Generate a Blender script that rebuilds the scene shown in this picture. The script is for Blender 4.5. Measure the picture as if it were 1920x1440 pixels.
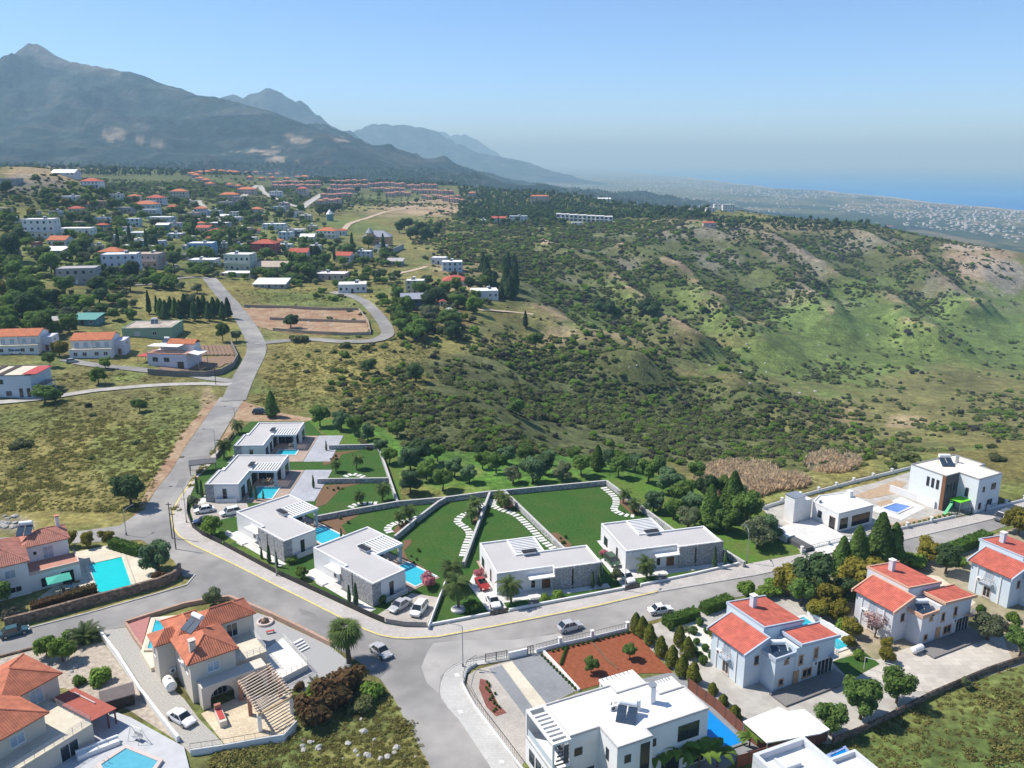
import bpy, math, random
import numpy as np
from mathutils import Vector, Matrix
from mathutils.geometry import tessellate_polygon

for o in list(bpy.data.objects): bpy.data.objects.remove(o)
SC = bpy.context.scene
COL = SC.collection
rnd = random.Random(7)
RN = np.random.RandomState(11)

# ------------------------------------------------------------------ camera
F_PX, HORIZ, CH = 1560.0, 300.0, 70.0          # focal length and horizon row in photo pixels, height in m
TH = math.atan((720 - HORIZ) / F_PX); CT, ST = math.cos(TH), math.sin(TH)
cam_d = bpy.data.cameras.new('camera'); cam = bpy.data.objects.new('camera', cam_d); COL.objects.link(cam)
cam.location = (0, 0, CH); cam.rotation_euler = (math.pi / 2 - TH, 0, 0)
cam_d.sensor_fit = 'HORIZONTAL'; cam_d.sensor_width = 36.0; cam_d.lens = 36.0 * F_PX / 1920
cam_d.clip_start = 0.5; cam_d.clip_end = 200000
SC.camera = cam

# ------------------------------------------------------------------ sky and sun
SUN_EL = math.radians(52); SUN_TO = Vector((-0.955, 0.295, 0)).normalized()
world = bpy.data.worlds.new('World'); SC.world = world; world.use_nodes = True
wn = world.node_tree.nodes; wl = world.node_tree.links
sky = wn.new('ShaderNodeTexSky'); sky.sky_type = 'NISHITA'; sky.sun_disc = False
sky.sun_elevation = SUN_EL; sky.sun_rotation = math.atan2(SUN_TO.x, SUN_TO.y)
sky.altitude = 600; sky.air_density = 0.66; sky.dust_density = 0.2; sky.ozone_density = 7.0
wn['Background'].inputs[1].default_value = 0.125
wl.new(sky.outputs[0], wn['Background'].inputs[0])
sun_d = bpy.data.lights.new('sun', 'SUN'); sun_d.energy = 4.0; sun_d.angle = math.radians(0.55); sun_d.color = (1.0, 0.955, 0.88)
sun = bpy.data.objects.new('sun', sun_d); COL.objects.link(sun)
sv = Vector((SUN_TO.x * math.cos(SUN_EL), SUN_TO.y * math.cos(SUN_EL), math.sin(SUN_EL)))
sun.location = (-200, 60, 400); sun.rotation_euler = sv.to_track_quat('Z', 'Y').to_euler()
SC.view_settings.view_transform = 'Standard'; SC.view_settings.look = 'None'
SC.view_settings.gamma = 1; SC.view_settings.use_curve_mapping = False; SC.view_settings.exposure = 0.72
SC.cycles.use_denoising = True
SC.cycles.max_bounces = 6; SC.cycles.diffuse_bounces = 4; SC.cycles.glossy_bounces = 2
SC.cycles.transmission_bounces = 3; SC.cycles.transparent_max_bounces = 6; SC.cycles.volume_bounces = 0
SC.cycles.caustics_reflective = False; SC.cycles.caustics_refractive = False

# ------------------------------------------------------------------ pixels <-> place
def ray(px, py):
    u = (px - 960) / F_PX; v = (720 - py) / F_PX
    return u, CT + v * ST, -ST + v * CT
def Z(px, py, z=0.0):                            # point at height z seen at that photo pixel
    dx, dy, dz = ray(px, py); t = (z - CH) / dz
    return Vector((dx * t, dy * t, z))
def at_y(px, py, y):
    dx, dy, dz = ray(px, py); t = y / dy
    return Vector((dx * t, y, CH + dz * t))
def proj(x, y, z):
    zz = z - CH; d = y * CT - zz * ST
    return 960 + F_PX * x / d, 720 - F_PX * (y * ST + zz * CT) / d

# ------------------------------------------------------------------ numeric noise
def _hash(ix, iy, seed):
    n = (ix.astype(np.int64) * 374761393 + iy.astype(np.int64) * 668265263 + seed * 1442695041) & 0xffffffff
    n = ((n ^ (n >> 13)) * 1274126177) & 0xffffffff
    return ((n ^ (n >> 16)) & 0xffff) / 65535.0
def vnoise(x, y, seed=0):
    x = np.asarray(x, float); y = np.asarray(y, float)
    ix = np.floor(x); iy = np.floor(y); fx = x - ix; fy = y - iy
    fx = fx * fx * (3 - 2 * fx); fy = fy * fy * (3 - 2 * fy)
    a = _hash(ix, iy, seed); b = _hash(ix + 1, iy, seed); c = _hash(ix, iy + 1, seed); d = _hash(ix + 1, iy + 1, seed)
    return (a * (1 - fx) + b * fx) * (1 - fy) + (c * (1 - fx) + d * fx) * fy
def fbm(x, y, oct=4, seed=0):
    s = 0; a = 0.5; t = 0
    for k in range(oct):
        s = s + a * vnoise(x * 2 ** k + 17.3 * k, y * 2 ** k - 9.1 * k, seed + k); t += a; a *= 0.5
    return s / t
def ridged(x, y, oct=4, seed=0):
    s = 0; a = 0.5; t = 0
    for k in range(oct):
        s = s + a * (1 - np.abs(2 * vnoise(x * 2 ** k + 5.3 * k, y * 2 ** k + 3.7 * k, seed + k) - 1)); t += a; a *= 0.5
    return s / t
def sstep(a, b, x):
    t = np.clip((x - a) / (b - a), 0, 1); return t * t * (3 - 2 * t)
def seg_dist(x, y, pts):                         # distance to a polyline and the parameter along it
    best = np.full(np.shape(x), 1e9); par = np.zeros(np.shape(x))
    for i in range(len(pts) - 1):
        ax, ay = pts[i][0], pts[i][1]; bx, by = pts[i + 1][0], pts[i + 1][1]
        L = (bx - ax) ** 2 + (by - ay) ** 2 + 1e-9
        t = np.clip(((x - ax) * (bx - ax) + (y - ay) * (by - ay)) / L, 0, 1)
        d = np.hypot(x - ax - t * (bx - ax), y - ay - t * (by - ay))
        m = d < best; best = np.where(m, d, best); par = np.where(m, i + t, par)
    return best, par
def in_poly(x, y, poly):
    c = np.zeros(np.shape(x), bool); n = len(poly)
    for i in range(n):
        x0, y0 = poly[i][0], poly[i][1]; x1, y1 = poly[i - 1][0], poly[i - 1][1]
        if y0 == y1: continue
        c ^= ((y0 > y) != (y1 > y)) & (x < (x1 - x0) * (y - y0) / (y1 - y0) + x0)
    return c

# ------------------------------------------------------------------ materials
MATS = {}
def lin(h):                                      # '#rrggbb' -> linear
    return tuple(((c / 12.92) if c <= 0.04045 else ((c + 0.055) / 1.055) ** 2.4) for c in (int(h[i:i + 2], 16) / 255 for i in (1, 3, 5)))
def mk(name, col, rough=0.85, var=0.12, scale=1.5, bump=0.0, bscale=8.0, spec=0.3, metal=0.0, orand=0.0, detail=4.0, coords='Object', col2=None, c2scale=0.4, c2amt=0.5, transl=0.0):
    if name in MATS: return MATS[name]
    m = bpy.data.materials.new(name); m.use_nodes = True; MATS[name] = m
    nt = m.node_tree; N = nt.nodes; L = nt.links; b = N['Principled BSDF']
    tc = N.new('ShaderNodeTexCoord'); out = tc.outputs[coords]
    no = N.new('ShaderNodeTexNoise'); no.inputs['Scale'].default_value = scale; no.inputs['Detail'].default_value = detail
    L.new(out, no.inputs['Vector'])
    mr = N.new('ShaderNodeMapRange'); mr.inputs[1].default_value = 0.25; mr.inputs[2].default_value = 0.75
    mr.inputs[3].default_value = 1 - var; mr.inputs[4].default_value = 1 + var; L.new(no.outputs[0], mr.inputs[0])
    base = N.new('ShaderNodeRGB'); base.outputs[0].default_value = (*col, 1); cur = base.outputs[0]
    if col2:
        n2 = N.new('ShaderNodeTexNoise'); n2.inputs['Scale'].default_value = c2scale; n2.inputs['Detail'].default_value = 5; L.new(out, n2.inputs['Vector'])
        r2 = N.new('ShaderNodeMapRange'); r2.inputs[1].default_value = 0.42; r2.inputs[2].default_value = 0.62; r2.inputs[4].default_value = c2amt; L.new(n2.outputs[0], r2.inputs[0])
        mx = N.new('ShaderNodeMix'); mx.data_type = 'RGBA'; L.new(r2.outputs[0], mx.inputs[0]); L.new(cur, mx.inputs[6]); mx.inputs[7].default_value = (*col2, 1); cur = mx.outputs[2]
    fac = mr.outputs[0]
    if orand:
        oi = N.new('ShaderNodeObjectInfo'); r = N.new('ShaderNodeMapRange'); r.inputs[3].default_value = 1 - orand; r.inputs[4].default_value = 1 + orand
        L.new(oi.outputs['Random'], r.inputs[0]); mu = N.new('ShaderNodeMath'); mu.operation = 'MULTIPLY'; L.new(fac, mu.inputs[0]); L.new(r.outputs[0], mu.inputs[1]); fac = mu.outputs[0]
    vm = N.new('ShaderNodeVectorMath'); vm.operation = 'SCALE'; L.new(cur, vm.inputs[0]); L.new(fac, vm.inputs['Scale'])
    L.new(vm.outputs[0], b.inputs['Base Color'])
    b.inputs['Roughness'].default_value = rough; b.inputs['Specular IOR Level'].default_value = spec; b.inputs['Metallic'].default_value = metal
    if bump:
        nb = N.new('ShaderNodeTexNoise'); nb.inputs['Scale'].default_value = bscale; nb.inputs['Detail'].default_value = 4; L.new(out, nb.inputs['Vector'])
        bp = N.new('ShaderNodeBump'); bp.inputs['Strength'].default_value = bump; bp.inputs['Distance'].default_value = 0.1; L.new(nb.outputs[0], bp.inputs['Height']); L.new(bp.outputs[0], b.inputs['Normal'])
    if transl:
        tr = N.new('ShaderNodeBsdfTranslucent'); L.new(vm.outputs[0], tr.inputs[0]); ms = N.new('ShaderNodeMixShader'); ms.inputs[0].default_value = transl
        L.new(b.outputs[0], ms.inputs[1]); L.new(tr.outputs[0], ms.inputs[2]); L.new(ms.outputs[0], N['Material Output'].inputs[0])
    return m
def glass_mat(name, col=(0.02, 0.03, 0.04), rough=0.08):
    if name in MATS: return MATS[name]
    m = mk(name, col, rough=rough, var=0.3, scale=0.8, spec=0.6); return m
def tile_mat(name, col, course=0.32, pan=0.3):
    """clay tiles: courses and pans as relief and tint, from the roof slope's own UV in metres"""
    if name in MATS: return MATS[name]
    m = mk(name, col, rough=0.8, var=0.22, scale=1.2, orand=0.05, col2=tuple(c * 0.62 for c in col), c2scale=0.7, c2amt=0.45)
    nt = m.node_tree; N = nt.nodes; L = nt.links; b = N['Principled BSDF']
    uv = N.new('ShaderNodeUVMap'); uv.uv_map = 'UVMap'; sp = N.new('ShaderNodeSeparateXYZ'); L.new(uv.outputs[0], sp.inputs[0])
    def wave(o, per, op):
        a = N.new('ShaderNodeMath'); a.operation = 'MULTIPLY'; a.inputs[1].default_value = 1 / per; L.new(o, a.inputs[0])
        f = N.new('ShaderNodeMath'); f.operation = op; L.new(a.outputs[0], f.inputs[0])
        if op == 'SINE':
            a.inputs[1].default_value = 2 * math.pi / per
        return f.outputs[0]
    s = wave(sp.outputs[0], pan, 'SINE'); k = wave(sp.outputs[1], course, 'FRACT')
    ad = N.new('ShaderNodeMath'); ad.operation = 'MULTIPLY_ADD'; L.new(s, ad.inputs[0]); ad.inputs[1].default_value = 0.5; L.new(k, ad.inputs[2])
    bp = N.new('ShaderNodeBump'); bp.inputs['Strength'].default_value = 0.9; bp.inputs['Distance'].default_value = 0.07; L.new(ad.outputs[0], bp.inputs['Height']); L.new(bp.outputs[0], b.inputs['Normal'])
    return m
def stone_mat(name, col, scale=2.2, joint=(0.28, 0.26, 0.24)):
    if name in MATS: return MATS[name]
    m = bpy.data.materials.new(name); m.use_nodes = True; MATS[name] = m
    nt = m.node_tree; N = nt.nodes; L = nt.links; b = N['Principled BSDF']
    tc = N.new('ShaderNodeTexCoord')
    vo = N.new('ShaderNodeTexVoronoi'); vo.inputs['Scale'].default_value = scale; L.new(tc.outputs['Object'], vo.inputs['Vector'])
    ve = N.new('ShaderNodeTexVoronoi'); ve.feature = 'DISTANCE_TO_EDGE'; ve.inputs['Scale'].default_value = scale; L.new(tc.outputs['Object'], ve.inputs['Vector'])
    sp = N.new('ShaderNodeSeparateColor'); L.new(vo.outputs['Color'], sp.inputs[0])
    mr = N.new('ShaderNodeMapRange'); mr.inputs[3].default_value = 0.55; mr.inputs[4].default_value = 1.45; L.new(sp.outputs[0], mr.inputs[0])
    vm = N.new('ShaderNodeVectorMath'); vm.operation = 'SCALE'; vm.inputs[0].default_value = col; L.new(mr.outputs[0], vm.inputs['Scale'])
    e = N.new('ShaderNodeMapRange'); e.inputs[1].default_value = 0.02; e.inputs[2].default_value = 0.07; L.new(ve.outputs[0], e.inputs[0])
    mx = N.new('ShaderNodeMix'); mx.data_type = 'RGBA'; L.new(e.outputs[0], mx.inputs[0]); mx.inputs[6].default_value = (*joint, 1); L.new(vm.outputs[0], mx.inputs[7])
    L.new(mx.outputs[2], b.inputs['Base Color']); b.inputs['Roughness'].default_value = 0.9
    bp = N.new('ShaderNodeBump'); bp.inputs['Strength'].default_value = 0.8; bp.inputs['Distance'].default_value = 0.08; L.new(e.outputs[0], bp.inputs['Height']); L.new(bp.outputs[0], b.inputs['Normal'])
    return m
def paver_mat(name, col, w=0.5, h=0.25, var=0.25, mortar=0.6, rough=0.85):
    if name in MATS: return MATS[name]
    m = mk(name, col, rough=rough, var=0.12, scale=0.6, col2=tuple(c * 0.8 for c in col), c2scale=0.15, c2amt=0.6)
    nt = m.node_tree; N = nt.nodes; L = nt.links; b = N['Principled BSDF']
    tc = [n for n in N if n.type == 'TEX_COORD'][0]; lk = b.inputs['Base Color'].links[0]; src = lk.from_socket; L.remove(lk)
    br = N.new('ShaderNodeTexBrick'); br.inputs['Scale'].default_value = 1; br.inputs['Brick Width'].default_value = w; br.inputs['Row Height'].default_value = h
    br.inputs['Mortar Size'].default_value = 0.03; L.new(tc.outputs['Object'], br.inputs['Vector'])
    br.inputs['Color1'].default_value = (1 + var * .6,) * 3 + (1,); br.inputs['Color2'].default_value = (1 - var * .6,) * 3 + (1,); br.inputs['Mortar'].default_value = (mortar,) * 3 + (1,)
    vm = N.new('ShaderNodeVectorMath'); vm.operation = 'MULTIPLY'; L.new(src, vm.inputs[0]); L.new(br.outputs[0], vm.inputs[1]); L.new(vm.outputs[0], b.inputs['Base Color'])
    return m

# ------------------------------------------------------------------ mesh building
class MB:
    def __init__(s): s.v = []; s.f = []; s.m = []; s.uv = {}
    def add(s, vs, fs, mi=0):
        n = len(s.v); s.v += [tuple(p) for p in vs]; s.f += [tuple(i + n for i in f) for f in fs]; s.m += [mi] * len(fs); return s
    def box(s, x0, y0, z0, x1, y1, z1, mi=0, bottom=True):
        v = [(x0, y0, z0), (x1, y0, z0), (x1, y1, z0), (x0, y1, z0), (x0, y0, z1), (x1, y0, z1), (x1, y1, z1), (x0, y1, z1)]
        f = [(4, 5, 6, 7), (0, 1, 5, 4), (1, 2, 6, 5), (2, 3, 7, 6), (3, 0, 4, 7)] + ([(3, 2, 1, 0)] if bottom else [])
        return s.add(v, f, mi)
    def cbox(s, c, d, rz=0.0, mi=0):             # centre, full sizes, turned about z
        cx, cy, cz = c; hx, hy, hz = d[0] / 2, d[1] / 2, d[2] / 2; ca, sa = math.cos(rz), math.sin(rz)
        v = [(cx + x * ca - y * sa, cy + x * sa + y * ca, cz + z) for z in (-hz, hz) for x, y in ((-hx, -hy), (hx, -hy), (hx, hy), (-hx, hy))]
        return s.add(v, [(4, 5, 6, 7), (0, 1, 5, 4), (1, 2, 6, 5), (2, 3, 7, 6), (3, 0, 4, 7), (3, 2, 1, 0)], mi)
    def prism(s, poly, z0, z1, mi=0, cap=True, bottom=False):
        n = len(poly); a = sum(poly[i][0] * poly[(i + 1) % n][1] - poly[(i + 1) % n][0] * poly[i][1] for i in range(n))
        if a < 0: poly = list(poly)[::-1]
        v = [(p[0], p[1], z0) for p in poly] + [(p[0], p[1], z1) for p in poly]
        f = [(i, (i + 1) % n, n + (i + 1) % n, n + i) for i in range(n)]
        if cap or bottom:
            for t in tessellate_polygon([[Vector((p[0], p[1], 0)) for p in poly]]):
                t = tuple(t); p0, p1, p2 = (poly[k] for k in t)
                if (p1[0] - p0[0]) * (p2[1] - p0[1]) - (p1[1] - p0[1]) * (p2[0] - p0[0]) < 0: t = t[::-1]
                if cap: f.append(tuple(n + k for k in t))
                if bottom: f.append(t[::-1])
        return s.add(v, f, mi)
    def tube(s, p0, p1, r0, r1=None, n=8, mi=0, caps=True):
        r1 = r0 if r1 is None else r1; p0 = Vector(p0); p1 = Vector(p1); d = (p1 - p0).normalized()
        a = d.orthogonal().normalized(); b = d.cross(a); v = []
        for p, r in ((p0, r0), (p1, r1)):
            v += [p + (a * math.cos(2 * math.pi * k / n) + b * math.sin(2 * math.pi * k / n)) * r for k in range(n)]
        f = [(k, (k + 1) % n, n + (k + 1) % n, n + k) for k in range(n)]
        if caps: f += [tuple(range(n))[::-1], tuple(range(n, 2 * n))]
        return s.add(v, f, mi)
    def lathe(s, prof, n=12, c=(0, 0, 0), mi=0):
        v = []; f = []
        for r, z in prof: v += [(c[0] + r * math.cos(2 * math.pi * k / n), c[1] + r * math.sin(2 * math.pi * k / n), c[2] + z) for k in range(n)]
        for j in range(len(prof) - 1): f += [(j * n + k, j * n + (k + 1) % n, (j + 1) * n + (k + 1) % n, (j + 1) * n + k) for k in range(n)]
        f += [tuple(range(n))[::-1], tuple(range((len(prof) - 1) * n, len(prof) * n))]
        return s.add(v, f, mi)
    def slope(s, pts, mi=0, thick=0.14):         # a roof slope (3 or 4 points, first two along the eave) with its own UV in metres
        P = [Vector(p) for p in pts]; x = (P[1] - P[0]).normalized(); n = (P[1] - P[0]).cross(P[2] - P[0]).normalized()
        if n.z < 0: n = -n
        y = n.cross(x); k = len(s.f)
        s.add(P, [tuple(range(len(P)))] if (P[1] - P[0]).cross(P[2] - P[0]).z > 0 else [tuple(range(len(P)))[::-1]], mi)
        for i in s.f[k]: s.uv[(k, i)] = ((Vector(s.v[i]) - P[0]).dot(x), (Vector(s.v[i]) - P[0]).dot(y))
        if thick:
            Q = [p - Vector((0, 0, thick)) for p in P]; m = len(P)
            s.add(P + Q, [(i, m + i, m + (i + 1) % m, (i + 1) % m) for i in range(m)] + [tuple(range(m, 2 * m))[::-1]], mi)
        return s
    def mesh(s, name, mats):
        me = bpy.data.meshes.new(name); me.from_pydata(s.v, [], s.f)
        for m in (mats if isinstance(mats, (list, tuple)) else [mats]): me.materials.append(m)
        if any(s.m): me.polygons.foreach_set('material_index', s.m)
        if s.uv:
            ul = me.uv_layers.new(name='UVMap')
            for p in me.polygons:
                for li in p.loop_indices:
                    t = s.uv.get((p.index, me.loops[li].vertex_index))
                    if t: ul.data[li].uv = t
        me.update(); return me
    def build(s, name, mats, parent=None, loc=(0, 0, 0), rz=0.0, smooth=False):
        me = s.mesh(name, mats)
        if smooth: me.polygons.foreach_set('use_smooth', [True] * len(me.polygons))
        return link(name, me, parent, loc, rz)
def link(name, data, parent=None, loc=(0, 0, 0), rz=0.0):
    o = bpy.data.objects.new(name, data); COL.objects.link(o); o.location = loc; o.rotation_euler = (0, 0, rz)
    if parent is not None: o.parent = parent
    return o
def tag(o, label=None, cat=None, group=None, kind=None):
    if label: o['label'] = label
    if cat: o['category'] = cat
    if group: o['group'] = group
    if kind: o['kind'] = kind
    return o
def thing(name, label, cat, loc=(0, 0, 0), rz=0.0, group=None, scale=None):
    o = link(name, None, None, loc, rz); o.empty_display_size = 0.5
    if scale is not None: o.scale = scale if hasattr(scale, '__len__') else (scale,) * 3
    return tag(o, label, cat, group)
def struct(o): o['kind'] = 'structure'; return o
def stuff(o, label, cat=None): o['kind'] = 'stuff'; o['label'] = label; return tag(o, None, cat)
def copy_tree(o, parent=None):
    c = o.copy(); COL.objects.link(c); c.parent = parent
    for ch in list(o.children): copy_tree(ch, c)
    return c
def mesh_np(name, v, f, mats, smooth=False):     # arrays of verts (n,3) and equal-sized faces (m,k)
    me = bpy.data.meshes.new(name); v = np.asarray(v, np.float32); f = np.asarray(f, np.int32); k = f.shape[1]
    me.vertices.add(len(v)); me.vertices.foreach_set('co', v.ravel())
    me.loops.add(f.size); me.loops.foreach_set('vertex_index', f.ravel())
    me.polygons.add(len(f)); me.polygons.foreach_set('loop_start', np.arange(0, f.size, k, dtype=np.int32))
    try: me.polygons.foreach_set('loop_total', np.full(len(f), k, np.int32))
    except Exception: pass
    if smooth: me.polygons.foreach_set('use_smooth', np.ones(len(f), bool))
    for m in (mats if isinstance(mats, (list, tuple)) else [mats]): me.materials.append(m)
    me.update(calc_edges=True); return me
# ================================================================== the ground
CTRL = []                                        # (photo column, [(photo row, ground height)]) read off houses, cars and roads
for px, col in ((-400, [(1050, 0), (900, 1), (800, 2), (700, 4), (640, 8), (600, 11), (540, 17), (500, 22), (450, 29), (400, 40), (350, 50), (322, 60)]),
                (100, [(950, 0), (800, .5), (700, 2), (640, 5), (600, 8), (540, 13), (500, 17), (450, 24), (400, 33), (350, 46), (318, 62)]),
                (300, [(950, 0), (800, 0), (700, .5), (640, 3), (600, 5), (560, 8), (520, 11), (480, 15), (440, 20), (400, 27), (370, 33), (345, 41), (332, 46)]),
                (500, [(800, 0), (700, 0), (640, .5), (600, 2), (560, 4), (520, 7), (480, 11), (440, 16), (400, 22), (370, 28), (350, 35), (336, 41)]),
                (700, [(760, -1), (700, -1), (640, 0), (600, 1), (550, 3), (500, 5), (450, 9), (410, 13), (390, 15), (370, 18), (352, 25), (340, 32)]),
                (900, [(860, -3), (780, -4), (700, -6), (640, -4), (600, -2), (550, 0), (500, 1), (450, 4), (420, 8), (400, 11), (375, 14), (352, 24), (342, 31)]),
                (1050, [(890, -3), (800, -8), (700, -13), (640, -13), (600, -12), (550, -9), (500, -4), (450, 1), (420, 6), (405, 8), (385, 11), (370, 16), (362, 18)]),
                (1200, [(890, -4), (860, -7), (800, -13), (750, -19), (700, -23), (650, -26), (600, -27), (550, -22), (500, -12), (450, -1), (425, 4), (412, 6), (398, 6), (388, 8)]),
                (1330, [(436, 1), (425, 4), (412, 7), (400, 10), (391, 12)]), (1400, [(900, -5), (870, -9), (800, -21), (750, -31), (700, -38), (650, -40), (600, -38), (550, -33), (500, -22), (450, -8), (428, 1), (412, 4)]),
                (1600, [(890, -5), (860, -12), (800, -27), (750, -40), (700, -49), (650, -53), (600, -50), (550, -42), (500, -30), (450, -13), (432, -4)]),
                (1800, [(860, -4), (830, -12), (780, -31), (740, -46), (700, -56), (650, -61), (600, -59), (550, -51), (500, -34), (470, -22), (452, -15)]),
                (2000, [(860, -4), (800, -27), (750, -48), (700, -61), (650, -67), (600, -66), (550, -58), (520, -47), (500, -38)]),
                (2400, [(900, -4), (800, -37), (700, -65), (600, -78), (520, -70)])):
    for py, z in col: CTRL.append(tuple(Z(px, py, z)))
for px in (-900, -400, 200, 700, 1200, 1700, 2300, 2900):
    for py in (2200, 1600, 1250): CTRL.append(tuple(Z(px, py, 0)))
for px in (400, 800, 1200): CTRL.append(tuple(Z(px, 1010, 0)))
for u, y, z in ((-1.0, 700, 45), (-1.0, 1300, 60), (-.6, 1150, 48), (-.7, 1900, 62), (-.3, 1900, 38), (-.1, 1800, 10), (.03, 1900, -40), (.2, 1700, -75), (.35, 1600, -100),
                (.6, 1200, -110), (1.0, 900, -110), (1.0, 450, -90), (1.0, 200, -10), (-1.0, 300, 10)): CTRL.append((u * y, y, z))
CTRL = np.array(CTRL)
CU, CS = CTRL[:, 0] / CTRL[:, 1], np.log(CTRL[:, 1])
def _phi(r2): return 0.5 * r2 * np.log(r2 + 1e-12)
n = len(CTRL); A = np.zeros((n + 3, n + 3))
A[:n, :n] = _phi((CU[:, None] - CU) ** 2 + (CS[:, None] - CS) ** 2) + np.eye(n) * 2e-4
A[:n, n] = 1; A[:n, n + 1] = CU; A[:n, n + 2] = CS; A[n:, :n] = A[:n, n:].T
_w = np.linalg.solve(A, np.concatenate([CTRL[:, 2], [0, 0, 0]]))
def near_h(u, s):
    out = _w[n] + _w[n + 1] * u + _w[n + 2] * s
    for i in range(n): out = out + _w[i] * _phi((u - CU[i]) ** 2 + (s - CS[i]) ** 2)
    return out
PLATEAU = [Z(*p) for p in ((-900, 2000), (-900, 900), (-200, 800), (100, 770), (405, 742), (420, 700), (490, 700), (470, 760), (600, 792), (700, 850), (760, 935), (1140, 898), (1300, 960), (1430, 950),
                           (1560, 915), (1706, 868), (1900, 862), (2500, 800), (2800, 2000))]
SPURS = [((1020, 455), (1130, 520), (1200, 590), (1290, 650)), ((1180, 470), (1290, 535), (1400, 615), (1440, 648)), ((1330, 440), (1450, 500), (1520, 560), (1570, 610)),
         ((1420, 440), (1560, 515), (1660, 560), (1760, 640)), ((1600, 445), (1700, 480), (1770, 540), (1830, 590)), ((900, 500), (980, 560), (1080, 640), (1180, 700)), ((1130, 640), (1300, 700), (1430, 760))]
SPUR_W = []
for sp in SPURS:
    q = []
    for px, py in sp:
        dx, dy, dz = ray(px, py); ys = np.exp(np.linspace(math.log(60), math.log(1500), 300)); h = near_h(np.full(300, dx / dy), np.log(ys)); d = CH + ys * dz / dy - h
        k = int(np.argmax(d < 0)); q.append((ys[k] * dx / dy, ys[k]))
    SPUR_W.append(q)
def plain_h(x, y):
    return np.interp(x + (fbm(x / 900, y / 900, 3, 5) - .5) * 500, [-9000, -3500, -1800, -900, -350, 0, 800, 2000, 2480, 2620, 3200, 9000],
                     [200, 130, 70, 10, -55, -100, -140, -172, -179, -186, -200, -200])
MTS = [([(-900, 190, 5200), (-400, 160, 4700), (-60, 140, 4200), (0, 122, 4120), (42, 108, 4050), (54, 93, 4010), (62, 88, 4000), (76, 93, 3990), (130, 114, 3960), (190, 125, 3840), (260, 137, 3760), (290, 152, 3720), (345, 178, 3600),
         (400, 180, 3480), (450, 193, 3360), (510, 208, 3250), (560, 236, 3150), (600, 250, 3050), (640, 264, 2950), (690, 292, 2850), (725, 312, 2750)], 1700, 31),
       ([(330, 230, 7000), (420, 182, 6600), (438, 176, 6550), (455, 183, 6500), (480, 169, 6450), (505, 164, 6400), (525, 171, 6350), (540, 190, 6300), (590, 216, 6150), (630, 240, 6000), (645, 256, 5950), (720, 296, 5600)], 1150, 41),
       ([(600, 290, 9800), (640, 268, 9600), (665, 250, 9400), (700, 231, 9200), (725, 231, 9100), (765, 234, 9000), (800, 239, 8900), (830, 260, 8700), (860, 278, 8400), (930, 293, 8000)], 1200, 51),
       ([(770, 270, 13500), (815, 240, 13200), (850, 251, 13000), (875, 250, 12800), (900, 267, 12600), (930, 289, 12300)], 1200, 61)]
NC, NR = 521, 640
GU = np.linspace(-1.1, 1.1, NC); GS = np.linspace(math.log(40), math.log(30000), NR)
UU, SS = np.meshgrid(GU, GS); YY = np.exp(SS); XX = UU * YY
ZN = near_h(UU, SS)
dpl, _ = seg_dist(XX, YY, PLATEAU + PLATEAU[:1]); dpl = np.where(in_poly(XX, YY, PLATEAU), 0, dpl)
flat = sstep(2, 26, dpl)
SPD = np.full(XX.shape, 1e9)
WX = (fbm(XX / 35, YY / 35, 3, 74) - .5) * 34; WY = (fbm(XX / 35, YY / 35, 3, 75) - .5) * 34
for q in SPUR_W: SPD = np.minimum(SPD, seg_dist(XX + WX, YY + WY, q)[0])
hill_px = proj(XX, YY, ZN); HPX, HPY = hill_px
slope_zone = sstep(900, 1060, HPX) * sstep(415, 450, HPY) * (YY < 1200)
ZN = ZN + ((8 + 10 * fbm(XX / 50, YY / 50, 2, 77)) * np.exp(-(SPD / (13 + 16 * fbm(XX / 30, YY / 30, 2, 78))) ** 2) - 6.0) * slope_zone * sstep(0, 60, dpl)
ZN = ZN + flat * ((fbm(XX / 40, YY / 40, 4, 3) - .5) * 5.0 * sstep(20, 120, dpl) * sstep(1500, 300, YY) * (.3 + .7 * sstep(700, 950, HPX)) + (fbm(XX / 9, YY / 9, 3, 8) - .5) * .7)
ZN = ZN * flat + (fbm(XX / 5, YY / 5, 3, 9) - .5) * 0.06
y0 = np.interp(UU, [-.3, -.1, .05, .2, .5], [1500, 1450, 1350, 1230, 960])
bl = sstep(0, 1, (YY - y0) / (y0 * .5))
ZT = ZN * (1 - bl) + plain_h(XX, YY) * bl
MID = np.full(XX.shape, -1); MREL = np.zeros(XX.shape)
for k, (cr, W, seed) in enumerate(MTS):
    C = [at_y(*p) for p in cr]; cz = np.array([p.z for p in C])
    wob = (fbm(XX / (W * .35), YY / (W * .35), 3, seed) - .5)
    d, par = seg_dist(XX, YY, C); hc = np.interp(par, np.arange(len(cz)), cz)
    s = np.clip(d / W * (1 + .55 * wob * sstep(0, .3, d / W)), 0, 1)
    pr = .55 * (1 - s) ** 2.6 + .45 * (1 - s) ** 1.15
    bump = ((ridged(XX / (W * .28), YY / (W * .28), 4, seed + 3) - .6) * .62 + (fbm(XX / (W * .05), YY / (W * .05), 3, seed + 7) - .5) * .12 + (ridged(XX / (W * .11), YY / (W * .11), 3, seed + 9) - .6) * .30) * np.clip(s * 6, 0.03, 1) * np.clip((1 - s) * 3, 0, 1)
    zm = ZT + np.maximum(hc - ZT, 0) * np.clip(pr + bump * pr ** .5, 0, 2)
    m = (zm > ZT + 4) & (s < .985) & (YY > 1300)
    ZT = np.where(m, np.maximum(zm, ZT), ZT); MID = np.where(m, k, MID); MREL = np.where(m, pr, MREL)
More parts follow.
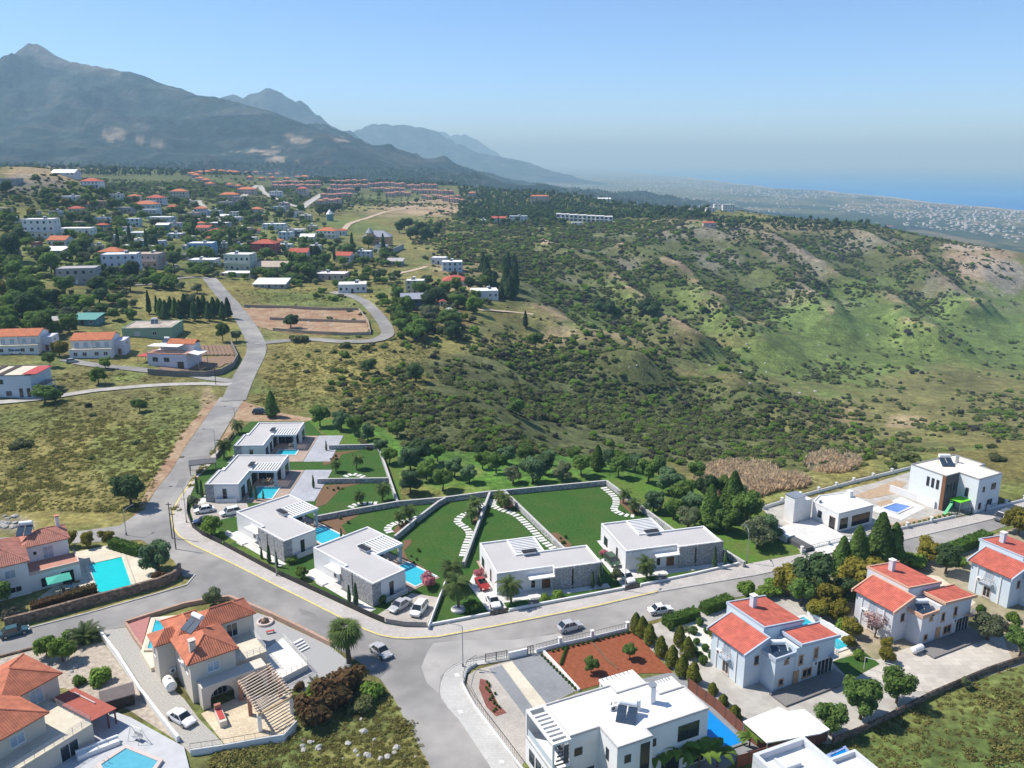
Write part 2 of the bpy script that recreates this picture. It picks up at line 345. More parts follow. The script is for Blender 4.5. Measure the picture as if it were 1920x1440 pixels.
pk = at_y(63, 90, 4000); dpk = np.hypot((XX - pk.x) / 1.6, YY - pk.y); ZT = ZT + (MID == 0) * 30 * np.clip(1 - dpk / 60, 0, 1)
def hgt(x, y):                                   # height of the ground sheet
    y = max(y, 41.0); fu = (x / y + 1.1) / 2.2 * (NC - 1); fs = (math.log(y) - GS[0]) / (GS[-1] - GS[0]) * (NR - 1)
    i = min(max(int(fu), 0), NC - 2); j = min(max(int(fs), 0), NR - 2); a = min(max(fu - i, 0), 1); b = min(max(fs - j, 0), 1)
    return float((ZT[j, i] * (1 - a) + ZT[j, i + 1] * a) * (1 - b) + (ZT[j + 1, i] * (1 - a) + ZT[j + 1, i + 1] * a) * b)
_ys = np.exp(GS)
def G(px, py, ymin=45, ymax=9000):               # where the line of sight meets the ground sheet
    dx, dy, dz = ray(px, py); u = dx / dy; fu = (u + 1.1) / 2.2 * (NC - 1); i = min(max(int(fu), 0), NC - 2); a = fu - i
    col = ZT[:, i] * (1 - a) + ZT[:, i + 1] * a; d = CH + _ys * dz / dy - col; ok = np.where((d < 0) & (_ys > ymin))[0]
    k = int(ok[0]) if len(ok) else NR - 1
    if k > 0 and d[k] < 0 <= d[k - 1]: y = _ys[k - 1] + (_ys[k] - _ys[k - 1]) * d[k - 1] / (d[k - 1] - d[k])
    else: y = _ys[k]
    y = min(y, ymax); return Vector((u * y, y, hgt(u * y, y)))

# ------------------------------------------------------------------ what grows where (its own colour, no light in it)
PAL = dict(dry=(.205, .178, .060), olive=(.150, .142, .054), green=(.128, .172, .048), fresh=(.105, .155, .044), scrub=(.092, .106, .042), tan=(.33, .245, .155), pale=(.42, .34, .25), rock=(.24, .215, .18),
           forest=(.030, .046, .024), red=(.30, .13, .075), straw=(.30, .22, .125), grey=(.20, .185, .16))
PX, PY = proj(XX, YY, ZT)
ALB = np.empty(XX.shape + (3,)); ALB[:] = PAL['olive']
def paint(w, c):
    global ALB
    w = np.clip(w, 0, 1)[..., None]; ALB = ALB * (1 - w) + np.array(PAL[c] if isinstance(c, str) else c) * w
nz = fbm(XX / 14, YY / 14, 4, 21) - .5; nz2 = fbm(XX / 45, YY / 45, 4, 22) - .5; nz3 = fbm(XX / 4, YY / 4, 3, 23) - .5
def blob(px, py, rx, ry, c, w=1.0, hard=3.0, k=1.6):
    d = np.hypot((PX - px) / rx, (PY - py) / ry) + nz * k * .6 + nz2 * k * .5
    paint(w * np.clip((1 - d) * hard + .5, 0, 1) * (YY < 2500), c)
paint(np.clip(nz2 * 4 + .3, 0, .8), 'dry')
paint(np.clip(nz * 3, 0, .6), 'green')
# hillside across the valley and the slope below the village
blob(1420, 640, 620, 260, 'olive'); blob(1250, 520, 330, 110, 'scrub'); blob(1560, 500, 240, 70, 'scrub', .9); blob(950, 690, 360, 90, 'scrub', .85); blob(1150, 790, 440, 95, 'scrub', 1)
blob(1680, 640, 330, 105, 'green'); blob(1560, 590, 130, 45, 'fresh', .7); blob(1850, 570, 110, 40, 'fresh', .6); blob(1250, 560, 110, 40, 'green', .7); blob(1500, 670, 160, 40, 'green', .9); blob(1800, 760, 170, 70, 'olive', .9)
blob(1880, 650, 90, 40, 'fresh', .5); blob(1120, 600, 60, 30, 'green', .7)
paint(np.exp(-(SPD / 7) ** 2) * slope_zone * np.clip(.45 + nz * 5 + nz2 * 3, 0, .9) * sstep(680, 640, HPY), 'tan')
paint(np.clip(nz2 * 5 - .2, 0, .55) * slope_zone * sstep(600, 520, HPY), 'rock')
blob(620, 690, 150, 60, 'dry', .9); blob(800, 640, 120, 35, 'dry', .6); blob(960, 650, 90, 30, 'dry', .7); blob(1050, 630, 40, 20, 'tan', .5)
blob(180, 860, 330, 140, 'olive', .9); blob(110, 900, 230, 110, 'dry', .75); blob(250, 850, 90, 50, 'green', .6); blob(330, 780, 60, 40, 'green', .5); blob(60, 790, 90, 30, 'green', .4)
blob(390, 790, 14, 60, 'tan', .8, 2); blob(345, 870, 14, 60, 'tan', .8, 2); blob(300, 930, 16, 30, 'tan', .7, 2)
blob(1840, 490, 66, 36, 'tan', 1, 4, .8); blob(1845, 500, 40, 22, 'pale', .6); blob(1822, 460, 56, 9, 'pale', 1, 4, .5); blob(1890, 520, 40, 30, 'rock', .8)
blob(820, 388, 95, 16, 'tan', .95, 3, 1); blob(735, 392, 50, 14, 'tan', .5); blob(680, 372, 80, 12, 'green', .7); blob(640, 425, 70, 20, 'green', .7)
blob(470, 352, 420, 36, 'scrub', .75); blob(300, 450, 330, 70, 'green', .5)
blob(100, 325, 75, 16, 'tan', .75, 3, 1.2); blob(60, 345, 60, 14, 'grey', .6); blob(240, 330, 90, 12, 'green', .5)
blob(330, 555, 90, 18, 'dry', .6); blob(560, 560, 90, 16, 'green', .6); blob(570, 540, 60, 14, 'dry', .5); blob(60, 510, 60, 20, 'green', .7); blob(850, 540, 40, 12, 'straw', .6); blob(840, 600, 60, 18, 'red', .25)
blob(860, 500, 60, 14, 'tan', .5); blob(1560, 780, 60, 28, 'straw', .5); blob(1700, 790, 40, 12, 'tan', .6)
blob(1250, 412, 60, 6, 'tan', .6); blob(1300, 435, 120, 14, 'rock', .5); blob(1060, 420, 70, 8, 'green', .5); blob(1480, 425, 110, 10, 'tan', .35)
blob(1700, 425, 120, 10, 'scrub', .6)
blob(650, 1390, 140, 80, 'green', .5); blob(690, 1420, 120, 40, 'dry', .5); blob(1760, 1370, 220, 130, 'green', .95); blob(1800, 1330, 140, 60, 'dry', .3); blob(1850, 1400, 120, 60, 'fresh', .5)
LP = [(560, 795), (640, 785), (720, 800), (760, 835), (860, 845), (1000, 850), (1120, 862), (1250, 880), (1330, 915), (1400, 950), (1500, 1040), (1140, 1000), (900, 930), (745, 945), (700, 830), (580, 800)]
paint(in_poly(PX + nz * 30, PY + nz * 18, LP) * np.clip(.92 + nz * 2.5, 0, 1), (.080, .165, .028))
blob(100, 965, 120, 30, 'dry', .8); blob(30, 985, 40, 14, 'rock', .6)
# wooded ground, the plain and the mountains beyond
far = sstep(1.0, 1.6, YY / y0)
paint(far, 'forest'); paint(far * np.clip(fbm(XX / 260, YY / 420, 4, 71) * 4 - 1.9, 0, .5) * (MID < 0), 'olive'); paint(far * np.clip(fbm(XX / 120, YY / 300, 3, 72) * 6 - 3.9, 0, .4) * (MID < 0), 'straw')
wood = ((PX + nz * 60 > 870) & (PX < 1330) & (PY < 412) & (YY > 880)) | ((PY < 348) & (YY > 950) & (PX < 880))
paint(wood * .85 * sstep(300, 330, PY), 'scrub')
mt = MID >= 0
gz = np.abs(np.gradient(ZT, axis=0)) / (np.gradient(YY, axis=0) + 1e-6)
paint(mt * .9, (.019, .042, .040)); paint(mt * np.clip(ridged(XX / 170, YY / 170, 4, 81) * 5 - 3.85, 0, .15), 'rock'); paint(mt * np.clip((gz - .7) * 2 + nz2, 0, .12), 'grey')
paint(mt * np.clip(fbm(XX / 90, YY / 90, 4, 83) * 6 - 3.8, 0, .12), 'rock')
paint((MID == 0) * np.clip((MREL - .88) * 8, 0, .6) * (PX < 230), 'grey')
for b in ((225, 252, 34, 11), (298, 267, 26, 5), (262, 262, 20, 4), (555, 264, 24, 12), (512, 290, 34, 16), (640, 262, 22, 10), (580, 305, 60, 2.5), (440, 285, 50, 2)):
    d = np.hypot((PX - b[0]) / b[2], (PY - b[1]) / b[3]) + (ridged(XX / 60, YY / 60, 3, 85) - .5) * 2.2
    paint(mt * np.clip((.9 - d) * 2, 0, .7), 'pale')
paint(np.clip((-177.5 - ZT) / 3, 0, .8), 'pale')
ALB = ALB * (1 + nz3[..., None] * .5 * (YY < 700)[..., None])

gm = bpy.data.materials.new('ground'); gm.use_nodes = True; N = gm.node_tree.nodes; L = gm.node_tree.links; b = N['Principled BSDF']
at = N.new('ShaderNodeAttribute'); at.attribute_name = 'cover'; tc = N.new('ShaderNodeTexCoord')
def noise_fac(sc, lo, hi, det=5):
    a = N.new('ShaderNodeTexNoise'); a.inputs['Scale'].default_value = sc; a.inputs['Detail'].default_value = det; L.new(tc.outputs['Object'], a.inputs['Vector'])
    r = N.new('ShaderNodeMapRange'); r.inputs[1].default_value = .3; r.inputs[2].default_value = .7; r.inputs[3].default_value = lo; r.inputs[4].default_value = hi; L.new(a.outputs[0], r.inputs[0]); return r.outputs[0], a.outputs[0]
f1, h1 = noise_fac(.9, .62, 1.38); f2, h2 = noise_fac(.16, .78, 1.22); f3, _ = noise_fac(.02, .72, 1.28); f4, _ = noise_fac(.38, .75, 1.25)
m1 = N.new('ShaderNodeMath'); m1.operation = 'MULTIPLY'; L.new(f1, m1.inputs[0]); L.new(f2, m1.inputs[1])
m3 = N.new('ShaderNodeMath'); m3.operation = 'MULTIPLY'; L.new(m1.outputs[0], m3.inputs[0]); L.new(f4, m3.inputs[1])
m2 = N.new('ShaderNodeMath'); m2.operation = 'MULTIPLY'; L.new(m3.outputs[0], m2.inputs[0]); L.new(f3, m2.inputs[1])
vm = N.new('ShaderNodeVectorMath'); vm.operation = 'SCALE'; L.new(at.outputs['Color'], vm.inputs[0]); L.new(m2.outputs[0], vm.inputs['Scale']); L.new(vm.outputs[0], b.inputs['Base Color'])
b.inputs['Roughness'].default_value = .95; b.inputs['Specular IOR Level'].default_value = .1
bp = N.new('ShaderNodeBump'); bp.inputs['Strength'].default_value = .6; bp.inputs['Distance'].default_value = .5; L.new(h1, bp.inputs['Height']); L.new(bp.outputs[0], b.inputs['Normal'])
mm = gm.copy(); mm.name = 'mountain_cover'; N2 = mm.node_tree.nodes; L2 = mm.node_tree.links; b2 = N2['Principled BSDF']; tc2 = [q for q in N2 if q.type == 'TEX_COORD'][0]; at2 = [q for q in N2 if q.type == 'ATTRIBUTE'][0]
def n2(sc, lo, hi, a, b_):
    t = N2.new('ShaderNodeTexNoise'); t.inputs['Scale'].default_value = sc; t.inputs['Detail'].default_value = 11; t.inputs['Roughness'].default_value = .68; L2.new(tc2.outputs['Object'], t.inputs['Vector']); r = N2.new('ShaderNodeMapRange'); r.inputs[1].default_value = lo; r.inputs[2].default_value = hi; r.inputs[3].default_value = a; r.inputs[4].default_value = b_; L2.new(t.outputs[0], r.inputs[0]); return r.outputs[0], t.outputs[0]
ra, ha = n2(.0045, .57, .72, 0, .55); rb, hb = n2(.011, .32, .68, .3, 1.6); mx = N2.new('ShaderNodeMix'); mx.data_type = 'RGBA'; L2.new(ra, mx.inputs[0]); L2.new(at2.outputs['Color'], mx.inputs[6]); mx.inputs[7].default_value = (.18, .18, .17, 1)
sc2 = N2.new('ShaderNodeVectorMath'); sc2.operation = 'SCALE'; L2.new(mx.outputs[2], sc2.inputs[0]); L2.new(rb, sc2.inputs['Scale']); L2.new(sc2.outputs[0], b2.inputs['Base Color'])
bp2 = N2.new('ShaderNodeBump'); bp2.inputs['Strength'].default_value = 1; bp2.inputs['Distance'].default_value = 60; L2.new(ha, bp2.inputs['Height']); L2.new(bp2.outputs[0], b2.inputs['Normal'])
V = np.stack([XX, YY, ZT], -1).reshape(-1, 3); CO = np.concatenate([ALB.reshape(-1, 3), np.ones((NR * NC, 1))], 1)
jj, ii = np.meshgrid(np.arange(NR - 1), np.arange(NC - 1), indexing='ij'); q0 = (jj * NC + ii).ravel()
FQ = np.stack([q0, q0 + 1, q0 + NC + 1, q0 + NC], 1); fid = MID[:-1, :-1].ravel()
def sheet(name, sel, gm=gm):
    f = FQ[sel]; used = np.unique(f); mp = np.zeros(NR * NC, np.int32); mp[used] = np.arange(len(used))
    me = mesh_np(name, V[used], mp[f], gm, True); ca = me.color_attributes.new('cover', 'FLOAT_COLOR', 'POINT'); ca.data.foreach_set('color', CO[used].astype(np.float32).ravel())
    return struct(link(name, me))
sheet('ground', fid < 0)
for k in range(4): sheet('mountain', fid == k, mm)

# ------------------------------------------------------------------ sea
sm = mk('sea_water', (.008, .15, .44), rough=.4, var=.12, scale=.0008, spec=.05, bump=.25, bscale=.02, col2=(.03, .24, .54), c2scale=.0007, c2amt=.7)
struct(MB().add([(-70000, -15000, -182), (70000, -15000, -182), (70000, 100000, -182), (-70000, 100000, -182)], [(0, 1, 2, 3)]).build('sea', sm))

# ------------------------------------------------------------------ haze: even, pale air round everything
hm = bpy.data.materials.new('haze'); hm.use_nodes = True; N = hm.node_tree.nodes; L = hm.node_tree.links; N.remove(N['Principled BSDF'])
pv = N.new('ShaderNodeVolumePrincipled'); pv.inputs['Color'].default_value = (.46, .76, 1.0, 1); pv.inputs['Absorption Color'].default_value = (.35, .5, 1, 1); pv.inputs['Density'].default_value = 1.5e-4; pv.inputs['Anisotropy'].default_value = 0.0
L.new(pv.outputs[0], N['Material Output'].inputs['Volume'])
hz = MB().box(-75000, -20000, -203, 75000, 105000, float(ZT.max()) + 15).build('haze', hm); stuff(hz, 'thin pale blue haze in the air over plain, sea and mountains', 'haze')
# ================================================================== roads, pavements, lawns
M_ASPH = mk('asphalt', (.225, .218, .210), rough=.93, var=.13, scale=.35, bump=.15, bscale=25, spec=.2, col2=(.34, .325, .30), c2scale=.06, c2amt=.9)
M_PAVE = paver_mat('pavement_blocks', (.46, .43, .40), .6, .6, .10, .8)
M_KERBY = mk('kerb_yellow', (.62, .52, .17), rough=.7, var=.2, scale=3)
M_KERB = mk('kerb_concrete', (.46, .45, .43), rough=.9, var=.15, scale=2)
M_LAWN = mk('mown_lawn', (.040, .100, .019), rough=.95, var=.28, scale=2, bump=.3, bscale=30, spec=.1, col2=(.06, .105, .024), c2scale=.18, c2amt=.8)
M_LAWN2 = mk('bright_lawn', (.085, .165, .026), rough=.95, var=.28, scale=1.5, bump=.3, bscale=30, spec=.1, col2=(.12, .14, .04), c2scale=.12, c2amt=.7)
M_CONC = mk('concrete', (.42, .40, .36), rough=.92, var=.14, scale=.8, bump=.1, bscale=20, col2=(.33, .31, .28), c2scale=.3, c2amt=.7)
M_CREAM = paver_mat('cream_stone', (.62, .56, .44), .8, .8, .1, .85)
M_WHITEP = paver_mat('white_paving', (.66, .65, .62), .9, .9, .06, .85)
M_GREYP = paver_mat('grey_block', (.30, .31, .32), .22, .11, .25, .7)
M_BEIGEP = paver_mat('beige_block', (.47, .43, .38), .3, .2, .2, .75)
M_SOIL = mk('brown_soil', (.17, .105, .062), rough=1, var=.3, scale=2.5, bump=.6, bscale=9, spec=.05)
M_REDSOIL = mk('red_soil', (.25, .082, .042), rough=1, var=.2, scale=1.5, bump=.6, bscale=7, spec=.05)
M_TANSOIL = mk('tan_soil', (.36, .26, .17), rough=1, var=.28, scale=.7, bump=.6, bscale=4, spec=.05, col2=(.27, .16, .10), c2scale=.12, c2amt=.8)
M_GRAVEL = mk('grey_gravel', (.36, .36, .355), rough=1, var=.3, scale=7, bump=.5, bscale=18, spec=.1)
M_WGRAVEL = mk('white_gravel', (.66, .64, .58), rough=1, var=.2, scale=9, bump=.5, bscale=18, spec=.1)
M_POOL = mk('pool_water', (.035, .42, .52), rough=.06, var=.10, scale=1.2, spec=.5, bump=.06, bscale=3)
M_POOLB = mk('pool_water_deep', (.005, .22, .60), rough=.06, var=.08, scale=1.2, spec=.5, bump=.06, bscale=3)
M_POOLC = mk('pool_water_turquoise', (.005, .50, .50), rough=.06, var=.06, scale=1.0, spec=.5, bump=.04, bscale=3)
def sheetpoly(name, pix, z, mat, base=0.0, kind=True):
    """a flat sheet (or, with base, a raised slab) outlined by photo pixels lying at that height"""
    P = [Z(x, y, z) for x, y in pix]; c = sum(P, Vector()) / len(P)
    o = MB().prism([(p.x - c.x, p.y - c.y) for p in P], base - z, 0).build(name, mat, None, (c.x, c.y, z)); 
    return struct(o) if kind else o
KERB = [(450, 760), (420, 810), (390, 860), (365, 895), (337, 935), (326, 955), (322, 972), (325, 990), (336, 1006), (360, 1022), (440, 1060), (520, 1100), (557, 1118), (652, 1166), (685, 1182), (712, 1192), (740, 1197), (765, 1198),
        (820, 1195), (929, 1175), (1123, 1136), (1233, 1110), (1420, 1078), (1503, 1059), (1671, 1018), (1866, 972), (1990, 940), (2300, 860)]
BOUND = [(439, 817), (406, 860), (372, 893), (352, 940), (352, 965), (362, 990), (380, 1004), (417, 1022), (520, 1077), (617, 1122), (695, 1158), (723, 1170), (760, 1176), (804, 1177), (919, 1155), (1171, 1107), (1200, 1101), (1397, 1058),
         (1503, 1038), (1600, 1014), (1833, 962), (1990, 921), (2300, 840)]
ROAD = KERB + [(2300, 874), (1990, 958), (1890, 985), (1854, 998), (1677, 1049), (1500, 1098), (1368, 1122), (1280, 1148), (1176, 1176), (1050, 1206), (953, 1228), (905, 1236), (870, 1241), (850, 1250), (836, 1262), (829, 1279), (826, 1295), (829, 1309), (842, 1328), (862, 1350),
        (917, 1432), (960, 1500), (840, 1500), (805, 1435), (770, 1370), (740, 1312), (715, 1275), (672, 1240), (622, 1210), (562, 1180), (502, 1152), (460, 1133), (430, 1125), (390, 1129), (347, 1137), (235, 1175), (180, 1185), (0, 1230), (-120, 1262), (-500, 1363),
        (-500, 1292), (-120, 1216), (0, 1192), (60, 1178), (162, 1152), (350, 1099), (366, 1080), (345, 1082), (325, 1050), (265, 1012), (140, 1018), (-60, 1030), (-60, 1012), (120, 1000), (225, 985), (262, 960), (282, 937), (292, 920), (320, 885), (350, 835), (397, 767), (412, 745), (460, 745)]
struct(sheetpoly('road', ROAD, .05, M_ASPH, -.3))
def line3(pix, z): return [Z(x, y, z) for x, y in pix]
def ribbon(name, pts, w, z0, z1, mat, parent=None, closed=False):
    """a wall, kerb or line of width w along world points (bottom z0, top z1 above each point's ground)"""
    m = MB(); n = len(pts); L = []; R = []
    for i in range(n):
        a = pts[i - 1] if (i > 0 or closed) else pts[i]; b = pts[(i + 1) % n] if (i < n - 1 or closed) else pts[i]
        d = Vector((b[0] - a[0], b[1] - a[1], 0)).normalized(); s = Vector((-d.y, d.x, 0))
        k = 1.0
        if a is not pts[i] and b is not pts[i]:
            d1 = Vector((pts[i][0] - a[0], pts[i][1] - a[1], 0)).normalized(); k = 1 / max(.5, abs(d.dot(d1)))
        p = Vector((pts[i][0], pts[i][1], 0)); L.append(p + s * w / 2 * k); R.append(p - s * w / 2 * k)
    O = Vector((pts[0][0], pts[0][1], 0)); zb = [p[2] if len(p) > 2 else 0 for p in pts]
    v = []
    for i in range(n): v += [L[i] - O + Vector((0, 0, zb[i] + z0)), R[i] - O + Vector((0, 0, zb[i] + z0)), R[i] - O + Vector((0, 0, zb[i] + z1)), L[i] - O + Vector((0, 0, zb[i] + z1))]
    f = []
    for i in range(n - 1 + (1 if closed else 0)):
        a = 4 * i; b = 4 * ((i + 1) % n)
        f += [(a + 3, a + 2, b + 2, b + 3), (a + 1, b + 1, b + 2, a + 2), (a, a + 3, b + 3, b)]
    if not closed: f += [(0, 1, 2, 3), (4 * n - 1, 4 * n - 2, 4 * n - 3, 4 * n - 4)]
    m.add(v, f); return m.build(name, mat, parent, O)
def W0(pix, z=0): return [tuple(Z(x, y, z))[:2] + (0,) for x, y in pix]
# pavement in front of the villas, raised behind a kerb painted yellow
i1 = len(KERB) - 4
pv_poly = KERB[2:] + BOUND[::-1]
struct(sheetpoly('pavement', pv_poly, .16, M_PAVE, -.2))
struct(ribbon('kerb', W0(KERB[2:22]), .28, -.1, .19, M_KERBY)); struct(ribbon('kerb', W0(KERB[21:]), .22, -.1, .185, M_KERB))
# corner pavement of the white villa
CORNER_O = [(1176, 1177), (1050, 1207), (953, 1229), (905, 1237), (870, 1242), (850, 1251), (836, 1263), (829, 1280), (826, 1296), (829, 1310), (842, 1329), (862, 1351), (917, 1433), (960, 1501)]
CORNER_I = [(1176, 1184), (1050, 1213), (953, 1237), (893, 1247), (873, 1263), (868, 1285), (892, 1328), (938, 1389), (1000, 1480)]
struct(sheetpoly('pavement', CORNER_O + CORNER_I[::-1], .14, paver_mat('light_blocks', (.50, .49, .46), .3, .3, .12, .8), -.2)); struct(ribbon('kerb', W0(CORNER_O), .2, -.1, .165, M_KERB))
for px, py in ((856, 1265), (863, 1334), (940, 1428)): struct(sheetpoly('manhole_cover', [(px - 5, py - 2), (px + 3, py - 3.5), (px + 6, py + 2), (px - 2, py + 4)], .152, M_WHITEP))
# narrow kerbed edge of the lane on the left
struct(ribbon('kerb', W0([(0, 1191), (60, 1177), (162, 1151), (300, 1112), (350, 1097), (366, 1078)]), .25, -.1, .17, M_KERB))
# shoulders, bare verge beside the upper road
struct(sheetpoly('road_verge', [(455, 752), (530, 775), (590, 785), (575, 790), (455, 790), (428, 818), (402, 858), (392, 862), (424, 808)], .045, M_TANSOIL))
struct(sheetpoly('road_verge', [(412, 747), (398, 765), (350, 833), (320, 883), (292, 918), (275, 942), (262, 960), (240, 985), (262, 945), (288, 895), (330, 830), (380, 765)], .045, M_TANSOIL))
def drape(name, pix, w, mat, lift=.15, step=3.0):
    P = [G(x, y) for x, y in pix]; Q = []
    for i in range(len(P) - 1):
        k = max(1, int((P[i + 1] - P[i]).length / step)); p0 = P[max(i - 1, 0)]; p3 = P[min(i + 2, len(P) - 1)]
        for j in range(k):
            t = j / k; Q.append(.5 * ((2 * P[i]) + (P[i + 1] - p0) * t + (2 * p0 - 5 * P[i] + 4 * P[i + 1] - p3) * t * t + (3 * P[i] - p0 - 3 * P[i + 1] + p3) * t ** 3))
    Q.append(P[-1]); v = []; f = []; K = 5
    for i, p in enumerate(Q):
        d = Q[min(i + 1, len(Q) - 1)] - Q[max(i - 1, 0)]; s = Vector((-d.y, d.x, 0)).normalized(); ww = w(i / (len(Q) - 1)) if callable(w) else w
        zc = [hgt(p.x + s.x * ww * a, p.y + s.y * ww * a) for a in (-.5, -.25, 0, .25, .5)]; zm = sum(zc) / 5
        for a, zz in zip((-.5, -.25, 0, .25, .5), zc): q = p + s * ww * a; v.append((q.x, q.y, max(zz, zm) + lift))
    for i in range(len(Q) - 1):
        for k in range(K - 1): a = i * K + k; f.append((a, a + 1, a + K + 1, a + K))
    O = Q[0]; return struct(MB().add([(x - O.x, y - O.y, z - O.z) for x, y, z in v], f).build(name, mat, None, O)), Q
M_TRACK = mk('dirt_track', (.46, .37, .27), rough=1, var=.2, scale=.5, bump=.3, bscale=4, spec=.05)
for pt in ([(690, 1262), (716, 1240), (738, 1248), (712, 1272)], [(560, 1140), (590, 1150), (600, 1162), (566, 1152)], [(1010, 1192), (1040, 1186), (1046, 1194), (1014, 1200)], [(335, 900), (352, 896), (346, 912), (328, 915)], [(840, 1222), (905, 1208), (912, 1222), (850, 1238)]): struct(sheetpoly('road_patch', pt, .055, mk('patched_asphalt', (.20, .195, .188), rough=.95, var=.15, scale=.8)))
struct(sheetpoly('road_dust', [(812, 1206), (870, 1200), (960, 1200), (1060, 1186), (1040, 1200), (960, 1218), (900, 1230), (850, 1246), (826, 1268), (822, 1300), (800, 1280), (790, 1250), (800, 1225)], .058, mk('pale_dust', (.38, .365, .34), rough=1, var=.2, scale=.5, col2=(.27, .26, .25), c2scale=.25, c2amt=.8)))
LANES = []
def lane(pix, w, mat, nm='lane', lift=.15): o, q = drape(nm, pix, w, mat, lift); LANES.append((q, w)); return o
lane([(438, 752), (449, 725), (462, 698), (478, 668), (481, 648), (470, 622), (452, 594), (435, 572), (420, 556), (408, 542), (401, 532), (392, 522)], 7.2, M_ASPH, 'road')
lane([(478, 644), (520, 641), (580, 637), (640, 641), (695, 640), (718, 634), (727, 626), (722, 610), (706, 588), (690, 572), (672, 560), (650, 553), (622, 548)], 5.6, M_ASPH, 'road', .22)
lane([(440, 716), (400, 711), (345, 702), (280, 696), (225, 690), (170, 684), (120, 674)], 4.4, M_ASPH, 'lane', .2)
lane([(432, 722), (380, 720), (310, 722), (230, 728), (170, 734), (120, 742), (40, 752), (-60, 760)], 3.6, M_CONC, 'lane', .18)
lane([(392, 522), (370, 520), (330, 523), (280, 533), (230, 536)], 4, M_ASPH)
lane([(452, 372), (484, 348), (496, 362), (520, 374), (545, 384), (566, 390)], 7, M_CONC); lane([(566, 390), (582, 378), (605, 364)], 8, M_CONC)
lane([(395, 408), (385, 392), (374, 382), (372, 376)], 6, M_CONC)
lane([(735, 520), (752, 512), (775, 507), (800, 500)], 4, M_TRACK); lane([(640, 438), (650, 425), (660, 418), (700, 405), (730, 396), (790, 385)], 5, M_TRACK)
lane([(900, 582), (940, 584), (990, 588), (1000, 590)], 3, M_TRACK)
# the villas' plot: one mown lawn sheet that everything else there lies on
PLOT = BOUND[:18] + [(1262, 993), (1136, 903), (910, 924), (836, 934), (745, 941), (709, 835), (617, 838), (608, 820), (580, 790), (470, 790)]
struct(sheetpoly('lawn', PLOT, .06, M_LAWN, -.2))
struct(sheetpoly('lawn', [(1397, 1058), (1503, 1038), (1460, 985), (1430, 955), (1380, 930), (1300, 905), (1140, 897), (1150, 905), (1262, 991)], .03, M_LAWN2, -.4))
struct(sheetpoly('lawn', [(575, 788), (600, 788), (660, 800), (720, 822), (745, 850), (752, 935), (745, 940), (711, 832), (617, 834), (610, 815)], .03, M_LAWN2, -.4))
# ================================================================== plants: meshes made once, copied for each plant
def leafmat(name, c, orand=.25, var=.35, c2=None):
    return mk(name, c, rough=.75, var=var, scale=1.3, spec=.15, orand=orand, transl=.45, col2=c2 or tuple(x * .68 for x in c), c2scale=.8, c2amt=.6)
LM = dict(green=leafmat('leaf_green', (.15, .245, .055)), dark=leafmat('leaf_dark', (.092, .155, .058)), olive=leafmat('leaf_olive', (.19, .225, .115)), bright=leafmat('leaf_bright', (.19, .30, .05)),
          blue=leafmat('leaf_bluegreen', (.135, .22, .10)), shrub=leafmat('leaf_maquis', (.185, .215, .08), .4), yellow=leafmat('leaf_yellowgreen', (.25, .225, .035)), palm=leafmat('leaf_palm', (.12, .175, .050)),
          cone=leafmat('leaf_topiary', (.19, .20, .028), .12, .3, (.085, .14, .022)), hedge=leafmat('leaf_hedge', (.10, .185, .032), .05, .35), rust=leafmat('leaf_rust', (.15, .085, .038), .1, .4, (.075, .085, .028)),
          pink=leafmat('blossom_pink', (.58, .22, .25), .05), blossom=leafmat('blossom_pale', (.48, .33, .33), .05), reed=leafmat('reed_straw', (.56, .43, .28), .2), grass=leafmat('tuft_grass', (.26, .24, .075), .3, .4, (.17, .21, .055)))
M_BARK = mk('bark', (.13, .095, .065), rough=1, var=.3, scale=3, bump=.5, bscale=12)
def quads(c, nrm, size, rs, aspect=1.0):
    c = np.asarray(c); k = len(c); nrm = nrm / (np.linalg.norm(nrm, axis=1, keepdims=True) + 1e-9)
    t = np.cross(nrm, rs.normal(size=(k, 3))); t /= np.linalg.norm(t, axis=1, keepdims=True) + 1e-9; b = np.cross(nrm, t)
    s = (size * rs.uniform(.6, 1.3, k))[:, None]; v = np.stack([c - t * s - b * s * aspect, c + t * s - b * s * aspect, c + t * s + b * s * aspect, c - t * s + b * s * aspect], 1).reshape(-1, 3)
    return v, np.arange(4 * k).reshape(-1, 4)
def cloud(seed, lobes, nleaf, size, jit=.35, up=.3):
    """leaf-sized faces spread over and through rounded lobes (x, y, z, rx, ry, rz)"""
    rs = np.random.RandomState(seed); L = np.array(lobes, float); w = (L[:, 3] * L[:, 4]) ** .9; w /= w.sum(); pick = rs.choice(len(L), nleaf, p=w)
    d = rs.normal(size=(nleaf, 3)); d[:, 2] += .25; d /= np.linalg.norm(d, axis=1, keepdims=True); r = 1 - np.abs(rs.normal(scale=.22, size=nleaf)); r *= 1 + .12 * np.sin(d[:, 0] * 7 + pick) * np.cos(d[:, 1] * 6 - pick)
    c = L[pick, :3] + d * L[pick, 3:6] * np.clip(r, .15, 1.15)[:, None]; nrm = d + rs.normal(scale=jit, size=(nleaf, 3)); nrm[:, 2] += up
    return quads(c, nrm, size, rs)
def lobes_round(seed, R, H, z0, k):
    rs = random.Random(seed); out = [(0, 0, z0 + H * .5, R * .62, R * .62, H * .42)]
    for i in range(k):
        a = i * 2.4 + rs.random(); rr = R * rs.uniform(.3, .68); zz = z0 + H * rs.uniform(.22, .8); s = R * rs.uniform(.28, .46)
        out.append((rr * math.cos(a), rr * math.sin(a), zz, s, s, s * rs.uniform(.65, .95)))
    return out
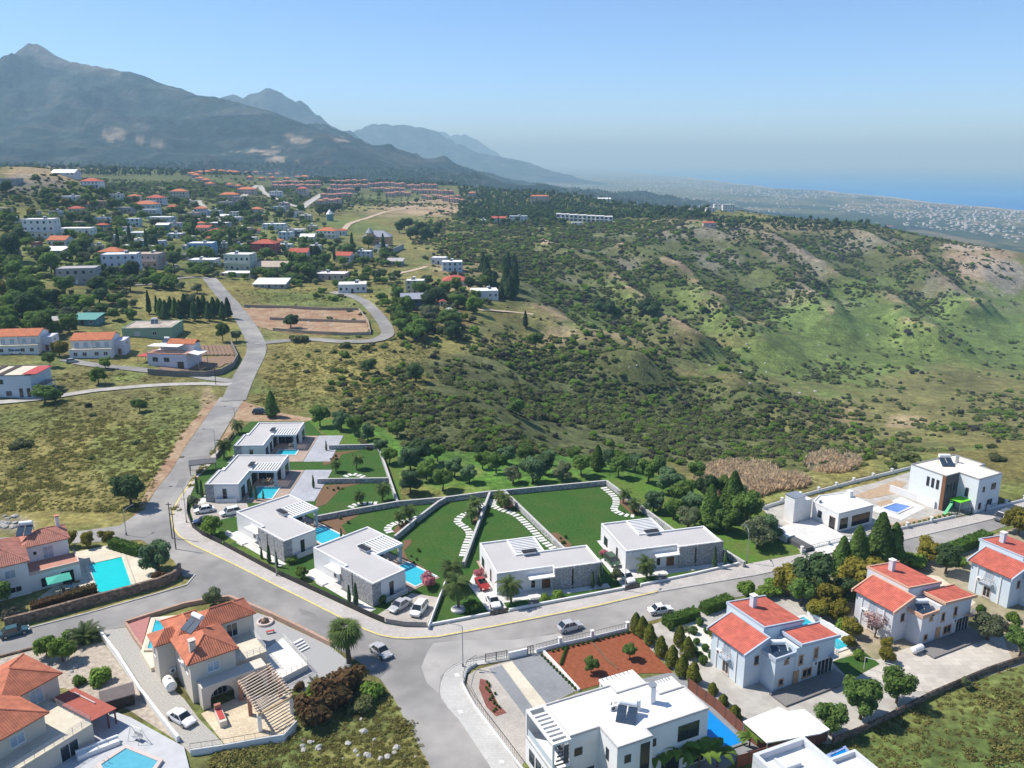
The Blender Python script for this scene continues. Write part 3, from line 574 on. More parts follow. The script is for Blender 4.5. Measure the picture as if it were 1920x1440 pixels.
def trunk_mesh(name, h, r, limbs, seed, crown_z, spread):
    rs = random.Random(seed); m = MB(); top = Vector((rs.uniform(-.1, .1) * h, rs.uniform(-.1, .1) * h, h)); m.tube((0, 0, -.4), top * .5 + Vector((0, 0, 0)), r * 1.25, r * .9, 7); m.tube(top * .5, top, r * .9, r * .6, 7)
    for i in range(limbs):
        a = i * 2.4 + rs.random(); e = top + Vector((math.cos(a) * spread, math.sin(a) * spread, crown_z * rs.uniform(.3, .8))); mid = (top + e) / 2 + Vector((0, 0, .1 * crown_z)); m.tube(top * .92, mid, r * .5, r * .32, 5, caps=False); m.tube(mid, e, r * .32, r * .12, 5, caps=False)
    return m.mesh(name, M_BARK)
PROTO = {}
def proto(kind, trunk, v, f, mat): PROTO.setdefault(kind, []).append((trunk, mesh_np('crown', v, f, mat)))
for s in range(3): proto('broad', trunk_mesh('trunk', 1.6, .22, 5, s, 2.4, 1.5), *cloud(s, lobes_round(s, 2.9, 4.6, 1.3, 13), 4200, .135), LM['green'])
for s in range(2): proto('bright', trunk_mesh('trunk', 1.3, .18, 5, s, 2.0, 1.3), *cloud(40 + s, lobes_round(s + 9, 2.7, 3.8, 1.0, 12), 3200, .135), LM['bright'])
for s in range(2): proto('olive', trunk_mesh('trunk', 1.2, .24, 5, s + 3, 1.8, 1.3), *cloud(10 + s, lobes_round(s + 5, 2.6, 3.4, 1.0, 14), 3000, .12), LM['olive'])
for s in range(2): proto('dark', trunk_mesh('trunk', 1.8, .26, 6, s + 6, 3.0, 1.6), *cloud(20 + s, lobes_round(s + 15, 3.1, 5.4, 1.2, 15), 4400, .14), LM['dark'])
for s in range(2): proto('blue', trunk_mesh('trunk', 1.4, .2, 5, s + 8, 2.2, 1.2), *cloud(50 + s, lobes_round(s + 25, 2.6, 4.2, .8, 13), 4000, .125), LM['blue'])
for s in range(2): proto('yellow', trunk_mesh('trunk', 1.2, .18, 4, s + 8, 1.6, 1.0), *cloud(70 + s, lobes_round(s + 35, 2.4, 3.4, .7, 11), 2900, .135), LM['yellow'])
def column(seed, R, H, n, mat, tip=1.3, size=.13, base=.25):
    rs = np.random.RandomState(seed); t = rs.uniform(0, 1, n) ** .8; a = rs.uniform(0, 2 * np.pi, n); prof = np.minimum(1, t / .12) * (1 - t ** tip) ** .7 + .03
    r = R * prof * (1 - np.abs(rs.normal(scale=.14, size=n))) * (1 + .15 * np.sin(a * 3 + t * 9)); c = np.stack([r * np.cos(a), r * np.sin(a), base + t * H], 1)
    nr = np.stack([np.cos(a), np.sin(a), np.full(n, .5)], 1) + rs.normal(scale=.35, size=(n, 3)); return quads(c, nr, size, rs, 1.4)
def stem(r, h): return MB().tube((0, 0, -.3), (0, 0, h), r, r * .5, 6).mesh('trunk', M_BARK)
for s in range(2): proto('cypress', stem(.16, 3), *column(s, .95, 8, 1500, None), LM['dark'])
for s in range(2): proto('slim', stem(.07, 2), *column(s + 5, .42, 4.4, 800, None, size=.09, base=.1), LM['blue'])
for s in range(2): proto('fir', stem(.22, 4), *column(s + 9, 2.5, 8, 2600, None, 1.0, .17, .3), LM['green'])
for s in range(2): proto('pine', stem(.25, 5), *column(s + 12, 2.2, 8.5, 2200, None, 1.1, .2, .8), LM['dark'])
for s in range(2): proto('cone', stem(.1, 1), *column(s + 20, .92, 2.9, 1700, None, 1.9, .07, .05), LM['cone'])
for s in range(4): proto('shrub', None, *cloud(90 + s, [(x, y, z * .75, a, b, c * .8) for x, y, z, a, b, c in lobes_round(s + 50, 1.5, 1.7, -.15, 8)], 900, .115), LM['shrub'])
for s in range(2): proto('ball', None, *cloud(110 + s, [(0, 0, .55, .62, .62, .6)], 620, .07), LM['hedge'])
for s in range(2): proto('rustbush', None, *cloud(120 + s, lobes_round(s + 70, 2.0, 2.4, -.2, 10), 1700, .12), LM['rust'])
for s in range(2): proto('greenbush', None, *cloud(130 + s, lobes_round(s + 80, 1.7, 2.0, -.2, 9), 1300, .12), LM['bright'])
for s in range(2): proto('pinkbush', None, *cloud(140 + s, lobes_round(s + 90, 1.5, 1.5, .2, 9), 1200, .09), LM['pink'])
proto('bare', trunk_mesh('trunk', 1.2, .12, 9, 77, 2.0, 1.5), *cloud(150, lobes_round(95, 2.0, 2.8, 1.1, 12), 420, .09), LM['blossom'])
for s in range(2): proto('lavender', None, *cloud(160 + s, lobes_round(s + 99, 1.4, 1.6, -.1, 7), 500, .13), leafmat('leaf_greybush', (.11, .105, .085)))
def frond_palm(seed, h, n, Lf, droop, fan=False, tr=.16):
    rs = random.Random(seed); t = MB(); prev = Vector((0, 0, -.3)); bend = Vector((rs.uniform(-.05, .05), rs.uniform(-.05, .05), 0)); k = max(2, int(h / .6))
    for i in range(k):
        nx = Vector((bend.x * (i + 1) ** 1.3, bend.y * (i + 1) ** 1.3, h * (i + 1) / k)); t.tube(prev, nx, tr * (1.15 - .3 * i / k), tr * (1.0 - .3 * i / k), 7, caps=i in (0, k - 1)); prev = nx
    v = []; f = []; top = prev
    for i in range(n):
        a = i * 2.399 + rs.uniform(-.2, .2); el = (1.45 - 2.0 * (i / n)) if fan else 1.25 - 1.75 * (i / n) + rs.uniform(-.1, .1); L_ = Lf * rs.uniform(.85, 1.1); hd = Vector((math.cos(a), math.sin(a), 0)); side = Vector((-hd.y, hd.x, 0))
        p = top.copy(); e = el; seg = 7; pts = []
        for j in range(seg + 1): pts.append(p.copy()); p = p + (hd * math.cos(e) + Vector((0, 0, math.sin(e)))) * (L_ / seg); e -= droop / seg * (1 + .5 * j / seg)
        if fan:
            stalk = pts[3]; nrm = Vector((0, 0, 1)); b0 = len(v); v += [tuple(top), tuple(top + side * .03), tuple(stalk), ]; f.append((b0, b0 + 1, b0 + 2, b0 + 2))
            d0 = (pts[4] - pts[3]).normalized()
            for q in range(13):
                an = (q - 6) / 6 * 1.9; dd = (d0 * math.cos(an) + side * math.sin(an)); ln = L_ * .5 * (1 - .25 * abs(an) / 1.9); tipp = stalk + dd * ln - Vector((0, 0, .25 * ln)); w = dd.cross(Vector((0, 0, 1))).normalized() * .07; mid = stalk + dd * ln * .55
                b0 = len(v); v += [tuple(stalk), tuple(mid - w), tuple(tipp), tuple(mid + w)]; f.append((b0, b0 + 1, b0 + 2, b0 + 3))
        else:
            for j in range(1, seg + 1):
                for q in range(3):
                    tt = (j - 1 + (q + .5) / 3) / seg; base = pts[j - 1].lerp(pts[j], (q + .5) / 3); ll = L_ * .26 * math.sin(math.pi * (.12 + .82 * tt)); dirn = (pts[j] - pts[j - 1]).normalized()
                    for sgn in (-1, 1):
                        tip = base + side * sgn * ll * .85 + dirn * ll * .5 - Vector((0, 0, ll * .3)); w = dirn * .045 * Lf / 2; b0 = len(v); v += [tuple(base - w), tuple(base + w), tuple(tip + w * .4), tuple(tip - w * .4)]; f.append((b0, b0 + 1, b0 + 2, b0 + 3))
                b0 = len(v); v += [tuple(pts[j - 1] - side * .03), tuple(pts[j - 1] + side * .03), tuple(pts[j] + side * .03), tuple(pts[j] - side * .03)]; f.append((b0, b0 + 1, b0 + 2, b0 + 3))
    return t.mesh('trunk', M_BARK), np.array(v), np.array(f)
tm, v, f = frond_palm(1, 3.0, 34, 2.3, 1.6); proto('palm', tm, v, f, LM['palm'])
tm, v, f = frond_palm(4, 2.5, 30, 2.2, 1.5); proto('palm', tm, v, f, LM['palm'])
tm, v, f = frond_palm(2, 3.6, 70, 2.4, 1.6, True, .26); proto('fanpalm', tm, v, f, LM['palm'])
tm, v, f = frond_palm(3, .5, 44, 2.9, .9, False, .3); proto('sago', tm, v, f, LM['palm'])
tm, v, f = frond_palm(6, .15, 26, 1.0, .5, False, .06); proto('agave', tm, v, f, LM['olive'])
def banana(seed):
    rs = random.Random(seed); v = []; f = []
    for i in range(11):
        a = i * 2.4 + rs.random(); hd = Vector((math.cos(a), math.sin(a), 0)); side = Vector((-hd.y, hd.x, 0)); p = Vector((0, 0, 1.3)); e = rs.uniform(.9, 1.35); pr = None
        for j in range(7):
            w = .34 * math.sin(math.pi * (.1 + .85 * j / 6)); b0 = len(v); v += [tuple(p - side * w), tuple(p), tuple(p + side * w)]
            v[-3] = (v[-3][0], v[-3][1], v[-3][2] + .1); v[-1] = (v[-1][0], v[-1][1], v[-1][2] + .1)
            if pr is not None: f += [(pr, pr + 1, b0 + 1, b0), (pr + 1, pr + 2, b0 + 2, b0 + 1)]
            pr = b0; p = p + (hd * math.cos(e) + Vector((0, 0, math.sin(e)))) * .36; e -= .36
    return np.array(v), np.array(f)
for s in range(2): proto('banana', stem(.14, 1.4), *banana(s), LM['bright'])
PLANT_XY = []
NAMES = dict(broad='leafy_tree', bright='leafy_tree', olive='olive_tree', dark='evergreen_tree', blue='leafy_tree', yellow='leafy_tree', cypress='cypress_tree', slim='slim_cypress', fir='conifer_tree', pine='pine_tree', cone='cone_topiary', shrub='shrub', ball='ball_shrub',
             rustbush='flowering_bush', greenbush='bush', pinkbush='blossom_bush', bare='blossom_tree', lavender='grey_bush', palm='palm_tree', fanpalm='fan_palm', sago='short_palm', agave='agave_plant', banana='banana_plant')
def plant(kind, p, s=1.0, label=None, group=None, sz=None, cat=None, var=None, name=None):
    """one plant: an Empty at its foot with trunk and crown (or a single crown mesh for bushes)"""
    vs = PROTO[kind]; tr, cr = vs[(var if var is not None else rnd.randrange(len(vs))) % len(vs)]; sc = (s * rnd.uniform(.94, 1.06), s * rnd.uniform(.94, 1.06), (sz or s)); rz = rnd.uniform(0, 6.28)
    nm = name or NAMES[kind]; cat = cat or ('bush' if tr is None else ('palm' if 'palm' in kind or kind == 'sago' else ('plant' if kind in ('banana', 'agave') else ('topiary' if kind == 'cone' else 'tree'))))
    PLANT_XY.append((p[0], p[1]))
    if tr is None:
        o = link(nm, cr, None, p, rz); o.scale = sc; return tag(o, label, cat, group)
    r = thing(nm, label, cat, p, rz, group, sc); link('trunk', tr, r); link('crown', cr, r); return r
def hedge_run(name, pts, w, h, mat, label, cat='hedge', dens=26, group=None, z=0):
    """clipped hedge: leaf faces over a box run along world points"""
    rs = np.random.RandomState(len(pts) * 7 + int(abs(pts[0][0]) * 10) % 97); C = []; Nn = []
    for a, b in zip(pts[:-1], pts[1:]):
        a = np.array(a[:2], float); b = np.array(b[:2], float); L_ = np.linalg.norm(b - a); d = (b - a) / L_; s = np.array([-d[1], d[0]])
        for nrm, area, fn in (((0, 0, 1), L_ * w, lambda t, q: (a + d * t * L_ + s * (q - .5) * w, h)), ((s[0], s[1], 0), L_ * h, lambda t, q: (a + d * t * L_ + s * w / 2, q * h)), ((-s[0], -s[1], 0), L_ * h, lambda t, q: (a + d * t * L_ - s * w / 2, q * h)),
                              ((d[0], d[1], 0), w * h, lambda t, q: (b + s * (t - .5) * w, q * h)), ((-d[0], -d[1], 0), w * h, lambda t, q: (a + s * (t - .5) * w, q * h))):
            for _ in range(int(area * dens)):
                p, zz = fn(rs.rand(), rs.rand()); C.append((p[0], p[1], zz)); Nn.append(np.array(nrm) + rs.normal(scale=.4, size=3))
    C = np.array(C) + rs.normal(scale=.05, size=(len(C), 3)); o3 = np.array([pts[0][0], pts[0][1], z]); C[:, :2] -= o3[:2]
    v, f = quads(C, np.array(Nn), .11, rs); o = link(name, mesh_np(name, v, f, mat), None, o3); tag(o, label, cat, group)
    core = MB()
    for a, b in zip(pts[:-1], pts[1:]):
        d = Vector((b[0] - a[0], b[1] - a[1], 0)); core.cbox((((a[0] + b[0]) / 2 - o3[0]), ((a[1] + b[1]) / 2 - o3[1]), h * .46), (d.length - .1, w - .12, h * .9), math.atan2(d.y, d.x))
    core.build('twig_core', mat, o); return o
# ================================================================== building kit
M_W = mk('white_render', (.74, .74, .73), rough=.9, var=.05, scale=.6, col2=(.66, .65, .63), c2scale=.25, c2amt=.5)
M_WROOF = mk('white_roof', (.80, .79, .76), rough=.9, var=.06, scale=.5, col2=(.70, .68, .64), c2scale=.2, c2amt=.6)
M_ROOFG = mk('roof_gravel', (.47, .455, .45), rough=1, var=.14, scale=6, bump=.3, bscale=20, spec=.1, col2=(.42, .41, .40), c2scale=.2)
M_CREAMW = mk('cream_render', (.60, .545, .46), rough=.9, var=.06, scale=.5, col2=(.53, .48, .41), c2scale=.25)
M_PINKW = mk('rose_render', (.56, .47, .43), rough=.9, var=.06, scale=.5)
M_BLUEW = mk('pale_blue_render', (.60, .68, .73), rough=.9, var=.05, scale=.5, col2=(.53, .60, .65), c2scale=.25)
M_TILE = tile_mat('clay_tiles', (.56, .19, .105)); M_TILE2 = tile_mat('red_tiles', (.50, .125, .085)); M_TILE3 = tile_mat('rose_tiles', (.52, .22, .155))
M_STONE = stone_mat('rubble_stone', (.40, .40, .405), 5.5); M_STONEB = stone_mat('brown_stone', (.22, .155, .11), 2.0, (.16, .12, .09)); M_STONEW = stone_mat('boundary_stone', (.42, .42, .42), 3.2)
M_GLASS = glass_mat('window_glass'); M_DGLASS = glass_mat('dark_glass', (.012, .015, .018)); M_BGLASS = glass_mat('curtained_glass', (.34, .42, .50), .15)
M_FRAME = mk('white_frame', (.72, .72, .70), rough=.5, var=.03); M_DFRAME = mk('dark_frame', (.06, .06, .062), rough=.5, var=.1); M_TFRAME = mk('tan_trim', (.50, .30, .17), rough=.8, var=.12)
M_WOOD = mk('brown_wood', (.20, .095, .045), rough=.7, var=.2, scale=4); M_LWOOD = mk('pale_wood', (.46, .33, .20), rough=.8, var=.15, scale=3); M_DWOOD = mk('dark_timber', (.06, .042, .03), rough=.8, var=.2, scale=4)
M_METAL = mk('galvanised', (.45, .46, .47), rough=.45, var=.08, metal=.7); M_BLACK = mk('black_metal', (.025, .025, .027), rough=.5, var=.1); M_TANK = mk('white_tank', (.78, .78, .77), rough=.5, var=.04)
M_SOLAR = mk('solar_glass', (.035, .055, .085), rough=.12, var=.2, scale=2, spec=.7); M_RED = mk('red_sheet', (.42, .06, .055), rough=.7, var=.12, scale=1); M_GREY = mk('grey_render', (.33, .32, .31), rough=.95, var=.12, scale=.5, col2=(.24, .23, .22), c2scale=.3)
M_DGREY = mk('charcoal_render', (.10, .10, .105), rough=.9, var=.1); M_RAIL = mk('white_rail', (.74, .73, .70), rough=.5, var=.04); M_TERR = mk('terracotta_floor', (.44, .22, .16), rough=.85, var=.1, scale=1)
_cache = {}
def win(parent, x, y, z, rz, w, h, fm=None, gm_=None, mull=1, sill=True, name='window', t=.07, label=None, depth=.05):
    """a window whose outward side is local -y; frame bars with its pane as a child"""
    fm = fm or M_FRAME; gm_ = gm_ or M_GLASS; key = (round(w, 2), round(h, 2), fm.name, gm_.name, mull, sill, t, depth)
    if key not in _cache:
        m = MB(); d = depth
        m.box(-w / 2 - t, -d, -t, w / 2 + t, .04, 0); m.box(-w / 2 - t, -d, h, w / 2 + t, .04, h + t); m.box(-w / 2 - t, -d, 0, -w / 2, .04, h); m.box(w / 2, -d, 0, w / 2 + t, .04, h)
        for i in range(mull): xx = -w / 2 + w * (i + 1) / (mull + 1); m.box(xx - t * .4, -d * .8, 0, xx + t * .4, .03, h)
        if sill: m.box(-w / 2 - t - .06, -d - .07, -t - .06, w / 2 + t + .06, .04, -t - .002)
        _cache[key] = (m.mesh(name, fm), MB().box(-w / 2, -.018, 0, w / 2, .03, h).mesh('pane', gm_))
    a, b = _cache[key]; o = link(name, a, parent, (x, y, z), rz); link('pane', b, o)
    if label: o['label'] = label
    return o
def door(parent, x, y, z, rz, w=1.0, h=2.1, mat=None, name='door'):
    mat = mat or M_WOOD; key = ('door', round(w, 2), round(h, 2), mat.name)
    if key not in _cache:
        m = MB(); m.box(-w / 2 - .08, -.05, 0, -w / 2, .03, h + .08); m.box(w / 2, -.05, 0, w / 2 + .08, .03, h + .08); m.box(-w / 2, -.05, h, w / 2, .03, h + .08); m.box(-w / 2, -.025, 0, w / 2, .02, h)
        _cache[key] = (m.mesh('door', mat), MB().cbox((w * .36, -.06, 1.0), (.12, .05, .04)).mesh('handle', M_METAL))
    a, b = _cache[key]; o = link(name, a, parent, (x, y, z), rz); link('handle', b, o); return o
FS, FE, FN, FW = 0.0, math.pi / 2, math.pi, -math.pi / 2      # outward -y, +x, +y, -x
def inset(poly, d):
    n = len(poly); a = sum(poly[i][0] * poly[(i + 1) % n][1] - poly[(i + 1) % n][0] * poly[i][1] for i in range(n)); P = [Vector((p[0], p[1])) for p in (poly if a > 0 else list(poly)[::-1])]; out = []
    for i in range(n):
        a, b, c = P[i - 1], P[i], P[(i + 1) % n]; d1 = (b - a).normalized(); d2 = (c - b).normalized(); n1 = Vector((-d1.y, d1.x)); n2 = Vector((-d2.y, d2.x)); k = 1 + n1.dot(n2)
        out.append(b + (n1 + n2) * (d / max(k, .2)))
    return [tuple(p) for p in P], [tuple(p) for p in out]
def flatroof(parent, poly, z0, z1, wall, roof, pw=.22, ph=.28, cap=None, names=('wall', 'roof', 'parapet')):
    """walls to the roof deck, the deck, and a parapet ring round it"""
    P, I = inset(poly, pw); zd = z1 - ph
    w = MB().prism(P, z0, zd, cap=False).build(names[0], wall, parent); MB().prism(P, zd - .1, zd).build(names[1], roof, parent)
    m = MB(); n = len(P)
    v = [(p[0], p[1], zd + .003) for p in P] + [(p[0], p[1], z1) for p in P] + [(p[0], p[1], z1) for p in I] + [(p[0], p[1], zd + .003) for p in I]
    f = []
    for i in range(n):
        j = (i + 1) % n; f += [(i, j, n + j, n + i), (n + i, n + j, 2 * n + j, 2 * n + i), (2 * n + i, 2 * n + j, 3 * n + j, 3 * n + i)]
    m.add(v, f).build(names[2], cap or wall, parent); return w
def hip(m, x0, y0, x1, y1, z, rise, ov=.4, mi=0):
    x0 -= ov; y0 -= ov; x1 += ov; y1 += ov; w = x1 - x0; d = y1 - y0
    if w >= d: a = (x0 + d / 2, (y0 + y1) / 2, z + rise); b = (x1 - d / 2, (y0 + y1) / 2, z + rise)
    else: a = ((x0 + x1) / 2, y0 + w / 2, z + rise); b = ((x0 + x1) / 2, y1 - w / 2, z + rise)
    A, B, C, D = (x0, y0, z), (x1, y0, z), (x1, y1, z), (x0, y1, z)
    if w >= d: m.slope([A, B, b, a], mi); m.slope([C, D, a, b], mi); m.slope([B, C, b], mi); m.slope([D, A, a], mi)
    else: m.slope([B, C, b, a], mi); m.slope([D, A, a, b], mi); m.slope([A, B, a], mi); m.slope([C, D, b], mi)
    return a, b
def ridge_caps(parent, segs, mat):
    m = MB()
    for p, q in segs: m.tube(p, q, .13, .13, 6)
    return m.build('ridge_tiles', mat, parent)
def gable(m, x0, y0, x1, y1, z, rise, ov=.4, axis='x', mi=0):
    if axis == 'x': r0, r1 = (x0 - ov, (y0 + y1) / 2, z + rise), (x1 + ov, (y0 + y1) / 2, z + rise); m.slope([(x0 - ov, y0 - ov, z - .1), (x1 + ov, y0 - ov, z - .1), r1, r0], mi); m.slope([(x1 + ov, y1 + ov, z - .1), (x0 - ov, y1 + ov, z - .1), r0, r1], mi)
    else: r0, r1 = ((x0 + x1) / 2, y0 - ov, z + rise), ((x0 + x1) / 2, y1 + ov, z + rise); m.slope([(x1 + ov, y0 - ov, z - .1), (x1 + ov, y1 + ov, z - .1), r1, r0], mi); m.slope([(x0 - ov, y1 + ov, z - .1), (x0 - ov, y0 - ov, z - .1), r0, r1], mi)
def railing(parent, pts, h=.95, mat=None, name='railing', step=.9, z=0, bars=3):
    m = MB(); mat = mat or M_RAIL
    for a, b in zip(pts[:-1], pts[1:]):
        a = Vector((a[0], a[1], a[2] if len(a) > 2 else z)); b = Vector((b[0], b[1], b[2] if len(b) > 2 else z)); k = max(1, round((b - a).length / step))
        for i in range(k + 1): p = a.lerp(b, i / k); m.tube(p, p + Vector((0, 0, h)), .03, .03, 5)
        for q in range(bars): zz = Vector((0, 0, h * (q + 1) / bars)); m.tube(a + zz, b + zz, .022, .022, 5)
    return m.build(name, mat, parent)
def solar_heater(parent, x, y, z, rz, s=1.0):
    """roof water heater: a white drum over two tilted collector panels on a frame"""
    o = link('solar_heater', None, parent, (x, y, z), rz); o.scale = (s, s, s)
    m = MB().tube((-.85, .35, 1.25), (.85, .35, 1.25), .34, .34, 14); m.tube((-.9, .35, 1.25), (-.85, .35, 1.25), .2, .34, 14); m.tube((.85, .35, 1.25), (.9, .35, 1.25), .34, .2, 14); m.build('tank', M_TANK, o, smooth=False)
    for k in (-1, 1):
        p = MB(); c = k * .52; p.add([(c - .47, -1.5, .12), (c + .47, -1.5, .12), (c + .47, .1, 1.0), (c - .47, .1, 1.0), (c - .47, -1.5, .04), (c + .47, -1.5, .04), (c + .47, .1, .92), (c - .47, .1, .92)], [(0, 1, 2, 3), (4, 7, 6, 5), (0, 4, 5, 1), (1, 5, 6, 2), (2, 6, 7, 3), (3, 7, 4, 0)]); p.build('collector_panel', M_SOLAR, o)
    fr = MB()
    for k in (-.95, .95): fr.tube((k, .3, 0), (k, .3, 1.1), .03); fr.tube((k, -1.5, 0), (k, .1, .9), .025); fr.tube((k, .1, 0), (k, .1, .92), .025)
    fr.build('stand', M_METAL, o); return o
def ac_unit(parent, x, y, z, rz):
    if 'ac' not in _cache: m = MB().box(-.42, -.36, 0, .42, -.04, .62); _cache['ac'] = (m.mesh('air_conditioner', M_TANK), MB().tube((0, -.36, .31), (0, -.375, .31), .24, .24, 14).mesh('fan_grille', M_DGREY))
    o = link('air_conditioner', _cache['ac'][0], parent, (x, y, z), rz); link('fan_grille', _cache['ac'][1], o); return o
def chimney(parent, x, y, z0, z1, w=.6, mat=None, cap=None):
    o = MB().box(-w / 2, -w / 2, 0, w / 2, w / 2, z1 - z0).build('chimney', mat or M_W, parent, (x, y, z0)); MB().box(-w / 2 - .09, -w / 2 - .09, z1 - z0 + .16, w / 2 + .09, w / 2 + .09, z1 - z0 + .26).box(-w / 2, -w / 2, z1 - z0, -w / 2 + .1, w / 2, z1 - z0 + .16).box(w / 2 - .1, -w / 2, z1 - z0, w / 2, w / 2, z1 - z0 + .16).build('chimney_cap', cap or mat or M_W, o); return o
def pool(label, pix=None, z=.1, mat=None, rim=.35, local=None, rimmat=None, group=None, rimh=.12):
    """swimming pool: basin water sheet inside a stone coping, from photo corners or from a (origin, angle, x0, y0, x1, y1)"""
    if pix: P = [Z(x, y, z) for x, y in pix]
    else:
        O, a, x0, y0, x1, y1 = local; P = [O + Vector((math.cos(a) * x - math.sin(a) * y, math.sin(a) * x + math.cos(a) * y, 0)) for x, y in ((x0, y0), (x1, y0), (x1, y1), (x0, y1))]
    c = sum(P, Vector()) / len(P); loc = [(p.x - c.x, p.y - c.y) for p in P]; r = thing('swimming_pool', label, 'pool', (c.x, c.y, 0), 0, group)
    MB().prism(loc, -.1, z + .02).build('water', mat or M_POOL, r)
    Pp, O2 = inset(loc, -rim); n = len(Pp); zz = z + rimh
    v = [(p[0], p[1], z - .05) for p in Pp] + [(p[0], p[1], zz) for p in Pp] + [(p[0], p[1], zz) for p in O2] + [(p[0], p[1], -.1) for p in O2]; f = []
    for i in range(n): j = (i + 1) % n; f += [(j, i, n + i, n + j), (n + j, n + i, 2 * n + i, 2 * n + j), (2 * n + j, 2 * n + i, 3 * n + i, 3 * n + j)]
    MB().add(v, f).build('coping', rimmat or M_CREAM, r)
    e = (Vector(loc[1]) - Vector(loc[0])).normalized(); p0 = Vector(loc[0]) * .86; m = MB()
    for k in (0, .5): b = p0 + e * k; m.tube((b.x, b.y, z), (b.x, b.y, z + .8), .03); m.tube((b.x, b.y, z + .8), (b.x * 1.12, b.y * 1.12, z + .55), .03)
    m.build('ladder', M_METAL, r); return r
# ------------------------------------------------------------------ cars
CARMAT = {}
def paint_mat(n, c): return mk('paint_' + n, c, rough=.28, var=.03, spec=.6)
M_TYRE = mk('tyre', (.02, .02, .02), rough=.9, var=.1); M_RIM = mk('rim', (.45, .45, .46), rough=.35, metal=.8, var=.05); M_CGLASS = mk('car_glass', (.02, .025, .03), rough=.06, var=.05, spec=.7); M_LAMP = mk('lamp_lens', (.75, .75, .72), rough=.15, var=.02); M_TAIL = mk('tail_lens', (.35, .02, .02), rough=.2, var=.02)
def car(label, p, rz, colname, col, style='hatch', L_=4.1, W_=1.75, H_=1.5, group=None, name='car', open_top=False):
    r = thing(name, label, 'car', p, rz, group); pm = paint_mat(colname, col); k = L_ / 4.1; zt = H_; hw = W_ / 2
    roofs = dict(hatch=(-1.75, -1.1, .45, 1.05), sedan=(-1.35, -.75, .40, 1.0), suv=(-1.95, -1.55, .55, 1.15), van=(-2.0, -1.9, 1.0, 1.55), coupe=(-1.25, -.6, .3, .9))[style]
    rb, r0, r1, wf = (q * k for q in roofs); belt = .55 * zt + .08
    st = [(-2.05 * k, .80, .42, belt - .16), (-1.98 * k, .95, .26, belt - .02), (-1.3 * k, 1.0, .2, belt), (.9 * k, 1.0, .2, belt - .02), (1.5 * k, .97, .2, belt - .14), (1.92 * k, .88, .25, belt - .24), (2.05 * k, .74, .4, belt - .34)]
    v = []; f = []
    for x, w, a, b in st:
        w *= hw; v += [(x, -w * .93, a), (x, -w, (a + b) / 2), (x, -w * .90, b), (x, 0, b + .05), (x, w * .90, b), (x, w, (a + b) / 2), (x, w * .93, a)]
    for i in range(len(st) - 1):
        for j in range(7): a = i * 7 + j; b = i * 7 + (j + 1) % 7; f.append((a, a + 7, b + 7, b))
    f += [tuple(range(7)), tuple(range((len(st) - 1) * 7, len(st) * 7))[::-1]]
    MB().add(v, f).build('body', pm, r, smooth=False)
    if not open_top:
        cv = []
        for x, z, w in ((rb, belt - .03, .90), (r0, zt - .04, .74), (r1, zt - .04, .74), (wf, belt - .05, .90)): cv += [(x, -w * hw, z), (x, w * hw, z)]
        MB().add(cv, [(0, 2, 3, 1), (2, 4, 5, 3), (4, 6, 7, 5), (0, 6, 4, 2), (1, 3, 5, 7)]).build('window_glass', M_CGLASS, r)
        m = MB(); m.add([(r0, -.75 * hw, zt - .05), (r1, -.75 * hw, zt - .05), (r1, .75 * hw, zt - .05), (r0, .75 * hw, zt - .05), (r0 + .06, -.68 * hw, zt + .015), (r1 - .06, -.68 * hw, zt + .015), (r1 - .06, .68 * hw, zt + .015), (r0 + .06, .68 * hw, zt + .015)], [(4, 5, 6, 7), (0, 1, 5, 4), (1, 2, 6, 5), (2, 3, 7, 6), (3, 0, 4, 7)])
        for s in (-1, 1):
            for (xa, za, wa), (xb, zb, wb) in (((rb, belt, .905), (r0, zt, .75)), ((wf, belt, .905), (r1, zt, .75)), ((r0 * .35 + r1 * .65 - .35 * k, belt, .912), (r0 * .35 + r1 * .65 - .35 * k, zt, .755))): m.tube((xa, s * wa * hw, za - .04), (xb, s * wb * hw, zb - .04), .045, .045, 5)
        m.build('roof', pm, r)
    else:
        MB().box(-.9 * k, -.72 * hw, belt - .05, .5 * k, .72 * hw, belt + .06).build('cabin', M_TYRE, r)
        for yy in (-.35, .35): MB().box(-.5 * k, yy - .22, belt, -.32 * k, yy + .22, belt + .4).build('seat', M_BLACK, r)
        MB().add([(.55 * k, -.8 * hw, belt), (.55 * k, .8 * hw, belt), (.3 * k, .7 * hw, belt + .38), (.3 * k, -.7 * hw, belt + .38), (.57 * k, -.8 * hw, belt), (.57 * k, .8 * hw, belt), (.32 * k, .7 * hw, belt + .38), (.32 * k, -.7 * hw, belt + .38)], [(0, 1, 2, 3), (4, 7, 6, 5), (3, 2, 6, 7)]).build('windscreen', M_CGLASS, r)
    if 'wheel' not in _cache: _cache['wheel'] = (MB().lathe([(.2, -.1), (.31, -.1), (.325, -.06), (.325, .06), (.31, .1), (.2, .1)], 14).mesh('wheel', M_TYRE), MB().lathe([(.02, -.105), (.2, -.108), (.2, .108), (.02, .105)], 10).mesh('rim', M_RIM))
    for x in (-1.28 * k, 1.28 * k):
        for s in (-1, 1): w = link('wheel', _cache['wheel'][0], r, (x, s * (hw - .09), .325)); w.rotation_euler = (math.pi / 2, 0, 0); link('rim', _cache['wheel'][1], w)
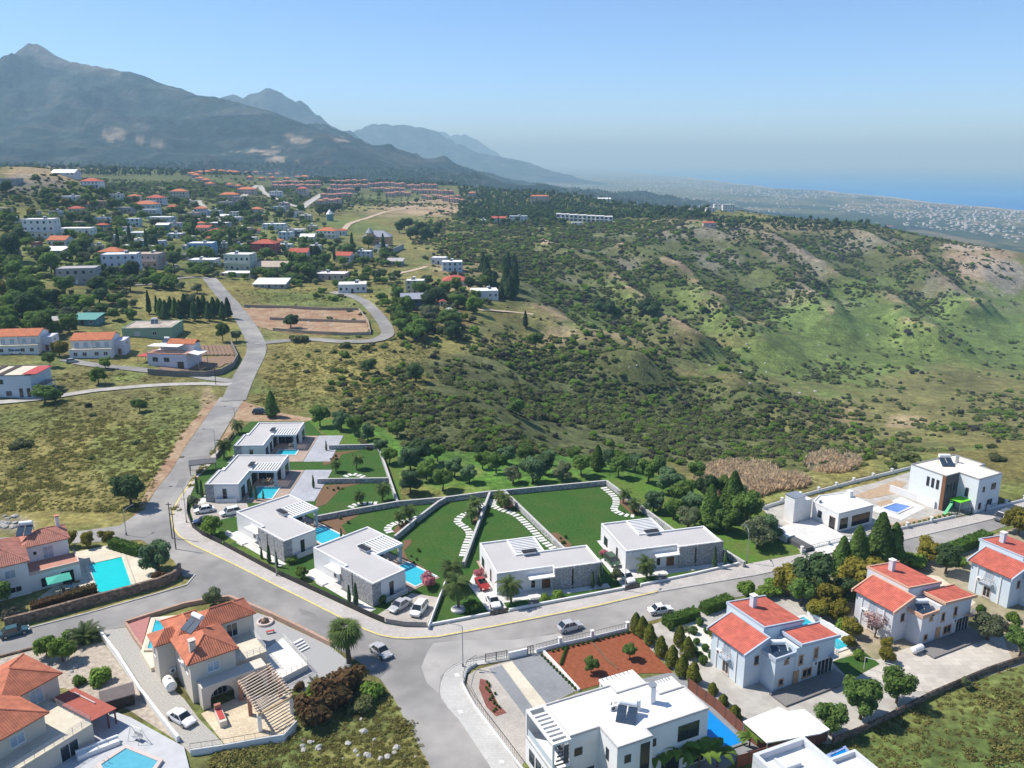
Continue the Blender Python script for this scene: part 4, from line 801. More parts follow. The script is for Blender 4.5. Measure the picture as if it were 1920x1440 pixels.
    for s in (-1, 1):
        MB().box(1.88 * k, s * .62 * hw - .17, belt - .36, 2.03 * k, s * .62 * hw + .17, belt - .22).build('headlight', M_LAMP, r); MB().box(-2.05 * k, s * .74 * hw - .12, belt - .3, -1.93 * k, s * .74 * hw + .12, belt - .1).build('tail_light', M_TAIL, r)
        MB().cbox((wf - .2 * k, s * (hw + .06), belt + .04), (.12, .16, .12)).build('mirror', pm, r)
    return r
# ================================================================== six new villas and their gardens
M_FENCE = mk('fence_charcoal', (.055, .05, .045), rough=.7, var=.2, scale=3)
VILLAS = [((-66.28, 206.48), -88.3, 'farthest flat-roofed white villa of the row, beside the upper road'), ((-63.96, 181.93), -89.9, 'second-farthest flat-roofed white villa, end wall above a small pool and two parked cars'),
          ((-53.8, 149.4), -42.8, 'flat-roofed white villa at the road bend with grey stone front'), ((-35.27, 133.96), -43.2, 'flat-roofed white villa beside two parked cars and a pink bush'),
          ((-2.43, 124.23), 16.0, 'flat-roofed white villa facing the road beside the red convertible'), ((19.98, 132.43), 15.3, 'rightmost flat-roofed white villa of the row, beside the dark green car')]
_V = {}
def villa_mesh():
    """the parts all six villas share"""
    T = 4.06; g = []
    root = bpy.data.objects.new('villa', None); COL.objects.link(root)
    flatroof(root, [(0, .3), (9.7, .3), (9.7, -.55), (18.1, -.55), (18.1, 6.2), (5.2, 6.2), (5.2, 12.2), (0, 12.2)], 0, T, M_W, M_ROOFG, .26, .26)
    sp = MB().box(9.72, -.86, 0, 12.75, -.552, T + .012).build('stone_panel', M_STONE, root); MB().box(13.15, -.86, 0, 18.32, -.552, T + .012).box(18.102, -.552, 0, 18.32, .9, T + .012).build('stone_panel', M_STONE, root)
    win(root, 12.95, -.56, .5, FS, .22, 3.0, M_DFRAME, M_DGLASS, 0, False, t=.04)
    MB().box(5.3, -1.25, 2.72, 9.7, .298, 2.92).build('porch_canopy', M_WROOF, root)
    door(root, 8.6, .3, .12, FS, 1.3, 2.4); win(root, 6.3, .3, .6, FS, .5, 1.9, M_DFRAME, M_DGLASS, 0, False); MB().box(6.9, -.9, 0, 9.7, .296, .13).build('door_step', M_WHITEP, root)
    MB().box(4.9, -2.6, 0, 6.6, -1.4, .28).box(4.75, -2.75, 0, 6.75, -1.25, .14).build('entrance_steps', M_WHITEP, root)
    fr = MB(); fr.box(5.202, 11.9, T - .5, 10.2, 12.22, T - .02).box(9.88, 6.5, T - .5, 10.2, 11.898, T - .02).box(5.202, 6.202, T - .5, 10.2, 6.498, T - .02); fr.build('pergola_frame', M_W, root)
    for i in range(9): y = 6.9 + i * .62; MB().box(5.204, y, T - .3, 9.878, y + .3, T - .06).build('pergola_slat', M_W, root)
    for x, y in ((9.75, 11.75),): MB().box(x - .3, y - .3, 0, x + .3, y + .3, T - .502).build('column', mk('column_grey', (.42, .43, .45), var=.05), root)
    b = MB().box(6.2, 5.5, T - .05, 8.5, 6.15, T + .38).build('roof_unit_stand', M_W, root); MB().box(6.05, 5.35, T + .382, 8.65, 6.4, T + .56).build('solar_panel', M_BLACK, b)
    for i in range(3): win(root, 6.0 + i * 1.3, 6.2, .12, FN, 1.15, 2.6, M_DFRAME, M_GLASS, 0, False)
    for i in range(3): win(root, 5.2, 7.4 + i * 1.7, .12, FE, 1.5, 2.6, M_DFRAME, M_GLASS, 0, False)
    win(root, 18.1, 3.2, .5, FE, .7, 2.4, M_DFRAME, M_GLASS, 0, False); win(root, 11.6, 6.2, .2, FN, 1.8, 2.3, M_DFRAME, M_GLASS); win(root, 15.4, 6.2, .2, FN, 2.2, 2.3, M_DFRAME, M_GLASS, 2)
    win(root, 0, 4.2, .9, FW, .6, 1.9, M_DFRAME, M_DGLASS, 0); win(root, 0, 9.6, .9, FW, 1.6, 1.4, M_DFRAME, M_GLASS); win(root, 2.4, 12.2, .3, FN, 2.6, 2.3, M_DFRAME, M_GLASS, 2)
    m = MB().box(18.9, 1.4, 0, 18.95, 5.9, 1.0); m.box(18.33, 1.4, 0, 18.9, 1.45, 1.0); m.build('glass_balustrade', mk('balustrade_glass', (.45, .52, .56), rough=.1, var=.03, spec=.6), root)
    return root
v0 = villa_mesh(); VF = []
for i, ((ox, oy), a, lab) in enumerate(VILLAS):
    o = v0 if i == 0 else copy_tree(v0); o.location = (ox, oy, 0); o.rotation_euler = (0, 0, math.radians(a)); tag(o, lab, 'house', 'new white villas along the pavement')
    VF.append((Vector((ox, oy, 0)), math.radians(a)))
def vl(i, x, y, z=0): O, a = VF[i]; return O + Vector((math.cos(a) * x - math.sin(a) * y, math.sin(a) * x + math.cos(a) * y, z))
def vsheet(i, name, rects, z, mat):
    O, a = VF[i]; m = MB()
    for r in rects: m.box(r[0], r[1], -z - .05, r[2], r[3], 0, bottom=False) if len(r) == 4 else m.prism(r, -z - .05, 0)
    return struct(m.build(name, mat, None, O + Vector((0, 0, z)), a))
for i in range(6):
    vsheet(i, 'terrace', [(-.4, 6.25, 18.9, 13.1)] if i > 1 else [(-.4, 6.25, 18.9, 15.5)], .115, paver_mat('deck_tiles', (.40, .30, .24), .9, .9, .1, .8) if i < 5 else M_WHITEP)
    vsheet(i, 'footpath', [(-1.4, -2.4, 19.2, -1.0), (.2, -1.0, 9.5, .25)], .10, M_WHITEP)
vsheet(0, 'courtyard', [(-.5, 15.6, 19, 22)], .11, paver_mat('grey_tiles', (.38, .39, .42), 1.2, 1.2, .1, .8)); vsheet(1, 'courtyard', [(-.5, 15.6, 18, 22)], .11, MATS['grey_tiles'])
pool_labels = ['pale blue pool behind the farthest white villa', 'blue pool beside the dining terrace of the second-farthest villa', 'turquoise pool behind the villa at the road bend', 'turquoise pool beside the pink blossom bush', None, None]
pool(pool_labels[0], local=(VF[0][0], VF[0][1], 10.6, 8.0, 14.2, 12.6), mat=M_POOL, rim=.3, rimmat=M_WHITEP); pool(pool_labels[1], local=(VF[1][0], VF[1][1], 10.2, 7.6, 16.6, 12.6), mat=M_POOL, rim=.3, rimmat=M_WHITEP)
pool(pool_labels[2], local=(VF[2][0], VF[2][1], 10.6, 8.0, 17.2, 12.7), mat=M_POOL, rim=.3, rimmat=M_WHITEP); pool(pool_labels[3], local=(VF[3][0], VF[3][1], 10.6, 8.2, 18.2, 12.8), mat=M_POOL, rim=.3, rimmat=M_WHITEP)
# outdoor tables under the pergolas
for i, lab in ((0, 'grey sofa under the pergola of the farthest villa'),):
    r = thing('garden_sofa', lab, 'sofa', vl(i, 7.4, 10.2, .12), VF[i][1]); MB().box(-1.1, -.4, .1, 1.1, .4, .42).build('seat', mk('sofa_grey', (.25, .25, .25)), r); MB().box(-1.1, .4, .1, 1.1, .6, .85).build('backrest', MATS['sofa_grey'], r)
for i, lab in ((1, 'wooden dining table under the pergola beside the blue pool'), (2, 'wooden dining table under the pergola at the road bend'), (3, 'wooden dining table under the pergola near the pink bush')):
    r = thing('dining_table', lab, 'table', vl(i, 7.6, 9.2, .12), VF[i][1]); MB().box(-1.1, -.5, .7, 1.1, .5, .78).build('table_top', M_LWOOD, r)
    for x in (-.95, .95):
        for y in (-.4, .4): MB().box(x - .05, y - .05, 0, x + .05, y + .05, .7).build('leg', M_LWOOD, r)
    for k in range(4):
        c = thing('dining_chair', 'pale chair at the table ' + lab.split('table ')[1], 'chair', vl(i, 7.6 + (-.6, .6, -.6, .6)[k], 9.2 + (-.85, -.85, .85, .85)[k], .12), VF[i][1] + (0 if k < 2 else math.pi), 'chairs ' + lab.split('table ')[1])
        MB().box(-.22, -.22, .4, .22, .22, .46).build('seat', M_CREAMW, c); MB().box(-.22, -.26, .4, .22, -.2, .9).build('backrest', M_CREAMW, c)
        for x in (-.18, .18):
            for y in (-.18, .18): MB().box(x - .025, y - .025, 0, x + .025, y + .025, .4).build('leg', M_LWOOD, c)
# drives, bright front lawns, beds
def gsheet(name, pix, z, mat): return struct(sheetpoly(name, pix, z, mat, 0))
gsheet('driveway', [(704, 1155), (722, 1166), (760, 1174), (800, 1174), (822, 1120), (772, 1112)], .09, M_BEIGEP); gsheet('driveway', [(356, 956), (366, 985), (440, 968), (480, 985), (455, 925), (410, 930), (370, 935)], .09, M_BEIGEP)
gsheet('driveway', [(888, 1075), (878, 1095), (921, 1153), (954, 1146), (910, 1075)], .09, M_WHITEP); gsheet('driveway', [(1126, 1050), (1172, 1105), (1200, 1099), (1150, 1035)], .09, M_WHITEP)
gsheet('front_lawn', [(372, 992), (390, 985), (420, 1000), (446, 1013), (428, 1022), (400, 1012)], .085, M_LAWN2); gsheet('front_lawn', [(440, 1026), (470, 1024), (520, 1055), (517, 1072)], .08, M_LAWN2)
gsheet('front_lawn', [(552, 1070), (575, 1066), (594, 1090), (580, 1098)], .085, M_LAWN2); gsheet('front_lawn', [(380, 905), (394, 900), (400, 925), (380, 940)], .085, M_LAWN2); gsheet('front_lawn', [(425, 845), (440, 835), (446, 860), (430, 870)], .085, M_LAWN2)
gsheet('front_lawn', [(956, 1143), (946, 1133), (975, 1127), (988, 1138)], .085, mk('front_grass', (.05, .12, .02), rough=1, var=.2, scale=3)); gsheet('front_lawn', [(1201, 1098), (1190, 1088), (1212, 1082), (1228, 1093)], .085, MATS['front_grass'])
for b in ([(596, 977), (665, 962), (672, 966), (640, 985), (650, 1000), (640, 1003), (606, 985)], [(757, 1014), (770, 1010), (772, 1018), (758, 1032), (764, 1048), (790, 1060), (803, 1073), (800, 1080), (752, 1050)], [(612, 850), (680, 843), (640, 852), (632, 868), (605, 872)], [(600, 910), (678, 906), (640, 915), (612, 945), (590, 952)], [(1030, 1000), (1045, 998), (1072, 1020), (1068, 1028), (1055, 1028)],
          [(887, 975), (900, 955), (908, 940), (912, 940), (888, 985)], [(930, 935), (942, 925), (965, 950), (950, 957)], [(1158, 940), (1170, 935), (1200, 962), (1185, 964)], [(735, 998), (745, 985), (785, 975), (742, 1000)]): gsheet('planting_bed', b, .10, M_SOIL)
# stone boundary walls
for pix, lab in (([(617, 835), (709, 833)], 'grey stone wall along the far edge of the upper terrace lawn'), ([(709, 833), (745, 939)], 'grey stone wall sloping down the outer side of the two terrace lawns'), ([(595, 898), (729, 896)], 'grey stone wall dividing the two terrace lawns'),
                 ([(592, 968), (660, 955), (746, 940), (836, 932), (910, 922), (945, 919), (1040, 910), (1136, 901)], 'long grey stone wall behind the villa gardens'), ([(1137, 901), (1262, 992), (1362, 1033), (1396, 1054)], 'grey stone wall down the right side of the rightmost garden'),
                 ([(740, 1005), (780, 972), (822, 940), (835, 933)], 'grey stone wall between the gardens left of the largest winding path'), ([(869, 1054), (893, 990), (918, 923)], 'grey stone wall beside the curling path of white slabs'), ([(946, 920), (1000, 972), (1058, 1028)], 'grey stone wall beside the straightest white slab path')):
    w = ribbon('stone_wall', W0(pix, 1.15), .42, -.1, 1.15, M_STONEW); tag(w, lab, 'wall', 'grey stone walls round the new gardens'); ribbon('coping', [(p[0] - w.location.x, p[1] - w.location.y, 0) for p in W0(pix, 1.15)], .46, 1.152, 1.22, M_KERB, w)
    w.children[0].location = (W0(pix, 1.15)[0][0] - w.location.x, W0(pix, 1.15)[0][1] - w.location.y, 0)
w = ribbon('garden_wall', W0([(803, 1173), (822, 1122), (838, 1080)], .9), .2, 0, .9, M_W); tag(w, 'thin pale wall between two parked cars and the palm lawn', 'wall')
w = ribbon('low_wall', W0([(806, 1175), (918, 1154)]), .3, 0, .55, M_W); tag(w, 'low white wall in front of the palm lawn', 'wall'); w = ribbon('low_wall', W0([(955, 1147), (1000, 1138), (1170, 1106)]), .3, 0, .55, M_W); tag(w, 'low white wall in front of the villa beside the red convertible', 'wall')
w = ribbon('low_wall', W0([(1201, 1100), (1300, 1079), (1396, 1057)]), .3, 0, .55, M_W); tag(w, 'low white wall in front of the rightmost villa', 'wall')
def slat_fence(pix, label, h=1.05, name='slat_fence', post=2.4, mat=None, gap=.14, bw=.11):
    P = [Vector((p[0], p[1], 0)) for p in W0(pix)]; r = thing(name, label, 'fence', P[0]); mat = mat or M_FENCE
    for a, b in zip(P[:-1], P[1:]):
        d = b - a; ang = math.atan2(d.y, d.x); k = max(1, round(d.length / post))
        for i in range(k):
            s = a.lerp(b, i / k) - P[0]; L2 = d.length / k; MB().box(-.05, -.05, 0, .05, .05, h + .06).build('post', mat, r, s, ang); m = MB(); z = .08
            while z < h: m.box(.052, -.02, z, L2 - .052, .02, z + bw); z += gap
            m.build('panel', mat, r, s, ang)
    return r
slat_fence([(439, 817), (406, 860)], 'charcoal slat fence beside the upper road past the palms'); slat_fence([(352, 942), (351, 965), (361, 990), (378, 1003), (417, 1022)], 'charcoal slat fence curving round the bend of the pavement')
slat_fence([(420, 1024), (470, 1051), (520, 1077)], 'charcoal slat fence in front of the villa at the road bend'); slat_fence([(523, 1079), (617, 1122), (695, 1158), (722, 1169)], 'charcoal slat fence in front of the villa beside the pink bush', 1.0)
g = slat_fence([(724, 1170), (760, 1176), (801, 1177)], 'grey upright-slat gate across the drive with two parked cars', .95, 'drive_gate', 2.0, mk('gate_grey', (.33, .31, .29)), .10, .085); g['category'] = 'gate'
g = slat_fence([(920, 1155), (953, 1148)], 'dark gate behind the white coupe', .9, 'drive_gate', 1.6); g['category'] = 'gate'; g = slat_fence([(1172, 1107), (1200, 1101)], 'dark gate behind the white hatchback on the rightmost drive', .9, 'drive_gate', 1.6); g['category'] = 'gate'
for px, py, lab in ((1000, 1137, 'dark letterbox panel in the low wall beside the red convertible'), (1240, 1091, 'dark letterbox panel in the low wall of the rightmost villa')):
    p = Z(px, py); r = thing('letterbox_panel', lab, 'letterbox', p, .25); MB().box(-.9, -.12, 0, .9, .12, 1.15).build('housing', M_DGREY, r); MB().box(-.5, -.135, .6, -.1, -.121, .9).build('flap', M_METAL, r)
# carport roof of the second villa
r = thing('carport', 'dark carport roof beside the road bend above slim cypresses', 'carport', Z(378, 885, 0), math.radians(20)); MB().box(-2.6, -1.6, 2.3, 3.4, 2.0, 2.5).build('roof', M_DGREY, r)
for x, y in ((-2.4, -1.4), (3.2, -1.4), (-2.4, 1.8), (3.2, 1.8)): MB().box(x - .07, y - .07, 0, x + .07, y + .07, 2.3).build('post', M_DGREY, r)
# winding paths of white slabs
def slab_path(pix, label):
    P = [Z(x, y) for x, y in pix]; Q = []
    for i in range(len(P) - 1):
        p0 = P[max(i - 1, 0)]; p3 = P[min(i + 2, len(P) - 1)]
        for j in range(12): t = j / 12; Q.append(.5 * ((2 * P[i]) + (P[i + 1] - p0) * t + (2 * p0 - 5 * P[i] + 4 * P[i + 1] - p3) * t * t + (3 * P[i] - p0 - 3 * P[i + 1] + p3) * t ** 3))
    Q.append(P[-1]); bed = ribbon('garden_path', [(q.x, q.y, 0) for q in Q[::2]], 1.0, .0, .075, M_LAWN); struct(bed); acc = 0
    if 'slab' not in _cache: _cache['slab'] = MB().box(-.36, -.75, 0, .36, .75, .05, bottom=False).mesh('slab', M_WHITEP)
    for a, b in zip(Q[:-1], Q[1:]):
        acc += (b - a).length
        if acc > .98: acc = 0; link('slab', _cache['slab'], bed, (b.x - bed.location.x, b.y - bed.location.y, .078), math.atan2(b.y - a.y, b.x - a.x))
slab_path([(642, 896), (662, 890), (682, 895)], ''); slab_path([(652, 955), (667, 947), (680, 945), (707, 944)], ''); slab_path([(734, 1002), (727, 994), (729, 989), (736, 984), (753, 979), (776, 974), (783, 970)], '')
slab_path([(867, 1047), (875, 1021), (881, 1004), (875, 992), (862, 983), (858, 976), (869, 966), (888, 961), (899, 951), (907, 942)], ''); slab_path([(927, 935), (924, 948), (942, 957), (968, 967), (994, 990), (1020, 1016), (1039, 1030)], ''); slab_path([(1128, 912), (1152, 932), (1155, 945), (1152, 957), (1171, 966), (1194, 969)], '')
# planting round the villas
for px, py, s, lab in ((447, 812, 1.05, 'feather palm at the far end of the villa fence'), (420, 858, 1.2, 'feather palm beside the middle street lamp of the upper road'), (959, 1131, 1.15, 'feather palm in front of the villa beside the red convertible'), (1213, 1084, 1.1, 'feather palm in front of the rightmost villa'),
                       (860, 1141, 1.35, 'tall feather palm in a round white bed on the palm lawn'), (846, 1098, 1.2, 'feather palm at the back of the palm lawn'), (668, 880, .9, 'young palm in the middle of the upper terrace lawn'), (630, 884, .7, 'small palm at the left of the upper terrace lawn'),
                       (717, 938, 1.0, 'palm at the corner of the lower terrace lawn'), (676, 945, .8, 'small palm beside the slabs on the lower terrace lawn'), (768, 976, .9, 'palm beside the slabs left of the dividing wall'), (748, 985, .8, 'small palm at the bend of the leftmost garden slabs'), (893, 962, 1.0, 'palm beside the curling white slab path'),
                       (884, 978, .8, 'small palm at the inner bend of the curling slab path'), (948, 952, .9, 'palm at the top of the straightest slab path'), (935, 944, .8, 'small palm by the wall at the top of the straightest slab path'), (1187, 962, .9, 'palm at the foot of the rightmost slab path'), (1168, 944, .8, 'small palm beside the rightmost slab path')):
    plant('palm', Z(px, py, .06), s, lab)
struct(MB().lathe([(.3, 0), (1.25, 0), (1.25, .16), (.9, .2), (.3, .2)], 20).build('tree_bed', M_WHITEP, None, Z(860, 1143, .06)))
for px, py, s, lab in ((491, 1048, .55, 'shortest of three slim cypresses before the stone front at the bend'), (505, 1056, .85, 'tallest of three slim cypresses before the stone front at the bend'), (519, 1063, .7, 'rightmost of three slim cypresses before the stone front at the bend'), (655, 1130, .75, 'left slim cypress before the stone front near the pink bush'), (668, 1136, .95, 'right slim cypress before the stone front near the pink bush'),
                       (1111, 1103, .75, 'left slim cypress before the stone front beside the red convertible'), (1125, 1100, .95, 'right slim cypress before the stone front beside the red convertible'), (1339, 1065, .95, 'left slim cypress before the rightmost stone front'), (1359, 1060, .75, 'right slim cypress before the rightmost stone front'), (370, 925, .9, 'left slim cypress under the dark carport'), (379, 932, .9, 'right slim cypress under the dark carport'),
                       (471, 933, .9, 'left slim cypress beside the blue pool terrace'), (480, 938, .8, 'middle slim cypress beside the blue pool terrace'), (494, 936, .5, 'short slim cypress at the edge of the blue pool'), (588, 915, .7, 'slim cypress on the wall end between the two terraces'), (612, 845, .6, 'slim cypress at the wall of the upper terrace'), (640, 1010, .5, 'small slim cypress behind the pool at the bend'), (838, 1090, .6, 'slim cypress at the back of the thin pale wall')):
    plant('slim', Z(px, py, .06), s * 1.05, lab, sz=s * .95)
plant('pinkbush', Z(803, 1100, .1), 1.25, 'pink blossom bush beside the turquoise pool', var=0); plant('pinkbush', Z(898, 1080, .1), .8, 'small pink bush behind the red convertible'); plant('pinkbush', Z(1132, 1042, .1), .7, 'small pink bush behind the dark green car')
plant('bright', Z(397, 1003, .1), .85, 'young spreading tree on the front lawn at the pavement bend'); plant('olive', Z(362, 950, .1), .55, 'small grey-green tree beside the cars at the pavement bend'); plant('bright', Z(566, 1085, .1), .5, 'round bright shrub tree between the two stone-fronted villas'); plant('greenbush', Z(548, 1055, .1), .7, 'green bush at the end wall of the villa at the bend')
plant('greenbush', Z(713, 1128, .1), .75, 'green bush beside the silver saloon'); plant('greenbush', Z(415, 1007, .1), .6, 'low green bush on the front lawn at the bend'); plant('greenbush', Z(885, 1143, .1), .9, 'dark low bush beside the palm lawn'); plant('greenbush', Z(1022, 1126, .1), .6, 'left of two green bushes in front of the stone front'); plant('greenbush', Z(1046, 1121, .1), .7, 'right of two green bushes in front of the stone front'); plant('olive', Z(1155, 1090, .1), .5, 'pale bush beside the white hatchback')
for i in range(46):
    b = rnd.choice([(640, 980, 20, 8), (775, 1045, 16, 14), (640, 860, 22, 6), (625, 925, 18, 10), (897, 965, 8, 10), (948, 945, 10, 8), (1180, 955, 12, 8), (765, 985, 15, 6), (1055, 1015, 10, 8)])
    plant('ball', Z(b[0] + rnd.uniform(-1, 1) * b[2], b[1] + rnd.uniform(-1, 1) * b[3], .1), rnd.uniform(.3, .55), 'tiny round shrub in a villa planting bed', 'tiny shrubs in the villa planting beds')
# parked cars there
def hd(px0, py0, px1, py1): a = Z(px0, py0); b = Z(px1, py1); return math.atan2(b.y - a.y, b.x - a.x)
car('silver saloon with a black roof parked left behind the slat gate', Z(750, 1140, .095), hd(782, 1122, 738, 1150), 'silver', (.42, .42, .43), 'sedan', 4.4, 1.8, 1.42); car('white SUV parked right behind the slat gate', Z(786, 1147, .095), hd(800, 1128, 775, 1160), 'white', (.74, .74, .74), 'suv', 4.3, 1.85, 1.6)
car('red open convertible parked beside the flat-roofed villa', Z(905, 1099, .095), hd(893, 1082, 916, 1114), 'red', (.30, .025, .02), 'coupe', 4.1, 1.8, 1.3, open_top=True); car('white coupe parked before the red convertible', Z(925, 1132, .095), hd(916, 1116, 934, 1146), 'white', (.74, .74, .74), 'coupe', 4.0, 1.75, 1.35)
car('dark green hatchback parked beside the rightmost villa', Z(1148, 1056, .095), hd(1134, 1043, 1160, 1068), 'green', (.03, .07, .04), 'suv', 4.2, 1.8, 1.55); car('white hatchback parked before the dark green car', Z(1174, 1086, .095), hd(1162, 1072, 1190, 1096), 'white', (.74, .74, .74), 'hatch', 4.0, 1.75, 1.4)
car('white car parked left at the bend drive', Z(383, 960, .095), hd(410, 955, 365, 962), 'white', (.74, .74, .74), 'hatch', 4.0, 1.75, 1.4); car('white car parked right at the bend drive, beside the villa wall', Z(432, 964, .095), hd(450, 960, 415, 968), 'white', (.74, .74, .74), 'suv', 4.2, 1.8, 1.5); car('dark blue car parked by the fence at the pavement bend', Z(383, 981, .095), hd(400, 978, 362, 982), 'navy', (.04, .06, .13), 'sedan', 4.3, 1.8, 1.4)
# ================================================================== the houses round the junction
def arch_wall(m, x0, x1, h, t, arches, y=0, sill=0, mi=0):
    """a wall along x with round-headed openings (centre, width, spring height)"""
    pts = [(x0, 0)]
    for c, w, hs in arches:
        pts += [(c - w / 2, 0)] + [(c - w / 2 * math.cos(a), hs + w / 2 * math.sin(a)) for a in [math.pi * k / 12 for k in range(13)]] + [(c + w / 2, 0)]
    pts += [(x1, 0), (x1, h), (x0, h)]; n = len(pts); b = len(m.v)
    v = [(p[0], y, p[1]) for p in pts] + [(p[0], y + t, p[1]) for p in pts]; f = [(i, n + i, n + (i + 1) % n, (i + 1) % n) for i in range(n)]
    for tr in tessellate_polygon([[Vector((p[0], p[1], 0)) for p in pts]]): f += [tuple(tr), tuple(n + k for k in tr)[::-1]]
    return m.add(v, f, mi)
def rlabel(i): return None
# ---------------------------------------------------------------- white corner villa (bottom centre)
E_O = Vector((6.48, 80.24, 0)); E_A = math.radians(25.1)
def el(x, y, z=0): return E_O + Vector((math.cos(E_A) * x - math.sin(E_A) * y, math.sin(E_A) * x + math.cos(E_A) * y, z))
r = thing('modern_house', 'large white flat-roofed house with slatted corner balcony in the bottom foreground', 'house', E_O, E_A)
flatroof(r, [(0, 0), (3.9, 0), (3.9, -3.9), (8.6, -3.9), (8.6, -2.6), (17.4, -2.6), (17.4, 2.3), (13.8, 2.3), (13.8, 4.7), (9.2, 4.7), (9.2, 6.3), (0, 6.3)], 0, 7.3, M_W, M_WROOF, .18, .2, mk('parapet_cap', (.50, .48, .46)))
m = MB(); m.box(-2.4, -.5, 7.0, -2.1, 6.3, 7.28).box(-.3, -.5, 7.0, -.002, 6.3, 7.28).box(-2.1, -.5, 7.0, -.3, -.1, 7.28).box(-2.1, 5.9, 7.0, -.3, 6.3, 7.28); m.build('balcony_roof', M_W, r)
for k in range(7): MB().box(-2.1, .35 + k * .72, 7.0, -.3, .72 + k * .72, 7.27).build('roof_slat', M_W, r)
MB().box(-2.4, -.5, 0, -2.15, 6.3, 3.9).box(-2.4, 6.05, 3.9, -2.15, 6.3, 7.0).box(-2.4, -.5, 3.9, -2.15, -.25, 7.0).box(-2.15, -.5, 0, -.002, -.25, 3.9).box(-2.15, 6.05, 0, -.002, 6.3, 7.0).box(-2.4, -.5, 3.45, -.002, 6.3, 3.75).build('balcony_wall', M_W, r)
MB().box(-2.3, .0, 3.9, -2.27, 5.9, 4.9).build('balcony_glass', mk('balustrade_glass', (.45, .52, .56)), r)
m = MB()
for k in range(4): m.box(-2.0 + .12 * k, -.42, 4.2 + k * .55, -.25, -.34, 4.4 + k * .55); m.box(-.9 + .16 * k, -.43, 4.2, -.78 + .16 * k, -.35, 6.6)
m.build('balcony_screen', M_DGREY, r)
for x0, y0, x1, y1 in ((8.8, 4.72, 13.8, 8.3), (14.0, 2.32, 17.5, 5.0)):
    c = MB().box(x0, y0, 6.55, x1, y1, 6.85).build('sun_canopy', M_WROOF, r)
    for k in range(7): MB().box(x0 + .3 + k * (x1 - x0 - .6) / 7, y1 - .6, 6.852, x0 + .42 + k * (x1 - x0 - .6) / 7, y1 - .1, 6.95).build('slat', M_METAL, c)
    for x in (x0 + .2, x1 - .2): MB().box(x - .12, y1 - .35, 0, x + .12, y1 - .1, 6.55).build('post', M_W, c)
for x, y, z, w, h, mu in ((1.2, 0, 4.4, .9, .9, 0), (2.6, 0, 1.2, 1.3, 1.0, 1), (14.6, -2.6, 4.0, 2.9, 2.0, 1), (9.6, -2.6, 4.6, .7, .9, 0), (12.2, -2.6, .3, 2.4, 2.2, 1), (16.2, -2.6, .3, 1.6, 2.2, 0), (5.3, -3.9, 4.9, .7, .9, 0), (7.6, -3.9, 2.2, 1.1, 4.4, 0)): win(r, x, y, z, FS, w, h, M_DFRAME, M_GLASS, mu, False)
win(r, 3.9, -1.9, 4.3, FW, .5, 1.4, M_DFRAME, M_GLASS, 0, False); win(r, 0, 3.0, 3.9, FW, 3.2, 2.5, M_DFRAME, M_GLASS, 2, False); win(r, 17.4, -.2, 3.8, FE, 2.4, 2.2, M_DFRAME, M_GLASS, 1, False); door(r, 1.0, 0, .1, FS, 1.1, 2.2, M_DWOOD)
for k, y in enumerate((1.2, 2.9, 4.6)): win(r, -2.4, y, 1.0, FW, 1.2, 1.6, M_DFRAME, M_GLASS, 0, False)
solar_heater(r, 8.1, .6, 7.1, math.radians(-42), 1.15); chimney(r, 12.0, 1.4, 7.1, 9.3, .7, M_W, M_METAL); MB().tube((9.7, 1.0, 7.1), (9.7, 1.0, 8.5), .42, .42, 12).build('water_tank', M_TANK, r)
for k in range(4): ac_unit(r, 7.0 + .7 * (k % 2), 2.3 + .7 * (k // 2), 7.1, math.radians(20 * k))
pool('bright blue rectangular pool beside the brown panel fence', local=(E_O, E_A, 19.3, -2.2, 23.6, 4.8), mat=M_POOLB, rim=.3, rimmat=M_GREYP, z=.12)
struct(sheetpoly('courtyard', [(895, 1255), (958, 1238), (1020, 1222), (1085, 1293), (1030, 1320), (1000, 1350), (990, 1420), (975, 1440), (940, 1390), (895, 1330), (875, 1285), (878, 1265)], .06, M_BEIGEP, -.1))
struct(sheetpoly('driveway', [(960, 1240), (1014, 1222), (1078, 1296), (1025, 1320)], .075, M_GREYP, 0)); struct(sheetpoly('driveway', [(917, 1254), (941, 1247), (1005, 1335), (992, 1352)], .075, M_GREYP, 0)); struct(sheetpoly('pavement', [(941, 1246), (960, 1240), (1026, 1320), (1006, 1334)], .07, M_CREAM, 0))
struct(sheetpoly('terrace', [(1080, 1300), (1260, 1260), (1330, 1290), (1440, 1395), (1360, 1440), (1200, 1460), (1000, 1460), (1000, 1340)], .05, M_GREYP, -.1))
struct(sheetpoly('red_earth_garden', [(1020, 1218), (1100, 1200), (1190, 1182), (1240, 1240), (1262, 1262), (1200, 1262), (1086, 1294)], .055, M_REDSOIL, -.1)); struct(sheetpoly('planting_bed', [(900, 1272), (912, 1275), (934, 1320), (950, 1336), (930, 1343), (912, 1325), (898, 1290)], .09, mk('bed_red', (.20, .075, .06), rough=1, var=.5, scale=3, bump=.5, bscale=7), 0))
struct(ribbon('kerb', W0([(1018, 1222), (1050, 1256), (1086, 1296)]), .35, 0, .35, M_W)); struct(ribbon('kerb', W0([(1108, 1202), (1140, 1240), (1160, 1256)]), .3, 0, .14, M_SOIL))
